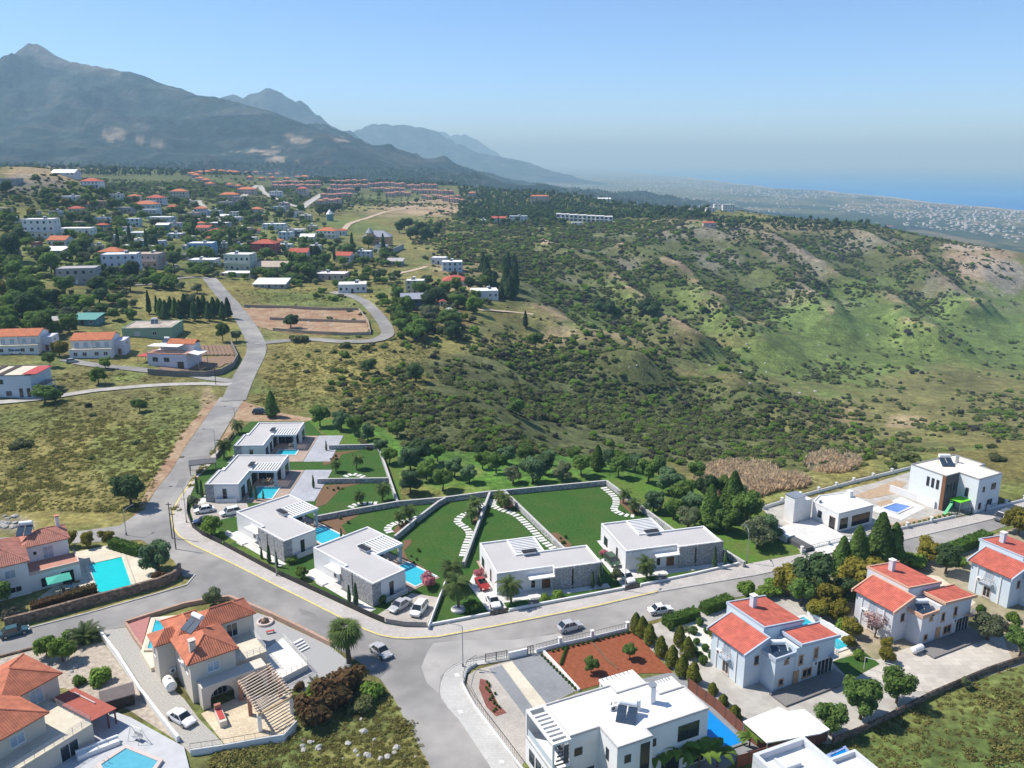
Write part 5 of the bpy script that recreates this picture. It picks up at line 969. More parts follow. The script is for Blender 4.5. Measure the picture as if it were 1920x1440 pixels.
# street wall of the corner villa: white blocks, piers, railings, gates
def rail_wall(pix, label, hw=.7, hr=.75, wall=None, rail=None, pier=True, every=5.5, t=.25, name='boundary_wall', bars=6, zb=0):
    P = [Vector((p[0], p[1], zb)) for p in W0(pix)]; r = thing(name, label, 'wall', P[0]); wall = wall or M_W; rail = rail or M_BLACK
    ribbon('wall', [tuple(p - P[0])[:2] + (0,) for p in P], t, 0, hw, wall, r)
    for a, b in zip(P[:-1], P[1:]):
        d = b - a; k = max(1, round(d.length / every))
        for i in range(k):
            s = a.lerp(b, i / k) - P[0]; e = a.lerp(b, (i + 1) / k) - P[0]
            if pier: MB().box(-.22, -.22, 0, .22, .22, hw + hr + .1).box(-.27, -.27, hw + hr + .1, .27, .27, hw + hr + .2).build('pier', wall, r, s, math.atan2(d.y, d.x))
            m = MB(); m.tube(s + Vector((0, 0, hw + hr)), e + Vector((0, 0, hw + hr)), .03, n=4); m.tube(s + Vector((0, 0, hw + .1)), e + Vector((0, 0, hw + .1)), .025, n=4)
            nb = max(2, int((e - s).length / (1.2 if bars < 6 else .5)))
            for q in range(nb + 1): p = s.lerp(e, q / nb); m.tube(p + Vector((0, 0, hw)), p + Vector((0, 0, hw + hr)), .018, n=4)
            m.build('railing', rail, r)
    return r
rail_wall([(1176, 1184), (1110, 1200), (1050, 1213), (1005, 1225)], 'white wall with black railing along the red earth garden'); rail_wall([(893, 1247), (878, 1256), (873, 1264), (868, 1285), (880, 1308), (892, 1328), (938, 1389), (985, 1452)], 'curved white wall with black fence round the corner pavement', .45, 1.15, None, None, False, 2.2)
w = ribbon('gate_wall', W0([(953, 1236), (988, 1228)]), .3, 0, 1.1, M_W); tag(w, 'short white wall between the two black gates', 'wall')
def bar_gate(pix, label, h=1.5):
    P = [Z(x, y) for x, y in pix]; r = thing('metal_gate', label, 'gate', P[0]); d = P[1] - P[0]; L2 = d.length; r.rotation_euler = (0, 0, math.atan2(d.y, d.x))
    for x in (0, L2 / 2 - .05, L2 - .1): MB().box(x, -.05, 0, x + .1, .05, h).build('post', M_BLACK, r)
    m = MB().box(0, -.03, .1, L2, .03, .16).box(0, -.03, h - .1, L2, .03, h - .04)
    for k in range(int(L2 / .22)): m.box(k * .22, -.015, .1, k * .22 + .03, .015, h - .05)
    m.build('bars', M_BLACK, r); return r
bar_gate([(910, 1243), (951, 1236)], 'wide black bar gate on the corner drive'); bar_gate([(989, 1229), (1000, 1226)], 'narrow black bar gate beside the red earth garden')
# ---------------------------------------------------------------- three houses of one plan with stepped red roofs
def red_house(O, label, wall, trim, base, tower=True):
    A = math.radians(27); r = thing('stepped_roof_house', label, 'house', O, A, None); fas = trim
    MB().prism([(0, 0), (3.9, 0), (3.9, 6.8), (0, 6.8)], 0, 5.55).build('wall', wall, r); MB().add([(0, 0, 5.55), (3.9, 0, 5.55), (3.9, 0, 7.0), (0, 6.8, 5.55), (3.9, 6.8, 5.55), (3.9, 6.8, 7.0)], [(0, 1, 2), (3, 5, 4), (1, 4, 5, 2)]).build('gable_wall', wall, r)
    MB().box(3.9, .9, 0, 11.3, 8.4, 6.75).build('wall', wall, r); MB().add([(3.9, .9, 6.75), (11.3, .9, 6.75), (3.9, .9, 7.55), (3.9, 8.4, 6.75), (11.3, 8.4, 6.75), (3.9, 8.4, 7.55)], [(0, 1, 2), (3, 5, 4), (0, 2, 5, 3)]).build('gable_wall', wall, r)
    MB().box(6.6, -2.7, 0, 14.0, .898, 5.75).build('wall', wall, r); MB().box(3.0, -2.6, 0, 6.598, .898, 4.7).build('stair_wall', wall, r)
    def mono(x0, y0, x1, y1, z0, z1, nm='roof', b=.22):   # slopes along x from z0 to z1, framed by a fascia
        m = MB(); m.slope([(x0, y1, z0), (x0, y0, z0), (x1, y0, z1), (x1, y1, z1)], 0, .12); o = m.build(nm, M_TILE2, r)
        m = MB()
        for ya, yb in ((y0 - b, y0), (y1, y1 + b)): m.add([(x0 - b, ya, z0 - .3), (x1 + b, ya, z1 - .3), (x1 + b, yb, z1 - .3), (x0 - b, yb, z0 - .3), (x0 - b, ya, z0 + .14), (x1 + b, ya, z1 + .14), (x1 + b, yb, z1 + .14), (x0 - b, yb, z0 + .14)], [(4, 5, 6, 7), (0, 1, 5, 4), (1, 2, 6, 5), (2, 3, 7, 6), (3, 0, 4, 7), (3, 2, 1, 0)])
        xh, zh = (x1, z1) if z1 > z0 else (x0 - b, z0); m.box(xh, y0, zh - .34, xh + b, y1, zh + .14); m.build('fascia', fas, o); return o
    mono(-.45, -.35, 3.6, 7.1, 5.5, 7.0); mono(4.3, 1.2, 11.5, 8.6, 7.6, 6.75); mono(7.2, -3.0, 14.2, .6, 6.45, 5.85)
    MB().prism([(6.6, -2.7), (14.0, -2.7), (14.0, .89), (6.6, .89)], 5.752, 5.8).build('roof_slab', wall, r)
    P = MB(); P.box(2.85, -2.75, 4.7, 6.598, -2.5, 5.3).box(2.85, -2.5, 4.7, 3.1, .88, 5.3).build('terrace_parapet', fas, r)
    solar_heater(r, 4.9, -1.0, 4.7, math.radians(-25), 1.1)
    chimney(r, 7.2, 6.6, 7.0, 8.9, .75, wall, M_WROOF)
    tf = M_TFRAME
    for x, z, w, h, mu in ((5.0, 4.0, .5, .5, 0), (7.6, 3.2, .55, 1.2, 0), (10.4, 3.4, .55, 1.3, 0), (4.3, .9, .6, .7, 0), (9.0, .8, 1.5, 1.1, 1)): win(r, x, -2.6 if x < 6.6 else -2.7, z, FS, w, h, tf, M_GLASS, mu, t=.16)
    door(r, 6.95, -2.7, .1, FS, .8, 2.1, tf)
    for k in range(4): win(r, 11.3 + k * .72, -2.7, .15, FS, .62, 2.3, M_FRAME, M_GLASS, 0, False)
    ac_unit(r, 10.2, -2.7, 2.3, FS); ac_unit(r, 0, 5.0, 2.6, FW)
    win(r, 0, 3.6, 3.0, FW, 1.1, 1.9, M_PINKW, M_BGLASS, 1, t=.14); win(r, 0, 3.6, .4, FW, 1.1, 1.6, M_PINKW, M_GLASS, 1, t=.14)
    for y in (1.6, 5.6): MB().box(-.12, y - .12, 0, -.002, y + .12, 5.3).build('pilaster', mk('white_render', (0, 0, 0)), r)
    MB().box(-.7, 2.7, 2.75, -.002, 4.5, 2.95).build('balcony', fas, r); railing(r, [(-.02, 2.75), (-.66, 2.75), (-.66, 4.45), (-.02, 4.45)], .9, M_RAIL, z=2.95, step=.5)
    win(r, 3.9, 0 + .0, 4.2, FS, .01, .01, M_DFRAME, M_DGLASS, 0, False) if False else None
    win(r, 2.1, 0, 3.2, FS, .7, 1.2, tf, M_GLASS, 0); MB().box(13.0, -3.6, 2.7, 14.0, -2.702, 2.9).build('balcony', fas, r); railing(r, [(13.0, -3.55), (13.95, -3.55), (13.95, -2.75)], .9, M_RAIL, z=2.9, step=.5)
    if base: o = struct(MB().box(2.2, -5.8, -.3, 14.4, -2.72, 0).build('patio', base, None, O + Vector((0, 0, .28)), A))
    return r
RH = [Vector((31.65, 99.38, 0)), Vector((56.67, 110.41, 0)), Vector((79.93, 120.43, 0))]
def rl(i, x, y, z=0): a = math.radians(27); return RH[i] + Vector((math.cos(a) * x - math.sin(a) * y, math.sin(a) * x + math.cos(a) * y, z))
M_PATIO = paver_mat('patio_grey', (.22, .21, .20), .4, .4, .1, .8); M_BLUETRIM = mk('blue_grey_trim', (.42, .47, .54), var=.05); M_PEACH = mk('peach_trim', (.60, .36, .25), var=.06)
red_house(RH[0], 'pale blue house with stepped red roofs among cone topiaries', M_BLUEW, M_BLUETRIM, M_PATIO); red_house(RH[1], 'pale grey house with stepped red roofs and peach trim', mk('grey_white_render', (.62, .62, .64), var=.05), M_PEACH, M_PATIO); red_house(RH[2], 'pale blue stepped-roof house cut by the right edge', M_BLUEW, M_BLUETRIM, None)
pool('long blue pool beside the pale blue house, behind a white terrace edge', local=(RH[0], math.radians(27), 18.8, .6, 21.2, 9.6), mat=M_POOL, rim=.5, rimmat=M_WHITEP)
q = thing('pool_screen', 'stepped white screen wall along the long blue pool', 'wall', rl(0, 22.1, .4), math.radians(27))
for k in range(7): MB().box(0, k * 1.35, 0, .3, k * 1.35 + 1.33, .9 + .1 * (k % 2)).build('panel', M_W, q)
MTANK = thing('gas_tank', 'white horizontal gas tank beside the pale grey stepped-roof house', 'tank', rl(1, 1.4, -3.6), math.radians(27)); MB().tube((-.9, 0, .75), (.9, 0, .75), .5, .5, 14).tube((-1.1, 0, .75), (-.9, 0, .75), .25, .5, 14).tube((.9, 0, .75), (1.1, 0, .75), .5, .25, 14).build('drum', M_TANK, MTANK); MB().box(-.7, -.35, 0, -.5, .35, .4).box(.5, -.35, 0, .7, .35, .4).build('cradle', M_CONC, MTANK)
# ground of those plots
struct(sheetpoly('garden_ground', [(1176, 1185), (1300, 1148), (1368, 1128), (1480, 1105), (1560, 1150), (1570, 1210), (1600, 1250), (1740, 1300), (1560, 1395), (1440, 1385), (1300, 1290), (1245, 1240)], .03, M_CONC, -.1))
struct(sheetpoly('gravel_garden', [(1262, 1172), (1310, 1160), (1345, 1200), (1340, 1240), (1322, 1248), (1290, 1215)], .05, M_WGRAVEL, 0)); struct(sheetpoly('garden_lawn', [(1560, 1240), (1620, 1222), (1650, 1245), (1594, 1275)], .05, M_LAWN, 0)); struct(sheetpoly('poolside', [(1552, 1215), (1590, 1208), (1606, 1222), (1562, 1240)], .06, M_CREAM, 0))
struct(sheetpoly('garden_ground', [(1480, 1104), (1677, 1056), (1800, 1022), (1960, 972), (2280, 884), (2350, 1110), (2000, 1215), (1880, 1260), (1745, 1300), (1600, 1252), (1570, 1210), (1560, 1150)], .025, mk('sandy_garden', (.36, .30, .22), rough=1, var=.25, scale=.6, col2=(.20, .19, .09), c2scale=.1, c2amt=.7), -.1))
struct(sheetpoly('yard', [(1600, 1255), (1700, 1215), (1800, 1195), (1880, 1195), (1900, 1240), (1750, 1300), (1690, 1290)], .045, paver_mat('worn_slabs', (.50, .46, .40), 1.4, 1.0, .15, .8), 0)); struct(sheetpoly('footpath', [(1725, 1075), (1760, 1080), (1830, 1130), (1800, 1150), (1740, 1110)], .045, M_CREAM, 0)); struct(sheetpoly('garden_lawn', [(1790, 1140), (1840, 1160), (1845, 1190), (1800, 1165)], .04, mk('rough_grass', (.15, .14, .05), rough=1, var=.3, scale=2), 0))
r = thing('canopy', 'broad white canopy roof over the drive beside the brown fence', 'canopy', Z(1475, 1375, 0), 0); P = [Z(x, y, 2.7) for x, y in ((1393, 1353), (1460, 1326), (1478, 1334), (1508, 1330), (1556, 1368), (1538, 1376), (1438, 1393))]
MB().prism([(p.x - r.location.x, p.y - r.location.y) for p in P], 2.6, 2.75, bottom=True).build('roof', M_WROOF, r)
for k in (0, 1, 3, 4, 6): p = P[k] * .97 + P[2] * .03; MB().tube((p.x - r.location.x, p.y - r.location.y, 0), (p.x - r.location.x, p.y - r.location.y, 2.6), .07, .07, 6).build('post', M_METAL, r)
def panel_fence(pix, label, h=1.7, mat=None, every=1.9):
    P = [Z(x, y) for x, y in pix]; r = thing('panel_fence', label, 'fence', P[0]); mat = mat or mk('rust_panel', (.20, .075, .045), var=.12, scale=1)
    for a, b in zip(P[:-1], P[1:]):
        d = b - a; k = max(1, round(d.length / every)); an = math.atan2(d.y, d.x)
        for i in range(k): s = a.lerp(b, i / k) - P[0]; MB().box(.05, -.03, .05, d.length / k - .05, .03, h).build('panel', mat, r, s, an); MB().box(-.045, -.05, 0, .045, .05, h + .05).build('post', M_DFRAME, r, s, an)
    return r
panel_fence([(1290, 1292), (1340, 1330), (1400, 1386), (1440, 1415)], 'rust-brown panel fence between the blue pool and the concrete drive'); panel_fence([(1380, 1440), (1470, 1412)], 'short rust-brown panel fence behind the banana plants'); panel_fence([(1508, 1408), (1552, 1388)], 'short rust-brown panel fence under the white canopy edge')
# house whose roof just shows at the bottom edge
K_O = Z(1412, 1413, 5.0); K_O.z = 0; K_A = math.radians(24); r = thing('modern_house', 'white house with wide parapet roof cut by the bottom edge', 'house', K_O, K_A)
flatroof(r, [(0, 0), (7.4, 0), (7.4, -9), (0, -9)], 0, 5.0, mk('pale_grey_render', (.55, .57, .60), var=.05), M_WROOF, .45, .9); flatroof(r, [(7.402, -3.2), (12.2, -3.2), (12.2, -9), (7.402, -9)], 0, 4.0, MATS['pale_grey_render'], M_WROOF, .35, .6); MB().box(2.0, -3.0, 4.1, 2.3, -1.2, 4.6).box(2.3, -3.0, 4.1, 4.4, -2.7, 4.6).build('roof_upstand', MATS['pale_grey_render'], r); win(r, 10, -3.2, 1, FN, 1.5, 1.3)
pool('small deep-blue pool above the parapet-roofed house', [(1556, 1418), (1584, 1405), (1600, 1424), (1570, 1436)], .4, M_POOLB, .35, rimmat=mk('blue_rim', (.25, .33, .55)))
rail_wall([(1560, 1396), (1640, 1362), (1750, 1305), (1850, 1262), (1960, 1225), (2300, 1120)], 'low brown stone wall along the lower edge of the yards', .9, .02, M_STONEB, M_STONEB, False)
# ---------------------------------------------------------------- white house I and tall white house J on the far side of the right road
I_O = Vector((63.2, 148.8, 0)); I_A = math.radians(26.3)
def il(x, y, z=0): return I_O + Vector((math.cos(I_A) * x - math.sin(I_A) * y, math.sin(I_A) * x + math.cos(I_A) * y, z))
r = thing('modern_house', 'low white flat-roofed house with square tower left of the tall white house', 'house', I_O, I_A)
flatroof(r, [(0, 0), (9.4, 0), (9.4, 7.2), (3.4, 8.4), (0, 6.6)], 0, 4.05, M_W, M_WROOF, .2, .2); MB().box(-5.2, 6.4, 0, -2.4, 9.0, 5.6).build('tower', M_W, r); MB().box(-5.3, 6.3, 5.6, -2.3, 9.1, 5.75).build('tower_cap', M_METAL, r); MB().box(-2.398, 6.6, 0, -.3, 8.6, 4.6).build('tower_wing', M_W, r)
for x, w in ((1.6, 2.2), (6.2, 5.0)): win(r, x, 0, .5, FS, w, 2.3, M_FRAME, M_DGLASS, 0, False, t=.25)
win(r, 0, 1.4, .3, FW, 1.3, 2.4, M_WOOD, M_DGLASS, 0, False); win(r, 0, 4.6, 1.4, FW, .9, 1.3, M_DFRAME, M_GLASS, 0, False); win(r, -2.4, 7.6, 1.2, FW, .9, 1.6, M_DFRAME, M_GLASS, 0, False); chimney(r, 8.8, 5.4, 3.8, 4.9, .9); ac_unit(r, 1.0, 6.0, 3.87, 0)
MB().box(-10, -6.4, -.4, -.3, 6.2, .45).build('raised_terrace', M_WHITEP, r); MB().box(-12.2, 1.0, -.4, -10.002, 7.0, 1.2).build('lower_wing', M_W, r); MB().box(-11.8, -3.8, -.4, -10.002, .98, .9).build('grey_wing', M_DGREY, r)
struct(sheetpoly('terrace', [(1503, 1036), (1600, 1012), (1833, 960), (1790, 930), (1706, 885), (1640, 905), (1430, 955), (1460, 985)], .05, M_CONC, -.6))
for b in ([(1505, 1016), (1522, 1004), (1545, 1010), (1530, 1026)], [(1635, 995), (1665, 980), (1682, 985), (1650, 1000)], [(1672, 985), (1712, 972), (1735, 977), (1690, 992)], [(1725, 972), (1775, 960), (1790, 968), (1745, 978)], [(1642, 942), (1668, 936), (1676, 942), (1650, 950)], [(1600, 930), (1680, 900), (1700, 905), (1680, 925), (1630, 935)]): struct(sheetpoly('planting_bed', b, .1, mk('orange_soil', (.40, .29, .19), rough=1, var=.25, scale=1.5, bump=.4, bscale=6), 0))
struct(sheetpoly('pool_deck', [(1628, 955), (1690, 932), (1735, 952), (1690, 975)], .07, M_WHITEP, 0))
pool('empty blue pool basin between the two white houses', [(1655, 953), (1680, 944), (1708, 950), (1682, 962)], .1, mk('pool_tiles_blue', (.13, .24, .55), rough=.4, var=.1), .4, rimmat=M_WHITEP)
rail_wall([(1503, 1037), (1600, 1013), (1700, 991), (1790, 971)], 'white roadside wall with low piers in front of the two white houses', .6, .55); rail_wall([(1850, 957), (1920, 940), (1990, 922), (2250, 855)], 'white roadside wall right of the tall white house', .6, .55); bar_gate([(1793, 970), (1848, 958)], 'grey bar gate in front of the tall white house')
rail_wall([(1430, 955), (1500, 933), (1600, 906), (1706, 880)], 'long white garden wall behind the low white house', .7, .4); w = ribbon('garden_wall', W0([(1668, 922), (1720, 940), (1752, 954)]), .3, 0, 1.6, M_W); tag(w, 'white dividing wall beside the empty pool basin', 'wall')
J_O = Vector((94.5, 157.4, 0)); J_A = math.radians(28.3); r = thing('modern_house', 'tall white two-storey house with cream roof at the right', 'house', J_O, J_A)
flatroof(r, [(0, 0), (7.6, 0), (7.6, 4.8), (9.4, 4.8), (9.4, 11.8), (-4.3, 12.4), (-4.3, 4.3), (0, 4.3)], 0, 7.7, mk('cool_white_render', (.70, .74, .76), var=.04), mk('cream_roof', (.74, .68, .56), rough=1, var=.06), .2, .22, M_METAL)
MB().box(-4.32, 4.26, 0, -.002, 4.298, 7.6).build('dark_panel', M_DGREY, r); MB().box(-4.36, 4.2, 0, -4.302, 5.0, 7.6).build('timber_edge', M_WOOD, r)
for k in range(3): win(r, -4.3, 5.9 + k * 1.1, 4.3, FW, .5, 1.9, M_DFRAME, M_DGLASS, 0, False)
for x, z, w, h in ((2.0, 4.6, .6, 1.0), (5.2, 4.6, 1.4, 1.2), (1.4, .9, .7, 1.3), (4.6, 1.2, 1.5, 1.2)): win(r, x, 0, z, FS, w, h, M_DFRAME, M_GLASS, 1 if w > 1 else 0, False)
for k in range(3): win(r, -3.4 + k * 1.1, 4.26, 4.0, FS, .35, 1.7, M_DFRAME, M_DGLASS, 0, False)
win(r, 0, 2.2, 3.2, FW, .6, 1.8, M_DFRAME, M_GLASS, 0, False); win(r, 7.6, 2.4, 1.0, FE, 1.6, 1.4); door(r, -1.4, 4.26, .1, FS, 1.0, 2.2, M_DWOOD); solar_heater(r, 2.4, 9.4, 7.5, math.radians(-30), 1.3); chimney(r, 5.4, 8.6, 7.5, 8.6, .5, M_METAL)
r = thing('shade_sail', 'lime green shade awning beside the tall white house', 'awning', J_O + Vector((-2.4, 1.0, 0)), J_A); MB().box(-1.6, -.9, 2.7, 1.7, 1.5, 2.8).build('canopy', mk('lime_fabric', (.16, .62, .02), rough=.8), r)
for x, y in ((-1.5, -.8), (1.6, -.8), (-1.5, 1.4), (1.6, 1.4)): MB().tube((x, y, 0), (x, y, 2.7), .05, n=6).build('post', M_METAL, r)
r = thing('playground_slide', 'green upright slide frame under the lime awning', 'slide', J_O + Vector((-4.6, .6, 0)), J_A); MB().add([(0, -.3, 2.2), (0, .3, 2.2), (-1.9, .3, .1), (-1.9, -.3, .1), (0, -.3, 2.1), (0, .3, 2.1), (-1.9, .3, .0), (-1.9, -.3, .0)], [(0, 1, 2, 3), (7, 6, 5, 4), (0, 3, 7, 4), (1, 5, 6, 2)]).build('chute', mk('green_plastic', (.02, .35, .12), rough=.5), r); MB().tube((0, -.3, 0), (0, -.3, 2.6), .06).tube((0, .3, 0), (0, .3, 2.6), .06).tube((0, -.3, 2.6), (0, .3, 2.6), .06).build('frame', MATS['green_plastic'], r)
car('grey van parked on the right road by the far pavement', Z(1880, 974, .055), hd(1893, 968, 1866, 980), 'grey', (.12, .13, .14), 'van', 4.6, 1.85, 1.85, name='van')
# ---------------------------------------------------------------- clay-roofed house beside the gravel yard (lower left)
C_A = math.radians(37); C_O = Vector((-42.4, 96.0, 0))
def cl(x, y, z=0): return C_O + Vector((math.cos(C_A) * x - math.sin(C_A) * y, math.sin(C_A) * x + math.cos(C_A) * y, z))
r = thing('clay_roof_house', 'cream house with orange clay hip roofs between the gravel yard and the white saloon', 'house', C_O, C_A); EZ = 6.2
MB().box(0, 0, 0, 6, 7.2, EZ).build('wall', M_CREAMW, r); MB().box(0, 7.202, 0, 4.6, 12.6, EZ).build('wall', M_CREAMW, r); MB().box(4.602, 7.202, 0, 11.2, 11.8, EZ).build('wall', M_CREAMW, r); MB().box(-2.2, 7.4, 0, -.002, 10.6, EZ - .2).build('stair_wall', M_CREAMW, r)
m = MB(); a1, b1 = hip(m, 0, 0, 6, 7.2, EZ, 1.7, .45); o = m.build('roof', M_TILE, r); ridge_caps(o, [(a1, b1)] + [(c, a1) for c in ((-.45, -.45, EZ), (6.45, -.45, EZ))], M_TILE)
m = MB(); a1, b1 = hip(m, .2, 6.4, 4.4, 12.6, EZ + .01, 1.4, .45); o = m.build('roof', M_TILE, r); ridge_caps(o, [(a1, b1), ((-.25, 13.05, EZ), b1), ((4.85, 13.05, EZ), b1)], M_TILE)
m = MB(); a1, b1 = hip(m, 3.6, 7.4, 11.2, 11.8, EZ + .02, 1.5, .45); o = m.build('roof', M_TILE, r); ridge_caps(o, [(a1, b1), ((11.65, 6.95, EZ), b1), ((11.65, 12.25, EZ), b1)], M_TILE)
m = MB(); a1, b1 = hip(m, -2.2, 7.4, 1.5, 10.6, EZ - .2, 1.1, .4); m.build('roof', M_TILE, r)
m = MB(); arch_wall(m, .6, 9.4, 3.3, .3, [(3.2, 3.2, 1.0), (7.6, 2.4, 1.2)], -2.2); m.box(.6, -1.898, 3.0, 9.4, -.002, 3.28).box(.6, -1.9, 0, .9, -.002, 3.0); m.build('porch', M_CREAMW, r)
MB().box(6.002, 1.0, 0, 10.6, 7.2, 3.2).build('side_wing', M_CREAMW, r); MB().box(6.004, .9, 3.2, 10.7, 7.2, 3.35).build('roof_terrace', M_CREAM, r); railing(r, [(6.1, 1.0), (10.6, 1.0), (10.6, 7.1)], .95, M_RAIL, z=3.35)
win(r, 3.0, 0, 3.9, FS, 1.5, 1.3, M_FRAME, M_BGLASS, 1); win(r, 3.2, -.002, .1, FS, 2.4, 2.2, M_FRAME, M_GLASS, 3, False); win(r, 8.2, 1.0, .9, FS, 1.8, 1.3, M_FRAME, M_GLASS, 2); win(r, 8.0, 7.2, 3.6, FS, 1.5, 2.0, M_FRAME, M_GLASS, 1, False)
for y, z in ((1.4, 4.0), (5.4, 3.9)): win(r, 0, y, z, FW, .8, 1.1)
win(r, -2.2, 9.0, 3.6, FW, .7, 1.5); ac_unit(r, 0, 3.0, 4.3, FW); ac_unit(r, -.6, 7.4, 1.2, FS); chimney(r, 1.0, 1.7, EZ, EZ + 2.0, .75, M_CREAMW); solar_heater(r, 3.0, 6.6, EZ + 1.05, math.radians(-70), 1.15)
struct(sheetpoly('gravel_yard', [(430, 1130), (500, 1155), (620, 1212), (660, 1245), (600, 1300), (530, 1290), (470, 1230), (440, 1180)], .05, M_GRAVEL, -.1)); struct(sheetpoly('gravel_drive', [(182, 1184), (236, 1176), (268, 1222), (300, 1270), (345, 1310), (375, 1350), (420, 1395), (362, 1418), (330, 1385), (262, 1300), (205, 1220)], .05, mk('drive_gravel', (.38, .365, .33), rough=1, var=.3, scale=5, bump=.4, bscale=15), -.1))
struct(sheetpoly('patio', [(377, 1338), (445, 1308), (545, 1300), (556, 1370), (532, 1392), (425, 1400)], .09, paver_mat('crazy_paving', (.62, .52, .37), .5, .4, .2, .75), -.1))
o = sheetpoly('raised_terrace', [(468, 1238), (530, 1196), (577, 1246), (526, 1272)], 1.0, mk('white_screed', (.70, .67, .61), rough=.9, var=.05), 0); struct(o)
q = thing('terrace_railing', 'thin white railing round the raised white terrace', 'railing', Z(530, 1196, 1.0)); railing(q, [tuple(Z(x, y, 1.0) - q.location) for x, y in ((532, 1198), (577, 1247), (527, 1272))], .9, M_RAIL)
q = thing('terrace_steps', 'white steps down from the raised terrace to the gravel yard', 'steps', Z(565, 1215, 0), math.radians(-40))
for k in range(4): MB().box(-1 + .5 * k, -.8, 0, -.5 + .5 * k, .8, .9 - .22 * k).build('step', M_WHITEP, q)
pool('narrow angled turquoise pool beside the clay-roofed house', [(291, 1164), (303, 1166), (318, 1205), (309, 1216), (277, 1217)], .8, M_POOL, .5); struct(sheetpoly('pool_terrace', [(283, 1158), (380, 1148), (320, 1235), (300, 1246), (283, 1253), (264, 1222)], .62, mk('cream_screed', (.66, .60, .46), rough=.9, var=.06), 0)); struct(sheetpoly('red_paving', [(240, 1170), (281, 1156), (265, 1215)], .5, mk('red_screed', (.40, .18, .16), rough=.9, var=.1), 0))
# pergola of rough beams on white piers
PG = [Z(x, y, 2.7) for x, y in ((449, 1279), (486, 1338), (503, 1248), (546, 1305))]; r = thing('timber_pergola', 'timber pergola with white piers over the cream patio', 'pergola', Vector((PG[0].x, PG[0].y, 0))); O = r.location
for a, b in ((0, 1), (2, 3), (1, 3)): d = PG[b] - PG[a]; MB().box(-.2, -.11, 0, d.length + .2, .11, .22).build('beam', M_LWOOD, r, Vector((PG[a].x, PG[a].y, 2.7 + (.0 if a != 1 else -.23))) - O, math.atan2(d.y, d.x))
for k in range(13): t = (k + .4) / 13; a = PG[0].lerp(PG[1], t); b = PG[2].lerp(PG[3], t); d = b - a; MB().box(-.35, -.06, 0, d.length + .35, .06, .14).build('rafter', mk('weathered_wood', (.60, .50, .41)), r, Vector((a.x, a.y, 2.925)) - O, math.atan2(d.y, d.x))
for k, (i, t) in enumerate(((0, .02), (1, .02), (2, .02), (3, .02), (0, .5), (2, .5))):
    p = PG[i].lerp(PG[{0: 1, 1: 0, 2: 3, 3: 2}[i]], t); MB().box(-.25, -.25, 0, .25, .25, 2.69 if i in (0, 2) or t == .5 else 2.46).build('pier', M_W if i in (1, 3) else mk('red_pier', (.34, .17, .12)), r, Vector((p.x, p.y, 0)) - O, .4)
r = thing('barbecue', 'small brick barbecue with red top on the patio edge', 'barbecue', Z(415, 1352, .09), math.radians(-58)); MB().box(-1.4, -.45, 0, 1.4, .45, .85).build('base', M_CREAMW, r); MB().box(-1.3, -.35, .852, .9, .35, .9).build('hotplate', M_RED, r); MB().box(-1.9, -.4, 0, -1.42, .4, 1.5).build('flue', mk('brick_red', (.36, .16, .11), var=.2, scale=5), r)
r = thing('white_tank', 'white horizontal water tank against the clay-roofed house', 'tank', cl(-1.6, 5.2), C_A + math.pi / 2); MB().tube((-1.0, 0, .95), (1.0, 0, .95), .72, .72, 16).tube((-1.2, 0, .95), (-1.0, 0, .95), .4, .72, 16).tube((1.0, 0, .95), (1.2, 0, .95), .72, .4, 16).build('drum', M_TANK, r); MB().box(-.8, -.5, 0, -.5, .5, .4).box(.5, -.5, 0, .8, .5, .4).build('cradle', M_CONC, r); MB().tube((0, 0, 1.66), (0, 0, 1.76), .2, .2, 10).build('lid', M_METAL, r)
rail_wall([(358, 1417), (420, 1408), (480, 1397), (533, 1388), (557, 1362)], 'white retaining wall topped by a dark timber fence below the patio', .9, .8, M_W, M_DWOOD, False, 2.6, bars=4)
w = ribbon('stone_wall', W0([(236, 1172), (280, 1158), (347, 1137), (392, 1129), (430, 1124), (465, 1137), (502, 1153), (562, 1181), (622, 1212)]), .45, 0, .75, mk('pink_stone', (.42, .28, .21), rough=.95, var=.2, scale=2, bump=.4)); tag(w, 'low pinkish stone wall curving round the gravel yard', 'wall'); w = ribbon('stone_wall', W0([(236, 1172), (252, 1198), (268, 1220)]), .35, 0, .6, MATS['pink_stone']); tag(w, 'short pinkish wall beside the red paving', 'wall')
w = ribbon('boundary_wall', W0([(183, 1184), (222, 1235), (262, 1298), (300, 1348), (335, 1392)]), .35, 0, .9, M_W); tag(w, 'long white wall between the gravel drive and the stony garden', 'wall'); w = ribbon('retaining_wall', W0([(180, 1186), (90, 1210), (0, 1233), (-100, 1260)]), .3, 0, .35, M_STONEB); tag(w, 'low brown wall between the lane and the stony garden', 'wall')
struct(sheetpoly('stony_garden', [(180, 1187), (262, 1300), (325, 1385), (240, 1330), (120, 1290), (40, 1290), (-100, 1330), (-100, 1262), (0, 1235)], .035, mk('stony_earth', (.40, .345, .28), rough=1, var=.3, scale=1.5, bump=.6, bscale=6), -.1))
for k, (px, py, s) in enumerate(((505, 1160, 1.0),)):
    r = thing('stone_bed', 'round stone flower bed with a rock cone in the gravel yard', 'planter', Z(497, 1168, .05)); MB().lathe([(.9, 0), (1.35, 0), (1.3, .35), (1.0, .38), (.95, .1)], 18).build('ring', M_PINKW, r); MB().lathe([(.7, .05), (.6, .5), (.35, .8), (.1, 1.0)], 9).build('rock', M_STONEB, r)
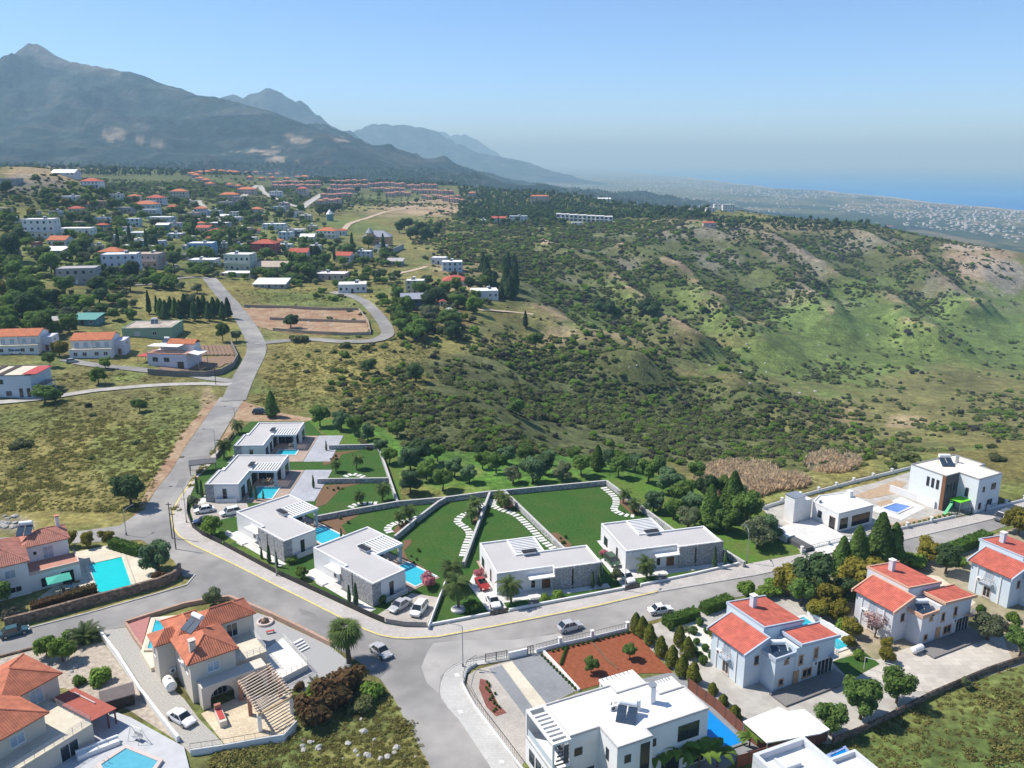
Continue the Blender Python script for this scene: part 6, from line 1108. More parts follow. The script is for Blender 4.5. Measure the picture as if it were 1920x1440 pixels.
r = thing('garden_bench', 'small red bench in the gravel yard', 'bench', Z(507, 1187, .05), .4); MB().box(-.6, -.2, .35, .6, .2, .42).build('seat', M_RED, r); MB().box(-.55, -.15, 0, -.45, .15, .35).build('leg', M_BLACK, r); MB().box(.45, -.15, 0, .55, .15, .35).build('leg', M_BLACK, r)
car('white saloon parked on the gravel drive', Z(341, 1352, .06), hd(318, 1338, 366, 1366), 'white', (.74, .74, .74), 'sedan', 4.3, 1.75, 1.4)
# ---------------------------------------------------------------- left house with turquoise pool
B_A = math.radians(35); B_O = Vector((-83.2, 130.2, 0))
def bl_(x, y, z=0): return B_O + Vector((math.cos(B_A) * x - math.sin(B_A) * y, math.sin(B_A) * x + math.cos(B_A) * y, z))
r = thing('clay_roof_house', 'white house with rose tiled roof and terrace beside the turquoise pool', 'house', B_O, B_A)
MB().box(-12, -5.6, 0, -.4, 5.4, 6.0).build('wall', M_W, r); MB().box(-.398, .2, 0, 6.4, 6.2, 6.0).build('wall', M_W, r); MB().box(-.396, -5.2, 0, 7.2, .198, 2.95).build('lower_wall', M_W, r)
m = MB(); a1, b1 = hip(m, -.6, .2, 6.4, 6.2, 6.0, 1.5, .4); o = m.build('roof', M_TILE3, r); ridge_caps(o, [(a1, b1), ((6.8, -.2, 6), b1), ((6.8, 6.6, 6), b1)], M_TILE3)
m = MB(); a1, b1 = hip(m, -7, -5.6, -.4, 5.4, 6.01, 1.7, .4); o = m.build('roof', M_TILE3, r); ridge_caps(o, [(a1, b1), ((0, -6, 6), a1), ((-7.4, -6, 6), a1)], M_TILE3); m = MB(); hip(m, -13, -3.6, -5, 4.4, 6.0, 1.5, .4); m.build('roof', M_TILE3, r)
MB().box(-.2, -5.15, 2.95, 7.15, .19, 3.0).build('terrace_floor', M_TERR, r); MB().box(-.39, -5.2, 2.952, 7.2, -4.98, 3.5).box(6.98, -4.978, 2.952, 7.2, .198, 3.5).build('terrace_parapet', mk('peach_render', (.60, .44, .38), var=.05), r)
win(r, 1.2, .2, 4.2, FS, .5, .6, M_FRAME, M_DGLASS, 0); win(r, 3.2, .2, 3.1, FS, 1.5, 2.1, M_FRAME, M_BGLASS, 1, False); win(r, -3.0, -5.6, 3.6, FS, 1.4, 1.3, M_FRAME, M_BGLASS); win(r, -2.6, -5.6, .9, FS, 1.6, .9, M_FRAME, M_GLASS); win(r, 1.9, -5.2, .4, FS, 1.5, 1.6, M_FRAME, M_GLASS); win(r, 5.2, -5.2, .1, FS, 1.7, 2.1, M_DFRAME, M_DGLASS, 1, False)
solar_heater(r, .6, 3.6, 7.3, math.radians(-20), 1.2); chimney(r, 5.6, 5.0, 6.2, 8.4, .6, M_W, M_TILE3)
struct(sheetpoly('pool_terrace', [(140, 1035), (225, 1018), (262, 1040), (300, 1070), (330, 1075), (250, 1110), (190, 1125), (60, 1130), (100, 1100), (150, 1092)], .06, M_CREAM, -.1)); pool('turquoise rectangular pool with cream terrace', [(166, 1059), (228, 1045), (247, 1099), (186, 1113)], .12, M_POOLC, .7)
w = ribbon('stone_wall', W0([(10, 1178), (80, 1160), (160, 1138), (250, 1114), (300, 1100), (328, 1088), (338, 1072)]), .5, 0, 1.7, M_STONEB); tag(w, 'curved brown stone retaining wall below the turquoise pool', 'wall')
r = thing('parasol', 'square green parasol on the terrace beside the turquoise pool', 'parasol', bl_(3.6, -7.6, .06), B_A); MB().tube((0, 0, 0), (0, 0, 2.7), .05).build('pole', M_METAL, r); MB().add([(-1.8, -1.5, 2.3), (1.8, -1.5, 2.3), (1.8, 1.5, 2.3), (-1.8, 1.5, 2.3), (0, 0, 2.8), (-1.8, -1.5, 2.2), (1.8, -1.5, 2.2), (1.8, 1.5, 2.2), (-1.8, 1.5, 2.2)], [(0, 1, 4), (1, 2, 4), (2, 3, 4), (3, 0, 4), (0, 5, 6, 1), (1, 6, 7, 2), (2, 7, 8, 3), (3, 8, 5, 0)]).build('canopy', mk('green_fabric', (.06, .36, .27), rough=.8), r)
r = thing('patio_table', 'round glass table under the green parasol', 'table', bl_(5.0, -8.2, .06)); MB().tube((0, 0, .7), (0, 0, .74), .6, .6, 16).build('table_top', M_BGLASS, r); MB().tube((0, 0, 0), (0, 0, .7), .06).build('leg', M_METAL, r)
for k in range(4):
    a = k * 1.57 + .4; c = thing('patio_chair', 'dark chair round the table under the green parasol', 'chair', bl_(5.0, -8.2, .06) + Vector((math.cos(a), math.sin(a), 0)), a - 1.57, 'chairs under the green parasol'); MB().box(-.22, -.22, .38, .22, .22, .44).build('seat', M_DGREY, c); MB().box(-.22, .2, .38, .22, .25, .9).build('backrest', M_DGREY, c); MB().box(-.2, -.2, 0, -.16, .2, .38).box(.16, -.2, 0, .2, .2, .38).build('legs', M_DGREY, c)
# ---------------------------------------------------------------- house cut by the lower left corner
D_A = math.radians(60); D_O = Vector((-58.8, 82.3, 0))
def dl(x, y, z=0): return D_O + Vector((math.cos(D_A) * x - math.sin(D_A) * y, math.sin(D_A) * x + math.cos(D_A) * y, z))
r = thing('clay_roof_house', 'cream house with orange hip roofs cut by the lower left corner', 'house', D_O, D_A)
MB().box(-5, 0, 0, 4.8, 9, 5.7).build('wall', M_CREAMW, r); MB().box(4.802, 6.2, 0, 10.4, 14, 5.7).build('wall', M_CREAMW, r); MB().box(-7, -3.2, 0, 8.6, -.002, 2.9).box(4.804, .0, 0, 8.6, 6.198, 2.9).build('lower_wall', M_CREAMW, r); MB().box(-7, -3.25, 2.9, 8.65, -.004, 2.98).box(4.806, .0, 2.9, 8.65, 6.196, 2.98).build('roof_terrace', M_CREAM, r)
m = MB(); a1, b1 = hip(m, -5, 0, 4.8, 9, 5.7, 1.9, .45); o = m.build('roof', M_TILE, r); ridge_caps(o, [(a1, b1), ((5.25, -.45, 5.7), b1), ((5.25, 9.45, 5.7), b1)], M_TILE); m = MB(); a1, b1 = hip(m, 3.0, 6.2, 10.4, 14, 5.71, 1.7, .45); o = m.build('roof', M_TILE, r); ridge_caps(o, [(a1, b1), ((10.85, 5.75, 5.7), a1), ((10.85, 14.45, 5.7), b1)], M_TILE)
railing(r, [(-6.8, -3.1), (8.5, -3.1), (8.5, 6.0)], .95, M_METAL, z=2.98, step=1.2, bars=4); win(r, 1.4, 0, 3.6, FS, 1.6, 1.3, M_FRAME, M_BGLASS); win(r, 7.4, 6.2, 3.2, FS, 1.6, 1.9, M_FRAME, M_BGLASS, 1, False); win(r, 5.4, -3.2, .2, FS, 2.2, 2.1, M_FRAME, M_GLASS, 1, False); win(r, -.6, -3.2, .2, FS, 2.2, 2.1, M_FRAME, M_GLASS, 1, False)
solar_heater(r, -1.6, 4.4, 7.0, 0, 1.1)
r = thing('awning_roof', 'flat red awning roof on dark posts beside the lower left house', 'awning', dl(8.9, 0), D_A); MB().add([(0, -2.6, 2.9), (3.4, -2.6, 2.55), (3.4, 6.0, 2.55), (0, 6.0, 2.9), (0, -2.6, 2.8), (3.4, -2.6, 2.45), (3.4, 6.0, 2.45), (0, 6.0, 2.8)], [(0, 1, 2, 3), (7, 6, 5, 4), (0, 4, 5, 1), (1, 5, 6, 2), (2, 6, 7, 3)]).build('roof', mk('awning_red', (.36, .10, .07), rough=.9, var=.12, scale=1), r); MB().box(2.4, .4, 2.72, 2.55, 4.8, 2.85).build('strip', M_PINKW, r)
for x, y in ((3.2, -2.4), (2.2, -2.4), (3.2, 5.8), (3.2, 1.7)): MB().box(x - .08, y - .08, 0, x + .08, y + .08, 2.5).build('post', mk('maroon_post', (.16, .05, .04)), r)
struct(sheetpoly('terrace', [(120, 1345), (190, 1325), (245, 1345), (345, 1400), (355, 1440), (200, 1480), (60, 1480)], .3, mk('pale_screed', (.46, .47, .48), rough=.9, var=.1, scale=.6), -.1)); pool('pale blue pool with pink coping at the lower left corner', [(190, 1434), (236, 1404), (296, 1428), (262, 1475), (215, 1490)], .55, mk('pool_water_pale', (.10, .38, .48), rough=.06, var=.08, spec=.5), .5, rimmat=M_PINKW)
r = thing('garden_shed', 'brown shed with grey felt gable roof beside the white wall', 'shed', Z(222, 1320, 0), math.radians(30)); MB().box(-1.9, -1.3, 0, 1.9, 1.3, 1.9).build('wall', M_DWOOD, r); m = MB(); gable(m, -1.9, -1.3, 1.9, 1.3, 1.9, .7, .2); m.build('roof', mk('felt_grey', (.22, .18, .165), rough=1), r); door(r, 1.9, 0, 0, FE, .9, 1.7, M_DWOOD)
r = thing('sofa', 'white cushioned outdoor sofa beside the pale blue pool', 'sofa', Z(185, 1408, .3), math.radians(38)); MB().box(-2.4, -.4, 0, 2.4, .4, .42).build('seat', M_W, r); MB().box(-2.4, .4, 0, 2.4, .65, .85).build('backrest', M_W, r)
for k in range(4): MB().box(-2.3 + 1.17 * k, -.38, .42, -1.2 + 1.17 * k, .38, .56).build('cushion', M_WROOF, r)
r = thing('garden_swing', 'metal garden swing seat frame on the pale terrace', 'swing', Z(258, 1388, .3), math.radians(-25)); m = MB()
for x in (-.9, .9): m.tube((x, -.7, 0), (x, 0, 1.9), .03).tube((x, .7, 0), (x, 0, 1.9), .03)
m.tube((-.9, 0, 1.9), (.9, 0, 1.9), .03).build('frame', M_METAL, r); MB().box(-.7, -.25, .45, .7, .25, .52).box(-.7, .25, .45, .7, .3, .95).build('seat', M_METAL, r)
car('dark teal hatchback driving on the lane at the left edge', Z(28, 1190, .055), hd(0, 1198, 60, 1182), 'teal', (.035, .095, .115), 'hatch', 4.0, 1.7, 1.5); car('silver saloon driving on the road below the bend', Z(714, 1226, .055), hd(694, 1210, 734, 1240), 'silver', (.42, .42, .43), 'sedan', 4.2, 1.75, 1.42); car('silver hatchback driving past the red earth garden', Z(1068, 1180, .055), hd(1047, 1184, 1090, 1172), 'silver', (.42, .42, .43), 'hatch', 4.0, 1.75, 1.5); car('white saloon parked by the clipped hedge on the right road', Z(1238, 1148, .055), hd(1214, 1150, 1258, 1143), 'white', (.74, .74, .74), 'sedan', 4.1, 1.72, 1.4)
car('black car parked on bare ground at the upper end of the villas', Z(488, 776, .05), 0, 'black', (.02, .02, .022), 'suv', 4.3, 1.8, 1.6)
# ---------------------------------------------------------------- street lamps and poles
def street_lamp(px, py, arm, label, h=7.5, grp='street lamps along the villa pavement'):
    p = Z(px, py, .1); r = thing('street_lamp', label, 'street lamp', p, arm, grp); MB().tube((0, 0, 0), (0, 0, h), .09, .06, 8).build('pole', M_METAL, r); m = MB().tube((0, 0, h), (1.0, 0, h + .25), .045, .04, 6).tube((1.0, 0, h + .25), (2.2, 0, h + .3), .04, .04, 6); m.build('arm', M_METAL, r); MB().box(2.0, -.12, h + .22, 2.7, .12, h + .32).build('lamp_head', M_DGREY, r); MB().tube((0, 0, 0), (0, 0, .5), .14, .12, 8).build('base', M_DGREY, r); return r
street_lamp(443, 815, math.pi * .98, 'farthest lamp post beside the palms on the upper road'); street_lamp(406, 862, math.pi * .98, 'lamp post beside the upper road above the dark carport'); street_lamp(350, 980, math.pi, 'lamp post at the bend of the villa pavement'); street_lamp(519, 1080, math.pi * .85, 'lamp post before the three slim cypresses'); street_lamp(868, 1250, math.pi * .97, 'lamp post at the corner pavement of the junction', 6.5); street_lamp(1172, 1108, math.pi * .3, 'lamp post beside the white hatchback drive', 6.0); street_lamp(1400, 1056, math.pi * .5, 'lamp post at the right end of the villa walls', 6.0)
street_lamp(237, 1003, math.pi * .4, 'slender lamp post behind the clipped bushes of the left house', 5)
for px, py, lab in ((405, 722, 'dark utility pole at the fork of the two lanes'), (323, 1010, 'left of two thin poles by the dark bougainvillea'), (330, 1030, 'right of two thin poles by the dark bougainvillea')):
    r = thing('utility_pole', lab, 'pole', G(px, py)); MB().tube((0, 0, 0), (0, 0, 7.5), .11, .08, 7).build('mast', M_DWOOD, r); MB().box(-.5, -.05, 7.0, .5, .05, 7.12).build('cross_arm', M_DWOOD, r)
r = thing('goal_frame', 'thin white goal frame on the yard beside the round trees', 'frame', Z(1648, 1262, .05), math.radians(-30)); MB().tube((-2, 0, 0), (-2, 0, 1.9), .04).tube((2, 0, 0), (2, 0, 1.9), .04).tube((-2, 0, 1.9), (2, 0, 1.9), .04).build('bars', M_RAIL, r)
# ---------------------------------------------------------------- planting round those houses
for px, py, lab in ((1192, 1185, 'first cone topiary from the road, at the red earth corner'), (1204, 1192, 'second cone topiary from the road'), (1218, 1207, 'third cone topiary from the road'), (1239, 1230, 'fourth cone topiary from the road'), (1260, 1248, 'fifth cone topiary from the road'), (1279, 1267, 'sixth cone topiary, beside the brown fence end'), (1300, 1280, 'seventh cone topiary, nearest the brown fence'),
                    (1274, 1210, 'left cone topiary on the white gravel'), (1289, 1232, 'right cone topiary on the white gravel'), (1344, 1200, 'cone topiary against the corner of the pale blue house')): plant('cone', Z(px, py, .05), 1.08, lab, 'cone topiaries beside the red earth garden', sz=1.12)
for px, py, s, lab in ((1336, 1300, .8, 'first rounded shrub right of the brown fence'), (1356, 1322, .8, 'second rounded shrub right of the brown fence'), (1377, 1348, 1.0, 'largest rounded shrub right of the brown fence')): plant('cone', Z(px, py, .05), s, lab, 'rounded shrubs right of the brown fence', sz=s * .7)
for i, (px, py) in enumerate(((1300, 1188), (1312, 1172), (1325, 1186), (1306, 1208), (1334, 1190), (1322, 1220), (1340, 1215), (1336, 1236), (1300, 1226), (1312, 1232), (1258, 1180), (1318, 1244))): plant('ball', Z(px, py, .05), rnd.uniform(.8, 1.2), 'clipped ball shrub on the white gravel garden', 'ball shrubs on the white gravel garden')
plant('agave', Z(1289, 1184, .05), 1.0, 'spiky reddish agave in the middle of the white gravel')
def hz(pix): return [tuple(Z(x, y)) for x, y in pix]
hedge_run('clipped_hedge', hz([(1247, 1175), (1306, 1157)]), 1.8, 1.5, LM['hedge'], 'left clipped hedge along the road beside the parked white saloon'); hedge_run('clipped_hedge', hz([(1318, 1150), (1368, 1132)]), 1.8, 1.6, LM['hedge'], 'right clipped hedge along the road before the pale blue house'); hedge_run('clipped_hedge', hz([(1766, 1045), (1850, 1012)]), 2.2, 1.8, LM['hedge'], 'long clipped hedge along the right road')
hedge_run('clipped_bush_row', hz([(60, 1150), (100, 1138), (165, 1118), (182, 1114)]), 1.6, 1.7, LM['rust'], 'rust-coloured hedge on the stone wall below the turquoise pool'); hedge_run('clipped_hedge', hz([(212, 1027), (262, 1042)]), 1.7, 1.9, LM['hedge'], 'clipped hedge between the turquoise pool and the back lane')
for px, py, lab in ((131, 1026, 'leftmost yellow-topped clipped bush by the back lane'), (165, 1025, 'middle yellow-topped clipped bush by the back lane'), (203, 1022, 'rightmost yellow-topped clipped bush by the back lane')): plant('yellow', Z(px, py), .62, lab, 'clipped bushes by the back lane', sz=.75)
plant('blue', Z(297, 1072), 1.2, 'big bougainvillea tree at the lane corner'); plant('rustbush', Z(300, 1087), .8, 'orange flowering bush on the end of the stone wall'); plant('broad', Z(0, 1140), .8, 'small tree at the left edge beside the white house'); plant('lavender', Z(20, 1160), 1.0, 'pale bush on the stone wall at the left edge')
plant('dark', Z(247, 948), 1.25, 'large round dark tree beside the upper road', sz=1.15)
for px, py, k, s, lab in ((88, 1232, 'bright', .72, 'left light-green tree in the stony garden'), (118, 1240, 'bright', .85, 'right light-green tree in the stony garden'), (150, 1282, 'greenbush', .7, 'small round bush in the stony garden'), (188, 1280, 'greenbush', 1.15, 'broad green bush in the stony garden')): plant(k, Z(px, py), s, lab)
plant('sago', Z(160, 1200), 1.0, 'spiky young palm beside the lane in the stony garden'); plant('fanpalm', Z(655, 1244), 1.35, 'tall fan palm at the junction beside the rusty bushes', sz=1.3); plant('agave', Z(594, 1290), 1.6, 'spiky agave at the edge of the gravel yard'); plant('olive', Z(400, 1135), .65, 'thin spiky tree behind the clay-roofed house')
for px, py, k, s, lab in ((590, 1350, 'rustbush', 1.5, 'lowest rust-brown bougainvillea beside the pergola'), (625, 1320, 'rustbush', 1.7, 'middle rust-brown bougainvillea beside the pergola'), (650, 1290, 'rustbush', 1.5, 'upper rust-brown bougainvillea under the fan palm'), (592, 1320, 'greenbush', 1.3, 'light-green bush beside the pergola'), (562, 1292, 'rustbush', .5, 'small round rusty bush on the gravel yard'), (700, 1305, 'greenbush', 1.2, 'low green bush at the roadside below the fan palm'), (680, 1330, 'shrub', 1.3, 'dark roadside shrub below the rusty bushes')): plant(k, Z(px, py), s, lab)
for px, py, k, s, lab in ((1215 + 10, 1445, 'banana', 1.5, 'left banana plant below the large white house'), (1268, 1440, 'banana', 1.6, 'second banana plant from the left below the large white house'), (1310, 1445, 'banana', 1.5, 'third banana plant from the left below the large white house'), (1345, 1438, 'banana', 1.3, 'right banana plant below the large white house'), (1405, 1402, 'banana', 1.0, 'single banana plant beside the rust fence')): plant(k, Z(px, py), s, lab, 'banana plants below the white house')
plant('broad', Z(1108, 1262), .42, 'left sapling on the red earth'); plant('broad', Z(1181, 1236), .42, 'right sapling on the red earth')
for i in range(17): t = i / 16; plant('ball', Z(1036 + 150 * t, 1222 - 37 * t, .06), .38, 'small round shrub in the row along the red earth wall', 'small shrubs along the red earth wall')
for i in range(9): t = i / 8; plant('ball', Z(1052 + 10 * t, 1246 - 30 * t, .06), .4, 'yellowish shrub in the row dividing the red earth', 'shrubs dividing the red earth')
for i in range(12): t = i / 11; plant('ball', Z(1016 + 62 * t, 1230 + 62 * t, .08), .36, 'tiny shrub beside the white kerb of the grey drive', 'tiny shrubs beside the grey drive')
for i in range(16): plant('ball', Z(915 + rnd.uniform(-8, 8) + i * 1.2, 1280 + i * 3.6, .1), .3, 'tiny plant in the red oval bed', 'tiny plants in the red oval bed')
for i in range(16): t = i / 15; plant('greenbush', Z(1640 + 140 * t, 1002 - 36 * t, .1), .28, 'young shrub in the row along the white roadside wall', 'young shrubs along the white roadside wall')
for px, py, k, s, lab in ((1612, 1348, 'broad', .98, 'large round tree on the yard below the pale blue house'), (1680, 1318, 'broad', .85, 'round tree right of the large round tree on the yard'), (1556, 1378, 'broad', .75, 'round tree beside the white canopy'), (1912, 1230, 'broad', .8, 'round tree at the right edge of the yards'), (1810, 1290, 'olive', .35, 'tiny sapling on the worn slabs'), (1660, 1240, 'yellow', .55, 'yellow-green tree beside the goal frame'),
                          (1640, 1195, 'bare', 1.15, 'pale blossom tree before the pale grey stepped-roof house'), (1662, 1215, 'yellow', .4, 'small yellow bush beside the gas tank'), (1852, 1200, 'olive', .95, 'grey-green olive beside the rough grass'), (1900, 1165, 'greenbush', .8, 'green bush beside the right-edge house'), (1838, 1150, 'ball', 1.3, 'clipped ball bush before the right-edge house'),
                          (1478, 1118, 'yellow', 1.35, 'yellow-green tree at the roadside left of the dark conifers'), (1515, 1118, 'dark', 1.25, 'dark tree at the roadside beside the yellow-green tree'), (1550, 1138, 'yellow', 1.2, 'yellow-green tree behind the pale blue house'), (1530, 1160, 'yellow', .8, 'small yellow-green tree above the long blue pool'), (1580, 1180, 'greenbush', .9, 'green bush beside the white pool edge'), (1604, 1072, 'fir', 1.05, 'left dark conifer beside the right road'), (1645, 1064, 'fir', 1.25, 'tallest dark conifer beside the right road'), (1575, 1085, 'fir', .95, 'smaller dark conifer beside the right road'),
                          (1608, 1112, 'yellow', 1.5, 'big yellow-green tree behind the pale grey stepped-roof house'), (1742, 1052, 'yellow', 1.0, 'yellow-green tree at the end of the long clipped hedge'), (1772, 1076, 'dark', .85, 'dark round tree in the sandy garden'), (1715, 1062, 'greenbush', 1.4, 'low bushes beside the brown gate post'), (1908, 1004, 'yellow', 1.4, 'yellow-green tree at the right edge above the long hedge'), (1400, 1112, 'greenbush', 1.1, 'bush with pale flower spikes behind the pale blue house'), (1435, 1118, 'greenbush', 1.2, 'broad bush behind the chimney of the pale blue house'), (1590, 1215, 'yellow', .5, 'small yellow-green tree right of the white pool edge'), (1610, 1235, 'greenbush', .7, 'green bush beside the square garden lawn'), (1838, 1085, 'lavender', .7, 'greyish bush on the path to the right-edge house'), (1700, 1110, 'greenbush', .6, 'low bush beside the curved garden path'), (1672, 1062, 'fir', 1.0, 'rightmost dark conifer beside the right road'), (1585, 1135, 'dark', .8, 'dark tree between the pale blue and pale grey houses'), (1500, 1135, 'broad', .9, 'green tree right of the chimney of the pale blue house'), (1572, 1165, 'yellow', .8, 'yellow-green bush tree right of the stepped white screen'), (1592, 1192, 'yellow', .7, 'second yellow-green bush tree beside the white screen'), (1455, 1112, 'greenbush', 1.3, 'broad roadside bush behind the pale blue house'), (1800, 1060, 'greenbush', .9, 'green bush under the long clipped hedge'), (1790, 1120, 'greenbush', .8, 'bush at the corner of the pale grey house path'), (1880, 1180, 'lavender', .9, 'grey bush below the right-edge house'), (1700, 1085, 'yellow', .5, 'small yellow bush before the sandy garden'), (1630, 1150, 'greenbush', .9, 'bush against the left wall of the pale grey house')):
    plant(k, Z(px, py), s, lab)
# trees on the bright lawn behind the villas
TL = [(600, 800, 'broad', .95), (640, 806, 'blue', 1.0), (665, 815, 'broad', .8), (510, 782, 'fir', .85), (770, 885, 'blue', 1.15), (790, 870, 'dark', .9), (770, 925, 'blue', 1.0), (830, 920, 'broad', .85), (852, 895, 'blue', .9), (905, 880, 'broad', .7), (930, 888, 'broad', .8), (962, 905, 'olive', .8), (1000, 905, 'blue', 1.15), (1020, 890, 'dark', .8),
      (1055, 900, 'olive', .9), (1090, 892, 'broad', .8), (1160, 895, 'broad', .8), (1190, 885, 'blue', .8), (1215, 905, 'broad', .9), (1255, 925, 'blue', 1.1), (1280, 945, 'broad', .9), (1225, 960, 'blue', .9), (1305, 900, 'broad', .8), (1330, 990, 'fir', 1.0), (1372, 975, 'fir', 1.15), (1400, 985, 'broad', 1.15), (1290, 990, 'olive', .9), (1262, 975, 'broad', .7), (1420, 1025, 'olive', 1.15), (1440, 1010, 'blue', .9), (1170, 880, 'broad', .7), (1320, 935, 'dark', .8), (715, 850, 'blue', .7), (745, 820, 'broad', .8), (820, 865, 'broad', .7), (1120, 882, 'fir', .7), (1140, 870, 'blue', .8), (1350, 930, 'broad', .7), (800, 900, 'broad', .8), (880, 905, 'blue', .8), (900, 862, 'dark', .7), (950, 870, 'blue', .9), (985, 868, 'broad', .8), (1030, 872, 'blue', .8), (1075, 868, 'broad', .7), (690, 825, 'blue', .8), (730, 870, 'broad', .7), (1235, 890, 'dark', .8), (1300, 965, 'blue', .9), (1360, 1000, 'broad', .8), (1385, 945, 'blue', .8)]
for px, py, k, s in TL: plant(k, G(px, py), s * 1.08, None, 'trees on the bright lawn behind the villas')['auto'] = {'broad': 'leafy green tree', 'blue': 'blue-green tree', 'fir': 'pointed conifer', 'olive': 'grey-green tree', 'dark': 'dark round tree'}[k] + ' on the bright lawn behind the villa walls'
# rocks
def rock(px, py, s, label, grp): 
    p = G(px, py); rs = random.Random(int(px * 7 + py)); k = rs.randrange(3)
    if ('rock', k) not in _cache:
        v = []; f = []; n = 7; prof = [(.55, -.2), (.95, .1), (.8, .5), (.35, .75)]
        for r_, z in prof: v += [(r_ * math.cos(2 * math.pi * q / n) * rs.uniform(.75, 1.2), r_ * math.sin(2 * math.pi * q / n) * rs.uniform(.75, 1.2), z * rs.uniform(.85, 1.15)) for q in range(n)]
        for j in range(3): f += [(j * n + q, j * n + (q + 1) % n, (j + 1) * n + (q + 1) % n, (j + 1) * n + q) for q in range(n)]
        f.append(tuple(range(3 * n, 4 * n))); _cache[('rock', k)] = MB().add(v, f).mesh('rock', mk('limestone', (.42, .40, .37), rough=1, var=.25, scale=2, bump=.5))
    o = link('rock', _cache[('rock', k)], None, p, rs.uniform(0, 6)); o.scale = (s, s * rs.uniform(.7, 1.2), s * .8); return tag(o, label, 'rock', grp)
for i in range(26): rock(*rnd.choice([(rnd.uniform(560, 620), rnd.uniform(1388, 1410)), (rnd.uniform(650, 760), rnd.uniform(1340, 1430)), (rnd.uniform(560, 800), rnd.uniform(1400, 1439))]), rnd.uniform(.2, .6), 'pale limestone rock on the rough slope below the patio fence', 'rocks on the rough slope below the patio')
for i in range(16): rock(rnd.uniform(5, 150), rnd.uniform(1236, 1300), rnd.uniform(.2, .5), 'pale rock lying in the stony garden', 'rocks in the stony garden')
for i in range(14): rock(rnd.uniform(0, 32), rnd.uniform(968, 992), rnd.uniform(.4, .9), 'white rock in the heap behind the left house', 'white rock heap behind the left house')
# ================================================================== the village, the estate and the far buildings
WC = dict(white=((.72, .72, .71), 'white'), cream=((.60, .53, .43), 'cream'), blue=((.30, .46, .68), 'sky-blue'), pblue=((.56, .64, .72), 'pale blue'), lilac=((.60, .60, .68), 'lilac-white'), grey=((.36, .35, .34), 'grey'), pink=((.54, .42, .38), 'pinkish'), mint=((.42, .50, .44), 'pale green'),
          teal=((.10, .24, .26), 'dark teal'), redw=((.36, .07, .07), 'dark red'), ochre=((.50, .33, .20), 'ochre'), navy=((.07, .11, .17), 'dark blue-grey'), green=((.24, .36, .26), 'green'), brown=((.28, .14, .10), 'brick-brown'))
def wmat(k): return mk('render_' + k, WC[k][0], rough=.92, var=.07, scale=.4, col2=tuple(c * .85 for c in WC[k][0]), c2scale=.2, c2amt=.5)
RC = dict(white=(M_WROOF, 'white flat roof'), wmetal=(mk('white_sheet_roof', (.78, .78, .77), rough=.6, var=.05), 'white sheet roof'), tan=(mk('tan_roof', (.48, .40, .32), rough=1, var=.12, scale=.6), 'tan flat roof'), grey=(mk('grey_roof', (.38, .37, .36), rough=1, var=.12, scale=.6), 'grey flat roof'), red=(tile_mat('village_red_tiles', (.52, .12, .075)), 'red tiled roof'), orange=(tile_mat('village_orange_tiles', (.58, .19, .085)), 'orange tiled roof'), slate=(mk('slate', (.30, .32, .37), rough=.8, var=.1), 'grey slate roof'), teal=(mk('teal_sheet', (.10, .28, .25), rough=.6, var=.06), 'teal sheet roof'))
VH = []                                          # (x, y, radius) of every house, kept clear of plants
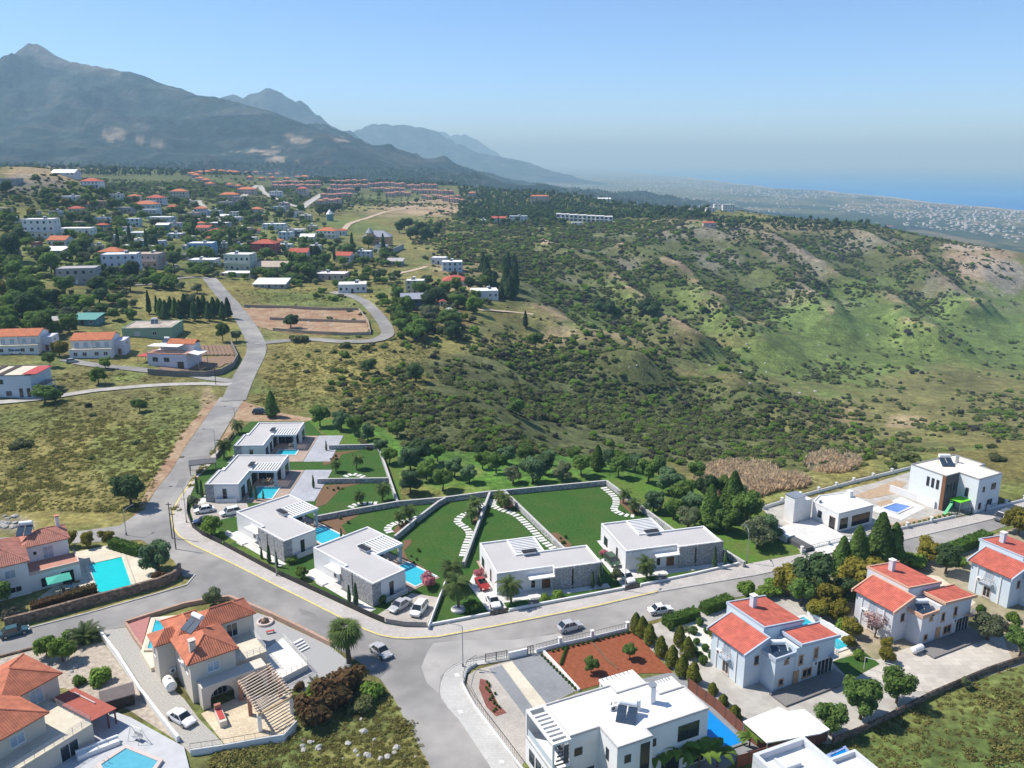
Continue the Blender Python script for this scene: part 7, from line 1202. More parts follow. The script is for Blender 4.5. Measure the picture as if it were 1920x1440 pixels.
def vhouse(px, py, w, h, wall, roof='white', kind='flat', yaw=0, note='', st=None, dep=None, label=None, extras='', name='village_house'):
    """a house from the photo: bottom centre, width and wall height in pixels; size in metres follows from the ground it stands on"""
    p = G(px, py); ppm = F_PX / (p.y * CT - (p.z - CH) * ST); W = min(max(w / ppm, 2.5), 26); Hh = min(max(h / ppm, 2.3), 11); D = dep or min(max(W * .8, 5), 11); a = math.radians(yaw)
    p = Vector((p.x, p.y + D * .5, 0)); p.z = min(hgt(p.x + dx * W * .45, p.y + dy * D * .45) for dx in (-1, 1) for dy in (-1, 1)) - .2
    zf = max(0, G(px, py).z - p.z); Hh = Hh + zf
    lab = label or f"{WC[wall][1]} {'house' if not st or st < 2 else ('two' if st == 2 else 'three') + '-storey house'} with {RC[roof][1]}{(' ' + note) if note else ''}"
    r = thing(name, None if not label else label, 'house', p, a, 'village houses on the slope'); r['auto'] = lab; VH.append((p.x, p.y, max(W, D) * .55)); wm = wmat(wall); rm = RC[roof][0]; x0, x1, y0, y1 = -W / 2, W / 2, -D / 2, D / 2
    if kind == 'flat': flatroof(r, [(x0, y0), (x1, y0), (x1, y1), (x0, y1)], -.8, Hh, wm, rm, .2, .18)
    elif kind == 'hip': MB().box(x0, y0, -.8, x1, y1, Hh).build('wall', wm, r); m = MB(); hip(m, x0, y0, x1, y1, Hh, min(W, D) * .22, .45); m.build('roof', rm, r)
    elif kind == 'gable':
        MB().box(x0, y0, -.8, x1, y1, Hh).build('wall', wm, r); ax = 'x' if W >= D else 'y'; rise = min(W, D) * .24; m = MB(); gable(m, x0, y0, x1, y1, Hh, rise, .4, ax); m.build('roof', rm, r)
        g = MB()
        if ax == 'x': g.add([(x0, y0, Hh), (x0, y1, Hh), (x0, 0, Hh + rise - .12), (x1, y0, Hh), (x1, y1, Hh), (x1, 0, Hh + rise - .12)], [(0, 2, 1), (3, 4, 5)])
        else: g.add([(x0, y0, Hh), (x1, y0, Hh), (0, y0, Hh + rise - .12), (x0, y1, Hh), (x1, y1, Hh), (0, y1, Hh + rise - .12)], [(0, 1, 2), (3, 5, 4)])
        g.build('gable_wall', wm, r)
    elif kind == 'shed': MB().box(x0, y0, -.8, x1, y1, Hh).build('wall', wm, r); m = MB(); m.slope([(x0 - .4, y0 - .4, Hh + .05), (x1 + .4, y0 - .4, Hh + .05), (x1 + .4, y1 + .4, Hh + D * .16), (x0 - .4, y1 + .4, Hh + D * .16)]); m.build('roof', rm, r)
    st = st or max(1, round((Hh - zf) / 3.1)); nw = max(1, min(5, int(W / 2.6))); fl = (Hh - zf) / st
    for s in range(st):
        for i in range(nw):
            x = x0 + W * (i + .5) / nw
            if s == 0 and i == nw // 2: door(r, x, y0, zf + .05, FS, .95, min(2.05, fl * .8), rnd.choice([M_WOOD, M_FRAME, M_DWOOD]))
            else: win(r, x, y0, zf + s * fl + fl * .32, FS, 1.1, min(1.25, fl * .5), rnd.choice([M_FRAME, M_DFRAME, M_FRAME]), M_GLASS, 1)
        for y in (-D * .22, D * .22): win(r, x1, y, zf + s * fl + fl * .32, FE, 1.0, min(1.2, fl * .5)); win(r, x0, y, zf + s * fl + fl * .32, FW, 1.0, min(1.2, fl * .5))
    if kind == 'flat' and W > 5 and ('t' in extras or rnd.random() < .55): solar_heater(r, rnd.uniform(-.2, .2) * W, rnd.uniform(-.1, .25) * D, Hh - .18, rnd.uniform(-.6, .6), 1.0)
    if 'b' in extras: MB().box(x0 + .3, y0 - 1.3, zf + fl - .1, x1 - .3, y0 - .002, zf + fl + .06).build('balcony', wm, r); railing(r, [(x0 + .35, y0 - .02), (x0 + .35, y0 - 1.25), (x1 - .35, y0 - 1.25), (x1 - .35, y0 - .02)], .95, M_RAIL, z=zf + fl + .06, step=1.2)
    if 'c' in extras: chimney(r, W * .25, D * .2, Hh, Hh + 1.3 + (D * .15 if kind != 'flat' else 0), .5)
    return r
VHL = '''72 446 55 36 white wmetal flat 8 t3b three-storey_white_house_with_open_roof_terrace_beside_the_big_dark_tree
108 462 36 12 white orange gable -6
138 441 58 13 white white flat 4
66 468 13 14 brown tan flat 0
96 478 40 8 cream wmetal shed 0
4 462 26 15 cream red hip 0
140 533 68 30 grey grey flat 12 2 unfinished_grey_concrete_house_with_bare_window_openings
222 515 62 38 lilac white flat 10 3t large_lilac-white_block_beside_the_unfinished_house
205 483 40 11 cream orange hip 0
276 503 44 27 pink tan flat -4 2b
298 496 20 13 pblue orange shed -4
375 480 46 24 blue white flat 3 2t sky-blue_flat-roofed_house_in_the_middle_of_the_village
378 499 50 12 white white flat 0
447 509 50 32 mint white flat -5 2tb
442 520 58 8 cream wmetal flat 0
417 470 18 14 white white flat 0
447 474 15 16 lilac white flat 0
327 447 27 9 pblue white flat 0
356 454 14 11 white white flat 0
264 444 50 8 mint wmetal flat 4
262 467 18 16 pblue white flat 0
248 424 24 14 pblue white flat 8
298 416 45 9 pblue white flat -2
303 433 22 11 teal wmetal shed 10
327 427 23 9 lilac tan flat 0
378 435 26 8 cream red shed 0
408 431 36 13 grey white flat -6
420 411 16 6 white wmetal gable 0
190 432 20 10 teal red hip 0
290 382 30 11 pblue red hip 0
270 392 44 9 pblue orange hip 0
276 402 34 9 pblue grey flat 0
334 372 28 13 cream orange hip 0
322 397 20 9 cream red hip 0
140 399 24 8 cream red hip 0
187 387 26 10 ochre tan flat 0
124 377 40 9 white white flat 0
168 353 34 13 white red hip 0 2b
118 329 44 4 white wmetal gable 0
232 399 28 10 grey grey flat 0
216 406 18 8 cream white flat 0
428 373 34 8 pink orange hip 0
461 364 32 9 pink orange hip 0
420 387 28 8 grey grey flat 0
400 403 26 8 pblue grey flat 0
456 437 26 10 pink tan flat 0
478 438 16 6 cream red hip 0
512 431 42 11 pblue white flat 4
535 450 24 15 pblue white flat -8 2
556 445 18 11 navy grey flat 0
576 453 26 9 cream wmetal gable 0
612 447 38 14 white orange hip -8 2b
495 474 44 17 redw red hip -6 2
534 466 24 8 white white flat 0
560 487 34 14 white red gable 0
645 491 30 12 white red gable -10
683 485 26 14 pblue white flat -5 2
510 514 54 14 cream tan gable 0
620 525 58 12 pink white flat -6 1t
658 549 52 16 white white flat 8 1t
505 541 60 6 grey wmetal shed 0
823 496 28 13 white white flat -6
847 509 38 18 pblue white flat 6 2
853 536 46 10 cream red hip 4
778 553 34 27 cream wmetal flat 0 3 three-storey_open_concrete_frame_house_with_white_sheet_roof
773 582 44 22 navy slate gable 6 2 dark_blue-grey_gabled_house_above_the_road_loop
805 573 24 9 brown red hip 0
829 574 10 8 white red gable 0
907 561 50 16 white white flat 8 1 white_flat-roofed_house_with_a_small_pool_at_the_edge_of_the_slope
20 480 22 10 cream white flat 0
155 610 48 10 teal teal shed 0
95 612 30 7 grey grey shed 0
285 470 14 9 cream wmetal flat 0
350 470 18 10 cream white flat 0
395 455 16 9 white red hip 0
470 455 20 10 white white flat 0
520 460 18 9 cream orange hip 0
590 470 20 10 white white flat 0
180 470 18 10 cream grey flat 0
160 460 16 8 pink red hip 0
230 445 16 9 white white flat 0
60 405 20 9 cream tan flat 0
30 420 18 9 white grey flat 0
250 376 20 8 cream orange hip 0
215 372 22 8 white white flat 0
355 385 20 8 cream white flat 0
370 420 22 9 white tan flat 0
440 415 22 8 white white flat 0
480 400 20 8 cream orange hip 0
545 408 18 8 pblue white flat 0
585 432 18 9 cream white flat 0
715 470 22 10 white grey flat 0
740 498 30 8 grey grey shed 0
0 400 26 10 cream tan flat 0
0 345 60 10 grey tan flat 0'''
for ln in VHL.split('\n'):
    t = ln.split(); px, py, w, h = map(float, t[:4]); ex = t[8] if len(t) > 8 else ''; d = ''.join(c for c in ex if c.isdigit())
    vhouse(px, py, w, h, t[4], t[5], t[6], float(t[7]), st=int(d) if d else None, extras=ex, label=t[9].replace('_', ' ') if len(t) > 9 else None)
for i in range(60):
    px, py = (rnd.uniform(0, 640), rnd.uniform(362, 490)) if i % 3 else (rnd.uniform(180, 560), rnd.uniform(395, 470)); p = G(px, py)
    if min(math.hypot(a - p.x, (b - p.y) * .8) - c for a, b, c in VH) < 6: continue
    rf = rnd.choice(['white', 'red', 'orange', 'white', 'tan', 'grey']); vhouse(px, py, rnd.uniform(16, 26), rnd.uniform(8, 13), rnd.choice(['white', 'white', 'cream', 'pblue', 'lilac', 'pink']), rf, 'hip' if rf in ('red', 'orange') else 'flat', rnd.uniform(-10, 10))
# four nearer houses at the left
for px, py, lab in ((32, 662, 'leftmost white two-storey house with orange roof near the lane'), (170, 669, 'white two-storey house with orange roof behind the autumn-coloured tree')):
    p = G(px, py); r = thing('terrace_house', lab, 'house', Vector((p.x, p.y + 5, p.z - .2)), math.radians(8)); VH.append((p.x, p.y + 5, 9)); W = 13.5
    MB().box(-W / 2, -4.4, -.8, W / 2, 5, 6.3).build('wall', wmat('white'), r); MB().box(-W / 2 - .3, -6.6, -.8, W / 2 + .3, -4.402, 3.1).build('lower_wall', wmat('white'), r); MB().box(-W / 2 - .4, -6.8, 3.1, W / 2 + .4, -4.404, 3.3).build('porch_roof', M_CREAM, r)
    m = MB(); m.slope([(-W / 2 - .4, -4.9, 6.2), (W / 2 + .4, -4.9, 6.2), (W / 2 + .4, .4, 8.0), (-W / 2 - .4, .4, 8.0)]); m.slope([(W / 2 + .4, 5.4, 6.2), (-W / 2 - .4, 5.4, 6.2), (-W / 2 - .4, .4, 8.0), (W / 2 + .4, .4, 8.0)]); m.build('roof', RC['orange'][0], r)
    MB().add([(W / 2, -4.4, 6.3), (W / 2, 5, 6.3), (W / 2, .4, 7.9), (-W / 2, -4.4, 6.3), (-W / 2, 5, 6.3), (-W / 2, .4, 7.9)], [(0, 1, 2), (3, 5, 4)]).build('gable_wall', wmat('white'), r)
    MB().box(W / 2 + .002, -2, -.8, W / 2 + 3.4, 4.6, 5.2).build('side_wing', wmat('lilac'), r); MB().box(-.15, -5.3, 3.3, .15, -4.404, 6.0).build('party_wall', wmat('white'), r)
    for x in (-5, -2, 2, 5): win(r, x, -6.6, 1.0, FS, 1.3, 1.2); win(r, x, -4.4, 3.5, FS, 1.4, 1.7, M_FRAME, M_BGLASS, 1, False)
    win(r, W / 2 + 3.4, 1, 3.2, FE, 1, 1.1); door(r, W / 2 + 1.6, -2, .1, FS); railing(r, [(-W / 2, -6.6), (W / 2, -6.6)], .9, M_RAIL, z=3.3, step=1.2)
p = G(322, 690); r = thing('terrace_house', 'white house with red roof and canopies beside the brown ploughed plot', 'house', Vector((p.x - .5, p.y + 5.5, p.z - .2)), math.radians(-8)); VH.append((p.x, p.y + 5, 10))
MB().box(-7.5, -5.2, -.8, 7, 4.8, 5.0).build('wall', wmat('lilac'), r); MB().box(-5.5, .2, 5.0, 7, 4.8, 7.6).build('upper_wall', wmat('white'), r); MB().box(-7.6, -5.3, 5.0, 7.1, .198, 5.2).build('terrace_floor', M_TERR, r); railing(r, [(-7.4, 0), (-7.4, -5.1), (6.9, -5.1), (6.9, 0)], 1.0, M_RAIL, z=5.2, step=1.2)
MB().box(-7.8, -4.2, 7.3, 3.6, .196, 7.45).build('canopy', M_WROOF, r); m = MB(); gable(m, -2.5, .4, 7, 4.8, 7.7, 1.2, .4); m.build('roof', RC['orange'][0], r); MB().add([(7.2, -4.6, 5.6), (11, -4.6, 4.9), (11, 2, 4.9), (7.2, 2, 5.6), (7.2, -4.6, 5.5), (11, -4.6, 4.8), (11, 2, 4.8), (7.2, 2, 5.5)], [(0, 1, 2, 3), (7, 6, 5, 4), (0, 4, 5, 1), (1, 5, 6, 2)]).build('side_canopy', M_WROOF, r); MB().box(-12.5, -3.5, 3.4, -7.502, 1.5, 3.55).build('red_canopy', M_RED, r)
for x, y in ((-12.3, -3.3), (-12.3, 1.3)): MB().box(x - .08, y - .08, -.5, x + .08, y + .08, 3.4).build('post', M_METAL, r)
for x, y in ((10.8, -4.4), (10.8, 1.8)): MB().box(x - .08, y - .08, -.5, x + .08, y + .08, 4.9).build('post', M_METAL, r)
for x, y in ((-7.6, -4.0), (3.4, -4.0), (-2, -4.0)): MB().box(x - .06, y - .06, 5.2, x + .06, y + .06, 7.3).build('post', M_METAL, r)
for x in (-4.6, -.4): win(r, x, -5.2, 2.4, FS, 1.8, 1.3, M_DFRAME, M_GLASS)
win(r, 4.6, -5.2, .2, FS, 2.2, 2.2, M_DFRAME, M_DGLASS, 1, False); solar_heater(r, -4.2, 2.5, 7.6, 0, 1.1)
p = G(30, 746); r = thing('terrace_house', 'pale blue house with striped roof panels and red canopy at the left edge', 'house', Vector((p.x - 3, p.y + 7, p.z - .2)), math.radians(4)); VH.append((p.x - 3, p.y + 7, 12))
flatroof(r, [(-12, -7), (7.4, -7), (7.4, 6), (-12, 6)], -.8, 7.2, wmat('pblue'), M_CREAM, .2, .2, M_DGREY)
for k in range(3): MB().box(-11 + k * 4.2, -6.4, 7.03, -9.2 + k * 4.2, 5.4, 7.2).build('roof_panel', M_DWOOD, r)
MB().box(5.0, -6.8, 7.3, 9.2, 3.5, 7.45).build('canopy', M_RED, r); MB().box(7.402, -7, 3.3, 10.4, 2, 3.5).build('balcony', M_GREY, r); railing(r, [(7.5, -6.9), (10.3, -6.9), (10.3, 1.9)], 1.0, M_BLACK, z=3.5)
for x, y in ((10.2, -6.8), (10.2, 1.8)): MB().box(x - .1, y - .1, -.6, x + .1, y + .1, 3.3).build('post', M_W, r)
for x, z in ((-8, 4.6), (-1.4, 4.6), (-8, 1.2), (.6, 1.0)): win(r, x, -7, z, FS, 1.5, 1.2, M_DFRAME, M_GLASS)
for x in (4.2, 6.4): win(r, x, -7, .4, FS, .9, 2.6, M_DFRAME, M_GLASS, 0, False)
p = G(270, 634); r = thing('green_house', 'long green flat-roofed house behind the terrace houses', 'house', Vector((p.x, p.y + 8, p.z - .2)), math.radians(6)); VH.append((p.x, p.y + 8, 14)); flatroof(r, [(-9, -7), (9.5, -7), (9.5, 9), (-9, 9)], -.8, 4.0, wmat('green'), mk('stained_roof', (.46, .40, .34), rough=1, var=.2, scale=.5, col2=(.25, .2, .17), c2scale=.2, c2amt=.8), .35, .2); win(r, -3.5, -7, 1.2, FS, 1.8, 1.2, M_FRAME, M_BGLASS); win(r, 3, -7, 1.2, FS, 1.4, 1.2); win(r, 9.5, 0, 1.2, FE, 1.6, 1.2); solar_heater(r, 0, 4, 3.8, .2, 1.3)
# house with the round turret
p = G(704, 460); r = thing('turret_house', 'ochre house with grey slate roof and round turret', 'house', Vector((p.x, p.y + 6, p.z - .3)), math.radians(-4)); VH.append((p.x, p.y + 6, 13)); MB().box(-9, -5, -1, 11, 6, 6.5).build('wall', wmat('ochre'), r); m = MB(); hip(m, -9, -5, 11, 6, 6.5, 4.2, .6); m.build('roof', RC['slate'][0], r); t = MB().lathe([(2.9, -1), (2.9, 9.5)], 16, (-3.5, -6, 0)).build('turret', wmat('ochre'), r); MB().lathe([(3.3, 9.5), (1.6, 11.6), (.05, 13.6)], 16, (-3.5, -6, 0)).build('turret_roof', RC['slate'][0], t)
for x in (2, 6): win(r, x, -5, 1, FS, 1.4, 2.2); win(r, x, -5, 4, FS, 1.2, 1.4)
win(r, -3.5, -8.9, 3, FS, 1, 1.6); w = ribbon('retaining_wall', [tuple(G(x, y)) for x, y in ((700, 472), (730, 478), (757, 466))], .5, -1, 3.5, M_STONEW); tag(w, 'pale retaining wall below the turret house', 'wall')
p = G(619, 414); r = thing('pavilion', 'small teal pavilion with pointed white roof', 'pavilion', p); VH.append((p.x, p.y, 5)); MB().lathe([(3.2, -1), (3.2, 6)], 8).build('wall', wmat('teal'), r); MB().lathe([(3.6, 6), (2.2, 8), (.1, 10.5)], 8).build('roof', M_WROOF, r)
p = G(856, 592); r = thing('polytunnel', 'white arched polytunnel greenhouse on the slope', 'greenhouse', Vector((p.x, p.y, p.z - .1)), math.radians(112)); VH.append((p.x, p.y + 4, 8)); m = MB(); n = 9; v = []
for x in (-1, 12): v += [(x, 2.2 * math.cos(math.pi * k / n), 2.2 * math.sin(math.pi * k / n)) for k in range(n + 1)]
m.add(v, [(k, k + 1, n + 2 + k, n + 1 + k) for k in range(n)] + [tuple(range(n + 1))[::-1], tuple(range(n + 1, 2 * n + 2))]).build('cover', mk('film', (.66, .68, .68), rough=.4, var=.05), r)
m = MB()
for x in range(0, 13, 2):
    for k in range(n): m.tube((x - .5, 2.25 * math.cos(math.pi * k / n), 2.25 * math.sin(math.pi * k / n)), (x - .5, 2.25 * math.cos(math.pi * (k + 1) / n), 2.25 * math.sin(math.pi * (k + 1) / n)), .04, n=4, caps=False)
m.build('hoops', M_METAL, r)
pool('small pool behind the white house at the edge of the slope', None, .3, M_POOL, .5, local=(G(940, 556), .15, -4, -2, 4, 2), rimmat=M_WHITEP).location.z = G(940, 556).z + .25
# walled earth plot beside the road loop and the ploughed plot
def gdrape(name, pix, mat, lift=.12):
    """a sheet over sloping ground, gridded inside the outline"""
    P = [G(x, y) for x, y in pix]; xs = [p.x for p in P]; ys = [p.y for p in P]; st = max(1.5, (max(xs) - min(xs)) / 40); nx = int((max(xs) - min(xs)) / st) + 2; ny = int((max(ys) - min(ys)) / st) + 2; X, Y = np.meshgrid(min(xs) + np.arange(nx) * st, min(ys) + np.arange(ny) * st); ins = in_poly(X + st / 2, Y + st / 2, [(p.x, p.y) for p in P]); idx = {}; v = []; f = []
    def vid(j, i):
        if (j, i) not in idx: idx[(j, i)] = len(v); v.append((X[j, i] - P[0].x, Y[j, i] - P[0].y, hgt(X[j, i], Y[j, i]) - P[0].z + lift))
        return idx[(j, i)]
    for j in range(ny - 1):
        for i in range(nx - 1):
            if ins[j, i]: f.append((vid(j, i), vid(j, i + 1), vid(j + 1, i + 1), vid(j + 1, i)))
    return struct(MB().add(v, f).build(name, mat, None, P[0]))
gdrape('bare_plot', [(455, 578), (540, 576), (612, 580), (672, 581), (690, 606), (693, 626), (600, 628), (520, 622), (480, 612), (460, 592)], M_TANSOIL, .15)
for pix, lab in (([(458, 576), (540, 578), (612, 582), (672, 582)], 'far concrete wall of the bare earth plot'), ([(512, 620), (580, 626), (650, 629), (694, 628)], 'near concrete wall of the bare earth plot'), ([(506, 600), (560, 602), (640, 605), (686, 606)], 'middle concrete wall across the bare earth plot'), ([(673, 583), (690, 605), (695, 628)], 'side wall of the bare earth plot beside the road loop')):
    w = ribbon('concrete_wall', [tuple(G(x, y)) for x, y in pix], .3, -.5, 1.3, mk('worn_concrete', (.36, .30, .24), rough=1, var=.2, scale=1)); tag(w, lab, 'wall', 'walls of the bare earth plot')
gdrape('ploughed_plot', [(366, 650), (432, 647), (440, 664), (372, 668)], mk('ploughed', (.24, .16, .11), rough=1, var=.2, scale=1.5, bump=.6, bscale=4), .2); gdrape('ploughed_plot', [(300, 684), (372, 672), (442, 668), (440, 678), (400, 692), (300, 698)], MATS['ploughed'], .2)
m = 0
for k in range(9): a = G(372 + k * 7, 649); b = G(376 + k * 7.6, 667); o = struct(ribbon('furrow', [tuple(a), tuple(a.lerp(b, .5)), tuple(b)], 1.0, .1, .42, MATS['ploughed']))
w = ribbon('retaining_wall', [tuple(G(x, y)) for x, y in ((278, 702), (330, 706), (385, 707), (415, 702), (437, 690), (446, 674), (434, 648))], .4, -.5, 2.0, mk('dark_blocks', (.20, .18, .16), rough=1, var=.2, scale=1.5)); tag(w, 'dark retaining wall round the ploughed plot at the road', 'wall')
car('silver car parked under the autumn-coloured tree', G(135, 680) + Vector((0, 0, .1)), .5, 'silver', (.42, .42, .43), 'hatch', 4.0, 1.75, 1.45); car('white van parked before the leftmost terrace house', G(32, 664) + Vector((0, 0, .1)), .2, 'white', (.74, .74, .74), 'van', 4.4, 1.8, 1.8, name='van'); car('dark car among the trees above the village lane', G(303, 531) + Vector((0, 0, .2)), 0, 'black', (.02, .02, .022), 'sedan'); car('white car under the pine in the village', G(330, 502) + Vector((0, 0, .2)), 1.0, 'white', (.74, .74, .74), 'hatch')
# red-roofed estate: rows of small terrace houses
EST = [(362, 327), (369, 331), (378, 336), (386, 340), (396, 346), (374, 324), (388, 322), (401, 321), (415, 322), (432, 322), (441, 323), (462, 323), (479, 323), (504, 325), (521, 325), (558, 330), (572, 331), (433, 350), (448, 352), (470, 333), (490, 334), (512, 335), (540, 337)]
for r0, r1, y, yb in ((512, 600, 345, 343), (514, 600, 352, 350), (620, 690, 342, 340), (622, 690, 350, 349), (612, 672, 359, 357), (603, 660, 369, 366), (598, 640, 380, 378), (690, 760, 346, 347), (700, 760, 356, 357), (722, 770, 366, 364), (760, 820, 350, 350), (772, 850, 358, 362), (790, 862, 370, 372), (830, 872, 374, 380)):
    k = int((r1 - r0) / 9.5)
    for i in range(k): EST.append((r0 + (i + .5) * (r1 - r0) / k, y + (yb - y) * i / k))
rosew = mk('estate_render', (.50, .38, .34), rough=.95, var=.08, scale=.3); rows = mk('estate_tiles', (.44, .20, .145), rough=.9, var=.15, scale=.6); em = None
for i, (px, py) in enumerate(EST):
    px += rnd.uniform(-1.5, 1.5); p = G(px, py + 3 + rnd.uniform(-1.2, 1.2)); ppm = F_PX / (p.y * CT - (p.z - CH) * ST); W = (15 if i < 17 else 10.2) / ppm; W = min(max(W, 6), 16); hh = 5.6 if i > 22 else 4.2
    r = thing('row_house', None, 'house', Vector((p.x, p.y, p.z - .4 + rnd.uniform(-.5, .6))), math.radians(-6 + rnd.uniform(-9, 9)), 'red-roofed estate houses'); r['auto'] = 'orange-roofed house of the curved estate row' if i < 23 else 'rose terrace house with red roof in the estate rows'; VH.append((p.x, p.y, W * .6)); r['auto_share'] = 1
    MB().box(-W / 2, -4, -2, W / 2, 4, hh).build('wall', rosew, r); m = MB(); hip(m, -W / 2, -4, W / 2, 4, hh, 2.2 if i < 23 else 1.5, .4); m.build('roof', RC['orange'][0] if i < 23 else rows, r)
    for q in (-W / 4, W / 4): win(r, q, -4, 1.0, FS, 1.6, 1.5, M_FRAME, M_GLASS, 0, False); win(r, q, -4, 3.4, FS, 1.4, 1.3, M_FRAME, M_GLASS, 0, False) if i > 22 else None
    MB().box(-W / 2 - .15, -4.2, -2, -W / 2, 4.2, hh + 1.2).build('party_wall', M_W, r)
# hotel and houses on the ridge
for i in range(13):
    p = G(1047 + i * 8.1, 412 + .45 * i); r = thing('hotel_unit', None, 'house', Vector((p.x, p.y, p.z - .5)), math.radians(-3), 'white hotel units on the ridge'); r['auto'] = 'white hotel unit in the long stepped row on the ridge'; r['auto_share'] = 1; W = 4.9; d = .5 * (i % 3); VH.append((p.x, p.y, 8)); wm = wmat('white'); MB().box(-W / 2, -5 + d, -2, W / 2, 5, 7.2 - .4 * (i % 2)).build('wall', wm, r); MB().box(-W / 2 - .2, -6.4 + d, 3.2, W / 2 - .3, -5.002 + d, 3.4).build('balcony', wm, r)
    for z in (.6, 4.0): win(r, 0, -5 + d, z, FS, 2.6, 2.0, M_DFRAME, M_DGLASS, 1, False)
    MB().box(-W / 2 - .2, -5.2 + d, 6.8, W / 2, 5.2, 7.3 if i % 2 == 0 else 7.0).build('roof', M_WROOF, r)
for px, py, w, h, wl, rf, kd, lab in ((1082, 421, 20, 3, 'white', 'white', 'flat', 'low white pavilion before the hotel units'), (935, 418, 26, 9, 'pblue', 'red', 'gable', 'blue-walled building with red roof on the ridge'), (972, 415, 34, 10, 'pblue', 'white', 'flat', 'long blue-and-white building left of the hotel units'), (905, 416, 12, 4, 'white', 'white', 'flat', 'small white hut left of the ridge buildings'), (1012, 379, 34, 11, 'pink', 'orange', 'hip', 'pinkish mansion in the wood above the hotel'), (885, 372, 14, 10, 'pink', 'orange', 'hip', 'tall pinkish house at the end of the bare field'), (1130, 377, 30, 4, 'white', 'wmetal', 'gable', 'long white roof in the dark wood'), (1191, 382, 10, 4, 'white', 'white', 'flat', 'single white hut in the dark wood'),
                                      (1318, 391, 14, 12, 'white', 'white', 'flat', 'leftmost tall white villa of the ridge-end cluster'), (1332, 398, 16, 8, 'white', 'white', 'flat', 'low white villa in front of the ridge-end cluster'), (1345, 394, 12, 11, 'white', 'white', 'flat', 'middle white villa of the ridge-end cluster'), (1366, 397, 22, 13, 'white', 'white', 'flat', 'largest white villa of the ridge-end cluster'), (1300, 398, 14, 6, 'cream', 'white', 'flat', 'cream house left of the white ridge-end cluster'), (1258, 394, 20, 6, 'cream', 'tan', 'flat', 'cream house with brown roof left of the ridge end'), (1331, 426, 24, 8, 'pink', 'red', 'hip', 'red-roofed house on the brink of the slope'), (1668, 428, 14, 4, 'cream', 'red', 'hip', 'small red-roofed house at the far right brink')):
    vhouse(px, py, w, h, wl, rf, kd, 0, label=lab, dep=7)
# the far town on the plain
rs = np.random.RandomState(5); n = 64000; yy = np.exp(rs.uniform(math.log(1900), math.log(16000), n)); uu = rs.uniform(-.3, .75, n); xx = uu * yy
dens = fbm(xx / 350, yy / 600, 4, 91) * 2.6 - 1.0 + .35 * sstep(4500, 7000, yy) + .2 * sstep(1400, 2300, xx) - .25 * sstep(4200, 2600, yy); dens *= (xx < 2470) * (xx > -2600) * sstep(1700, 2600, yy); keep = rs.rand(n) < np.clip(dens, 0, 1) * .42
fi = np.clip(((xx / yy + 1.1) / 2.2 * (NC - 1)).round().astype(int), 0, NC - 1); fj = np.clip(((np.log(yy) - GS[0]) / (GS[-1] - GS[0]) * (NR - 1)).round().astype(int), 0, NR - 1); zz = ZT[fj, fi]; keep &= (zz > -178) & (MID[fj, fi] < 0)
xx, yy, zz = xx[keep], yy[keep], zz[keep]; k = len(xx); sx = rs.uniform(1.7, 4.2, k) * (1 + yy / 7000); sy = rs.uniform(3, 6, k); sz = rs.uniform(2.5, 5, k) * (1 + (rs.rand(k) < .1) * 1.4) * (1 + yy / 14000)
c = np.array([(-1, -1, 0), (1, -1, 0), (1, 1, 0), (-1, 1, 0), (-1, -1, 1), (1, -1, 1), (1, 1, 1), (-1, 1, 1)], float); v = (c[None] * np.stack([sx, sy, sz], 1)[:, None] + np.stack([xx, yy, zz - 3], 1)[:, None]).reshape(-1, 3); q = np.array([(4, 5, 6, 7), (0, 1, 5, 4), (1, 2, 6, 5), (3, 0, 4, 7)]); f = (q[None] + (np.arange(k) * 8)[:, None, None]).reshape(-1, 4)
me = mesh_np('far_town', v, f, [mk('town_walls', (.36, .355, .345), rough=.9, var=.3, scale=.004), mk('town_tiles', (.40, .17, .11), rough=.9, var=.1)]); mi = np.zeros(len(f), np.int32); mi[0::4] = (rs.rand(k) < .3).astype(np.int32); me.polygons.foreach_set('material_index', mi)
stuff(link('far_town', me), 'distant town of pale buildings spread over the coastal plain', 'town')
# ================================================================== trees between the houses, shrubs on the slopes, woods
VHA = np.array(VH); 
def clear(x, y, pad=1.0):
    if len(VHA) and (np.hypot(VHA[:, 0] - x, VHA[:, 1] - y) < VHA[:, 2] + pad).any(): return False
    for q, w in LANES:
        for p in q[::2]:
            if abs(p.x - x) < w * .5 + 3 and abs(p.y - y) < w * .5 + 3: return False
    return True
KW = dict(broad='leafy green', bright='light green', olive='grey-green', dark='dark', blue='blue-green', yellow='yellow-green')
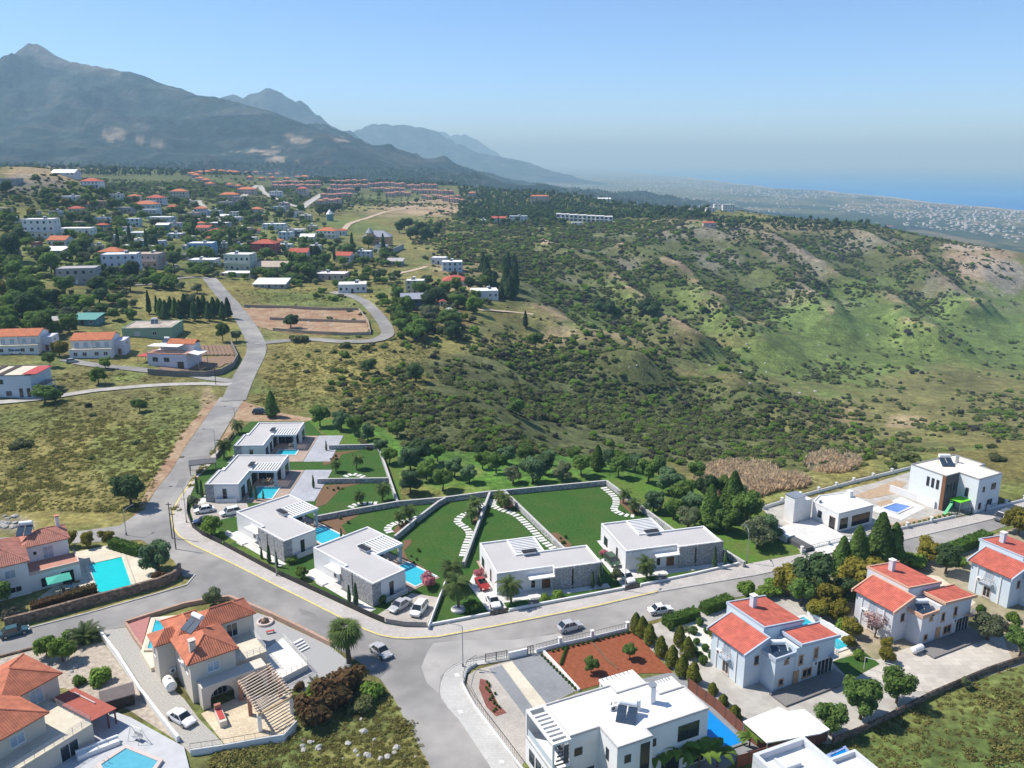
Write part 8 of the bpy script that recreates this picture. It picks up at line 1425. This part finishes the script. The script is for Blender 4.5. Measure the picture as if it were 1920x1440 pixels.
# single trees one can point to
for px, py, k, s, sz, lab in ((22, 488, 'dark', 1.9, 2.3, 'huge dark tree beside the three-storey white house'), (157, 485, 'dark', 1.3, 1.7, 'tall dark tree left of the lilac-white block'), (326, 503, 'dark', 1.6, 1.5, 'broad dark pine with open trunk in the village'), (213, 328, 'dark', 2.3, 2.2, 'big dark tree standing on the hilltop skyline'), (143, 316, 'dark', 1.0, 1.2, 'small dark tree beside the white barn on the hill'), (545, 616, 'dark', 1.15, .95, 'single spreading tree in the bare earth plot'),
                              (112, 668, 'yellow', 1.35, 1.35, 'autumn-coloured tree between the two orange-roofed houses'), (185, 720, 'bright', 1.15, 1.2, 'light green tree beside the lower lane'), (198, 692, 'bright', .8, .9, 'light green tree above the lower lane'), (95, 688, 'broad', .8, .9, 'green tree behind the pale blue striped-roof house'), (418, 640, 'broad', 1.05, 1.3, 'round dense tree at the corner of the ploughed plot'), (443, 640, 'olive', 1.0, 1.0, 'bare-branched tree at the roadside by the ploughed plot'), (357, 576, 'olive', 1.4, 1.4, 'grey-green tree in the dry field'), (370, 550, 'olive', 1.2, 1.1, 'grey-green tree at the road end'), (340, 545, 'olive', 1.0, 1.0, 'small grey-green tree in the dry field'),
                              (1004, 652, 'broad', 1.5, 1.3, 'single round green tree on the slope below the white house'), (752, 625, 'broad', 1.3, 1.1, 'green tree beside the road loop'), (85, 756, 'broad', 1.2, 1.0, 'bushy tree at the left edge of the dry field'), (105, 752, 'bright', .9, .8, 'smaller bush tree at the left edge of the dry field'), (262, 772, 'broad', .8, .7, 'single bush tree in the middle of the dry field'), (40, 838, 'shrub', 2.2, 1.6, 'large dark bush in the dry field at the left'), (560, 640, 'shrub', 2.6, 2.2, 'dark roadside bushes before the bare earth plot'), (648, 652, 'shrub', 1.8, 1.9, 'dark round bush below the road loop'), (686, 655, 'shrub', 1.3, 1.6, 'small upright bush below the road loop'), (690, 700, 'dark', .9, .8, 'dark tree on the dry grass left of the slope'), (780, 715, 'dark', 1.2, 1.0, 'dark spreading tree on the slope above the villas'), (968, 780, 'broad', 1.1, 1.0, 'round tree in the scrub above the villas'), (985, 615, 'pine', .7, .9, 'narrow dark pine on the slope edge')):
    p = G(px, py); plant(k, p, s, lab, sz=sz); VHA = np.vstack([VHA, (p.x, p.y, 2 * s)]) if k != 'shrub' else VHA
for px, py, s, lab in ((222, 466, 1.5, 'leftmost cypress in the village'), (245, 465, 1.7, 'broad cypress beside the white chimney house'), (275, 468, 1.5, 'cypress right of the pale blue house'), (363, 446, 1.4, 'cypress before the red canopies'), (433, 472, 1.8, 'cypress before the pale green house'), (661, 481, 1.9, 'tallest cypress left of the turret house'), (719, 482, 1.9, 'cypress in front of the turret house'), (627, 490, 1.2, 'cypress beside the white gabled house'), (272, 364, 1.0, 'thin cypress above the orange roofs'), (205, 430, 1.0, 'small cypress beside the dark red hip roof'), (280, 588, 1.2, 'left pointed conifer at the end of the conifer row'), (295, 590, 1.0, 'second pointed conifer of the conifer row')): plant('cypress', G(px, py), s, lab, 'cypresses in the village', sz=s)
for i in range(15): t = i / 14; plant('pine' if i % 3 else 'fir', G(303 + 125 * t, 596 + 6 * math.sin(i * 2)), .85 + .25 * rnd.random(), 'dark conifer in the row above the ploughed plot', 'conifers in the row above the ploughed plot')
for i in range(18): plant('pine', G(905 + rnd.uniform(0, 75), 505 + rnd.uniform(0, 60)), rnd.uniform(.9, 1.5), 'dark pine in the clump below the slope houses', 'pines in the clump below the slope houses')
for i in range(8): plant('dark', G(1130 + rnd.uniform(-15, 15), 585 + rnd.uniform(-8, 8)), rnd.uniform(.8, 1.3), 'dark tree in the left valley clump', 'trees in the left valley clump')
for i in range(7): plant('dark', G(1218 + rnd.uniform(-18, 18), 590 + rnd.uniform(-8, 8)), rnd.uniform(.9, 1.4), 'dark tree in the right valley clump', 'trees in the right valley clump')
for i in range(12): plant('dark', G(740 + rnd.uniform(0, 110), 432 + rnd.uniform(-6, 22)), rnd.uniform(1.1, 1.9), 'dark tree in the grove above the turret house', 'trees in the grove above the turret house')
for i in range(9): plant('dark', G(590 + rnd.uniform(0, 45), 402 + rnd.uniform(-6, 6)), rnd.uniform(1.1, 1.7), 'dark tree in the grove beside the teal pavilion', 'trees in the grove beside the teal pavilion')
for i in range(30):
    px = 640 + (i % 10) * 14 + rnd.uniform(-3, 3); py = 368 + (i // 10) * 5 + rnd.uniform(-1, 1); plant('olive', G(px, py), rnd.uniform(.5, .7), 'small olive tree in the orchard rows below the estate', 'olive trees in the orchard below the estate')
# village greenery
ZONES = [(110, 470, 130, 60, 70), (300, 440, 180, 50, 90), (480, 470, 130, 55, 70), (640, 500, 110, 40, 45), (120, 575, 130, 30, 26), (60, 600, 80, 30, 22), (230, 370, 170, 22, 40), (470, 400, 110, 25, 34), (800, 600, 90, 40, 32), (860, 560, 70, 30, 18), (60, 400, 90, 40, 30), (250, 530, 80, 14, 22), (560, 510, 60, 14, 14), (690, 360, 180, 24, 26), (480, 345, 130, 20, 16)]
LMK = [(72, 430, 'the three-storey white house'), (22, 470, 'the huge dark tree'), (140, 520, 'the unfinished grey house'), (222, 500, 'the lilac-white block'), (375, 470, 'the sky-blue house'), (447, 495, 'the pale green two-storey house'), (495, 465, 'the dark red house'), (612, 440, 'the white house with orange roof'), (704, 450, 'the turret house'), (619, 405, 'the teal pavilion'), (620, 520, 'the pinkish flat-roofed house'), (658, 545, 'the white house at the road loop'), (773, 575, 'the dark blue-grey house'), (856, 590, 'the white polytunnel'), (847, 500, 'the two white slope houses'), (907, 555, 'the white house at the slope edge'), (170, 345, 'the white hill house'), (100, 385, 'the long white hill bungalow'), (280, 390, 'the orange hip roofs'), (334, 370, 'the open orange-roofed house'), (440, 370, 'the pink orange-roofed houses'), (270, 620, 'the long green house'), (32, 640, 'the leftmost terrace house'), (155, 605, 'the teal shed'), (300, 430, 'the dark teal cottage'), (408, 430, 'the red canopies'), (540, 345, 'the middle estate rows'), (400, 330, 'the curved estate row'), (650, 360, 'the left estate rows'), (760, 355, 'the middle estate terraces'), (840, 370, 'the right estate rows'), (250, 530, 'the upper village lane'), (60, 560, 'the left meadow')]
cnt = 0
for zx, zy, rx, ry, n_ in ZONES:
    for i in range(int(n_ * .62)):
        for _ in range(6):
            px = zx + rnd.uniform(-1, 1) * rx; py = zy + rnd.uniform(-1, 1) * ry
            if px < -60: continue
            p = G(px, py)
            if clear(p.x, p.y, 1.2): break
        else: continue
        k = rnd.choices(['broad', 'bright', 'olive', 'dark', 'yellow'], [4, 3, 3, 1.5, .6])[0]; s = rnd.uniform(.9, 1.7); cnt += 1
        near = min(LMK, key=lambda q: math.hypot(q[0] - px, (q[1] - py) * 1.6))[2]
        plant(k, p, s, None, 'garden trees in and round the village', sz=s * rnd.uniform(.8, 1.15))['auto'] = f"{KW[k]} tree near {near}"
VG = []
for zx, zy, rx, ry, n_ in ZONES:
    for i in range(n_ * 4): p = G(max(zx + rnd.uniform(-1, 1) * rx, -60), zy + rnd.uniform(-1, 1) * ry); VG.append(tuple(p))
# shrubs: the largest few hundred one by one, the rest as one mass
rs = np.random.RandomState(3); n = 400000; yy = np.sqrt(rs.uniform(150 ** 2, 1150 ** 2, n)); uu = rs.uniform(-.75, .78, n); xx = uu * yy
fi = np.clip(((uu + 1.1) / 2.2 * (NC - 1)), 0, NC - 2); fj = np.clip(((np.log(yy) - GS[0]) / (GS[-1] - GS[0]) * (NR - 1)), 0, NR - 2); a = fi - fi.astype(int); b = fj - fj.astype(int); i0 = fi.astype(int); j0 = fj.astype(int)
zz = (ZT[j0, i0] * (1 - a) + ZT[j0, i0 + 1] * a) * (1 - b) + (ZT[j0 + 1, i0] * (1 - a) + ZT[j0 + 1, i0 + 1] * a) * b; px, py = proj(xx, yy, zz); dn = np.zeros(n); cl_ = fbm(xx / 22, yy / 22, 4, 33)
DENS = [(470, 356, 430, 36, .3, .42), (1000, 760, 350, 120, 1.0, .37), (1330, 800, 280, 72, .95, .37), (830, 690, 180, 75, .45, .46), (1150, 660, 210, 65, .5, .46), (1250, 520, 290, 110, .6, .43), (1560, 500, 280, 80, .55, .45), (1000, 470, 160, 75, .65, .4), (1500, 730, 260, 60, .17, .52), (1750, 620, 240, 120, .07, .57), (1850, 800, 170, 60, .28, .48), (600, 720, 150, 60, .08, .55), (200, 860, 260, 120, .03, .6), (1150, 430, 260, 25, .34, .42), (1720, 560, 90, 70, .26, .48), (880, 450, 90, 60, .34, .44), (700, 560, 120, 40, .1, .52), (90, 340, 120, 30, .12, .5), (1650, 850, 190, 40, .3, .46)]
for zx, zy, rx, ry, d, th in DENS: dn = np.maximum(dn, d * np.clip(1.25 - np.hypot((px - zx) / rx, (py - zy) / ry), 0, 1) * np.clip((cl_ - th) * 9 + .35, .05, 1))
dd, _ = seg_dist(xx, yy, PLATEAU + PLATEAU[:1]); ip = in_poly(xx, yy, PLATEAU); dn *= np.where(ip & ~((px < 420) & (py > 742) & (py < 975) & (px < 640 - py * .37 + 60)), 0, 1); dn *= ~in_poly(px, py, LP)
SPQ = np.full(n, 1e9)
for q in SPUR_W: SPQ = np.minimum(SPQ, seg_dist(xx, yy, q)[0])
dn *= np.where(SPQ < 6, .25, 1)
keep = rs.rand(n) < dn; idx = np.where(keep)[0]; sz_ = rs.uniform(.45, 1.0, n) * np.where(rs.rand(n) < .18, 1.7, 1) * (1 + .2 * (yy > 450)); order = idx[np.argsort(-(sz_[idx] / yy[idx]))]; bad = np.zeros(len(order), bool); ox, oy = xx[order], yy[order]
for hx, hy, hr in VHA: bad |= np.hypot(ox - hx, oy - hy) < hr + 1
for q, w in LANES: bad |= seg_dist(ox, oy, [(p.x, p.y) for p in q[::3]] + [(q[-1].x, q[-1].y)])[0] < w * .5 + 1.5
ok = [int(i) for i in order[~bad]]
SH_OBJ = []
for i in ok[:300]:
    where = 'on the scrub slope above the villas' if py[i] > 610 and px[i] > 560 else ('in the dry field' if px[i] < 560 else 'on the hillside across the valley')
    o = plant('shrub', (xx[i], yy[i], zz[i] - .1), sz_[i], f"dark maquis shrub {where}", f"single shrubs {where}", sz=sz_[i] * rs.uniform(.7, 1.1)); SH_OBJ.append(o)
def scatter(name, pts, scl, rot, vid, objs, label, cat):
    """one mass of plants: points that carry instances of plants already standing in the scene"""
    me = bpy.data.meshes.new(name); me.from_pydata([tuple(p) for p in pts], [], [])
    for nm, ty, val in (('scl', 'FLOAT', scl), ('rot', 'FLOAT', rot)): at_ = me.attributes.new(nm, ty, 'POINT'); at_.data.foreach_set('value', np.asarray(val, np.float32))
    at_ = me.attributes.new('vid', 'INT', 'POINT'); at_.data.foreach_set('value', np.asarray(vid, np.int32)); o = link(name, me); stuff(o, label, cat)
    ng = bpy.data.node_groups.new(name, 'GeometryNodeTree'); ng.interface.new_socket('Geometry', in_out='INPUT', socket_type='NodeSocketGeometry'); ng.interface.new_socket('Geometry', in_out='OUTPUT', socket_type='NodeSocketGeometry'); N = ng.nodes; L = ng.links
    gi = N.new('NodeGroupInput'); go = N.new('NodeGroupOutput'); ip_ = N.new('GeometryNodeInstanceOnPoints'); j = N.new('GeometryNodeJoinGeometry')
    for ob in reversed(objs): oi = N.new('GeometryNodeObjectInfo'); oi.inputs['Object'].default_value = ob; oi.inputs['As Instance'].default_value = True; oi.transform_space = 'ORIGINAL'; L.new(oi.outputs['Geometry'], j.inputs[0])
    def attr(nm, ty): a_ = N.new('GeometryNodeInputNamedAttribute'); a_.data_type = ty; a_.inputs[0].default_value = nm; return a_.outputs[0]
    L.new(gi.outputs[0], ip_.inputs['Points']); L.new(j.outputs[0], ip_.inputs['Instance']); ip_.inputs['Pick Instance'].default_value = True; L.new(attr('vid', 'INT'), ip_.inputs['Instance Index']); cx = N.new('ShaderNodeCombineXYZ'); L.new(attr('rot', 'FLOAT'), cx.inputs[2]); L.new(cx.outputs[0], ip_.inputs['Rotation']); L.new(attr('scl', 'FLOAT'), ip_.inputs['Scale']); L.new(ip_.outputs[0], go.inputs[0])
    md = o.modifiers.new('scatter', 'NODES'); md.node_group = ng; return o
var = []; seen = set()
for o in SH_OBJ:
    if o.data.name not in seen: seen.add(o.data.name); var.append(o)
var += [next(o for o in bpy.data.objects if o.data and o.data == PROTO[q][0][1]) for q in ('greenbush', 'lavender')]; rest = ok[300:]; scatter('maquis_scrub', [(xx[i], yy[i], zz[i] - .1) for i in rest], [sz_[i] for i in rest], rs.uniform(0, 6.28, len(rest)), rs.randint(0, len(var), len(rest)), var, 'low dark maquis scrub covering the slopes', 'scrub')
VG = np.array(VG); bad = np.zeros(len(VG), bool)
for hx, hy, hr in VHA: bad |= np.hypot(VG[:, 0] - hx, VG[:, 1] - hy) < hr + 1.2
for q, w in LANES: bad |= seg_dist(VG[:, 0], VG[:, 1], [(p.x, p.y) for p in q[::3]])[0] < w * .5 + 2
VG = VG[~bad]; vo = {}
GRM = [PROTO[a][b][1].name for a, b in (('broad', 1), ('broad', 2), ('bright', 0), ('olive', 0), ('olive', 1), ('bright', 1))]
for o in bpy.data.objects:
    if o.name.startswith('crown') and o.data.name in GRM: vo.setdefault(o.data.name, o)
vo = list(vo.values()); k = len(VG); scatter('village_greenery', VG - np.array([0, 0, .4]), rs.uniform(.45, 1.0, k), rs.uniform(0, 6.28, k), rs.randint(0, len(vo), k), vo, 'undergrowth and small trees filling the gardens of the village', 'greenery')
# tufts of grass and low herbs on the rough fields
GT = []
for s in range(3): v, f = cloud(200 + s, [(rnd.uniform(-.5, .5), rnd.uniform(-.5, .5), .02, .35, .35, .28) for _ in range(5)], 110, .075, .5, .1); GT.append(mesh_np('tuft', v, f, LM['grass']))
to = []
for s in range(3): o = link('grass_tuft', GT[s], None, G(300 + 20 * s, 840 + 9 * s)); tag(o, ('broad', 'small', 'middling')[s] + ' grass tuft in the dry field near the upper road', 'grass'); to.append(o)
tp = []
for (x0, x1, y0_, y1_, n_) in ((-20, 400, 745, 960, 3200), (400, 810, 1300, 1445, 1100), (1580, 1950, 1240, 1445, 600), (470, 800, 640, 770, 2000), (0, 330, 700, 742, 500), (440, 720, 540, 580, 400)):
    for _ in range(n_): tp.append((rnd.uniform(x0, x1), rnd.uniform(y0_, y1_)))
ROADW = [(p.x, p.y) for p in (Z(*q) for q in ROAD)]; PLOTW = [(p.x, p.y) for p in (Z(*q) for q in PLOT)]; tq = []
YARD = [[(p.x, p.y) for p in (Z(*q) for q in poly)] for poly in ([(1560, 1392), (1750, 1300), (1960, 1222), (1900, 1150), (1500, 1150), (1400, 1380)], [(350, 1420), (533, 1395), (560, 1360), (545, 1300), (300, 1200)], [(398, 740), (385, 770), (330, 832), (262, 960), (320, 960), (460, 760)], [(545, 1300), (600, 1300), (660, 1245), (540, 1200)])]
A_ = np.array([tuple(G(*t)) for t in tp]); bad = in_poly(A_[:, 0], A_[:, 1], ROADW) | in_poly(A_[:, 0], A_[:, 1], PLOTW)
for yd in YARD: bad |= in_poly(A_[:, 0], A_[:, 1], yd)
A_ = A_[~bad]; A_ = np.array([p for p in A_ if clear(p[0], p[1], 0)]); k = len(A_); scatter('field_grass', A_, rs.uniform(.3, .9, k) * (1 + .8 * (fbm(A_[:, 0] / 12, A_[:, 1] / 12, 3, 44) > .55)), rs.uniform(0, 6.28, k), rs.randint(0, 3, k), to, 'rough grass and low herbs of the uncut fields', 'grass')
# reeds in the wet hollow behind the lawn
v_, f_ = [], []; n = 9000; rs2 = np.random.RandomState(8); rp = []
for cx_, cy_, rx_, ry_, w_ in ((1385, 900, 85, 36, 7), (1560, 868, 55, 20, 2.4), (1460, 905, 60, 16, 1.6)):
    for _ in range(int(900 * w_)): a = rs2.uniform(0, 6.28); r_ = math.sqrt(rs2.rand()); rp.append((cx_ + rx_ * r_ * math.cos(a), cy_ + ry_ * r_ * math.sin(a)))
RP = np.array([tuple(G(*t)) for t in rp]); k = len(RP); h_ = rs2.uniform(.6, 1.6, k); an = rs2.uniform(0, 6.28, k); w_ = .12; ln = rs2.normal(scale=.35, size=(k, 2)); d_ = np.stack([np.cos(an), np.sin(an), np.zeros(k)], 1) * w_
top = RP + np.stack([ln[:, 0], ln[:, 1], h_], 1); V_ = np.stack([RP - d_, RP + d_, top + d_ * 1.6, top - d_ * 1.6], 1).reshape(-1, 3); stuff(link('reed_bed', mesh_np('reed_bed', V_, np.arange(4 * k).reshape(-1, 4), LM['reed'])), 'straw-coloured reeds in the hollow behind the bright lawn', 'reeds')
# far woods
wp = []; rs3 = np.random.RandomState(12)
for x0, x1, y0_, y1_, n_ in ((860, 1330, 352, 411, 2600), (560, 900, 315, 349, 1700), (0, 560, 305, 330, 1500), (1330, 1720, 412, 430, 260), (880, 1060, 392, 425, 200)):
    for _ in range(n_):
        p = G(rs3.uniform(x0, x1), rs3.uniform(y0_, y1_), 1250 if x0 == 0 else 650, 3800)
        if p.z > -150: wp.append(tuple(p))
wp = np.array(wp); wp = wp[[bool((np.hypot(VHA[:, 0] - p[0], VHA[:, 1] - p[1]) > VHA[:, 2] + 2).all()) for p in wp]]; tre = {}; WOODM = [PROTO[a][b][1].name for a, b in (('dark', 0), ('dark', 1), ('broad', 0), ('blue', 0), ('cypress', 0))]
for o in bpy.data.objects:
    if o.name.startswith('crown') and o.data.name in WOODM and o.data.name not in tre: tre[o.data.name] = o
tv = list(tre.values()); k = len(wp); scatter('far_wood', wp, rs3.uniform(.5, 1.1, k), rs3.uniform(0, 6.28, k), rs3.randint(0, len(tv), k), tv, 'dark wood covering the ridge and the foot of the mountains', 'wood')
for i in range(60):
    zx = rnd.choice([(1480, 690, 200, 50), (1700, 640, 180, 90), (620, 600, 60, 18), (1300, 660, 150, 40)]); q = (zx[0] + rnd.uniform(-1, 1) * zx[2], zx[1] + rnd.uniform(-1, 1) * zx[3]); rock(q[0], q[1], rnd.uniform(.4, 1.0), 'pale boulder in the bare earth plot' if zx[0] == 620 else 'pale boulder lying on the green valley side', 'boulders in the bare earth plot' if zx[0] == 620 else 'boulders on the green valley side')
# ================================================================== labels told apart by place where looks do not
ORD = 'first second third fourth fifth sixth seventh eighth ninth tenth eleventh twelfth thirteenth fourteenth fifteenth sixteenth seventeenth eighteenth nineteenth twentieth'.split()
def ordn(i):
    if i < 20: return ORD[i]
    t = ['twenty', 'thirty', 'forty', 'fifty', 'sixty', 'seventy', 'eighty', 'ninety'][(i + 1) // 10 - 2]; u = (i + 1) % 10; return (t[:-1] + 'ieth') if u == 0 else t + '-' + ORD[u - 1]
groups = {}
for o in bpy.data.objects:
    if o.parent is None and 'auto' in o.keys():
        groups.setdefault(o['auto'], []).append(o)
for lab, obs in groups.items():
    obs.sort(key=lambda o: proj(*o.location)[0])
    for i, o in enumerate(obs):
        o['label'] = lab if len(obs) == 1 else (f"{lab}, leftmost of its kind" if i == 0 else (f"{lab}, rightmost of its kind" if i == len(obs) - 1 else f"{lab}, {ordn(i)} from the left"))
        del o['auto']
        if 'auto_share' in o.keys(): del o['auto_share']
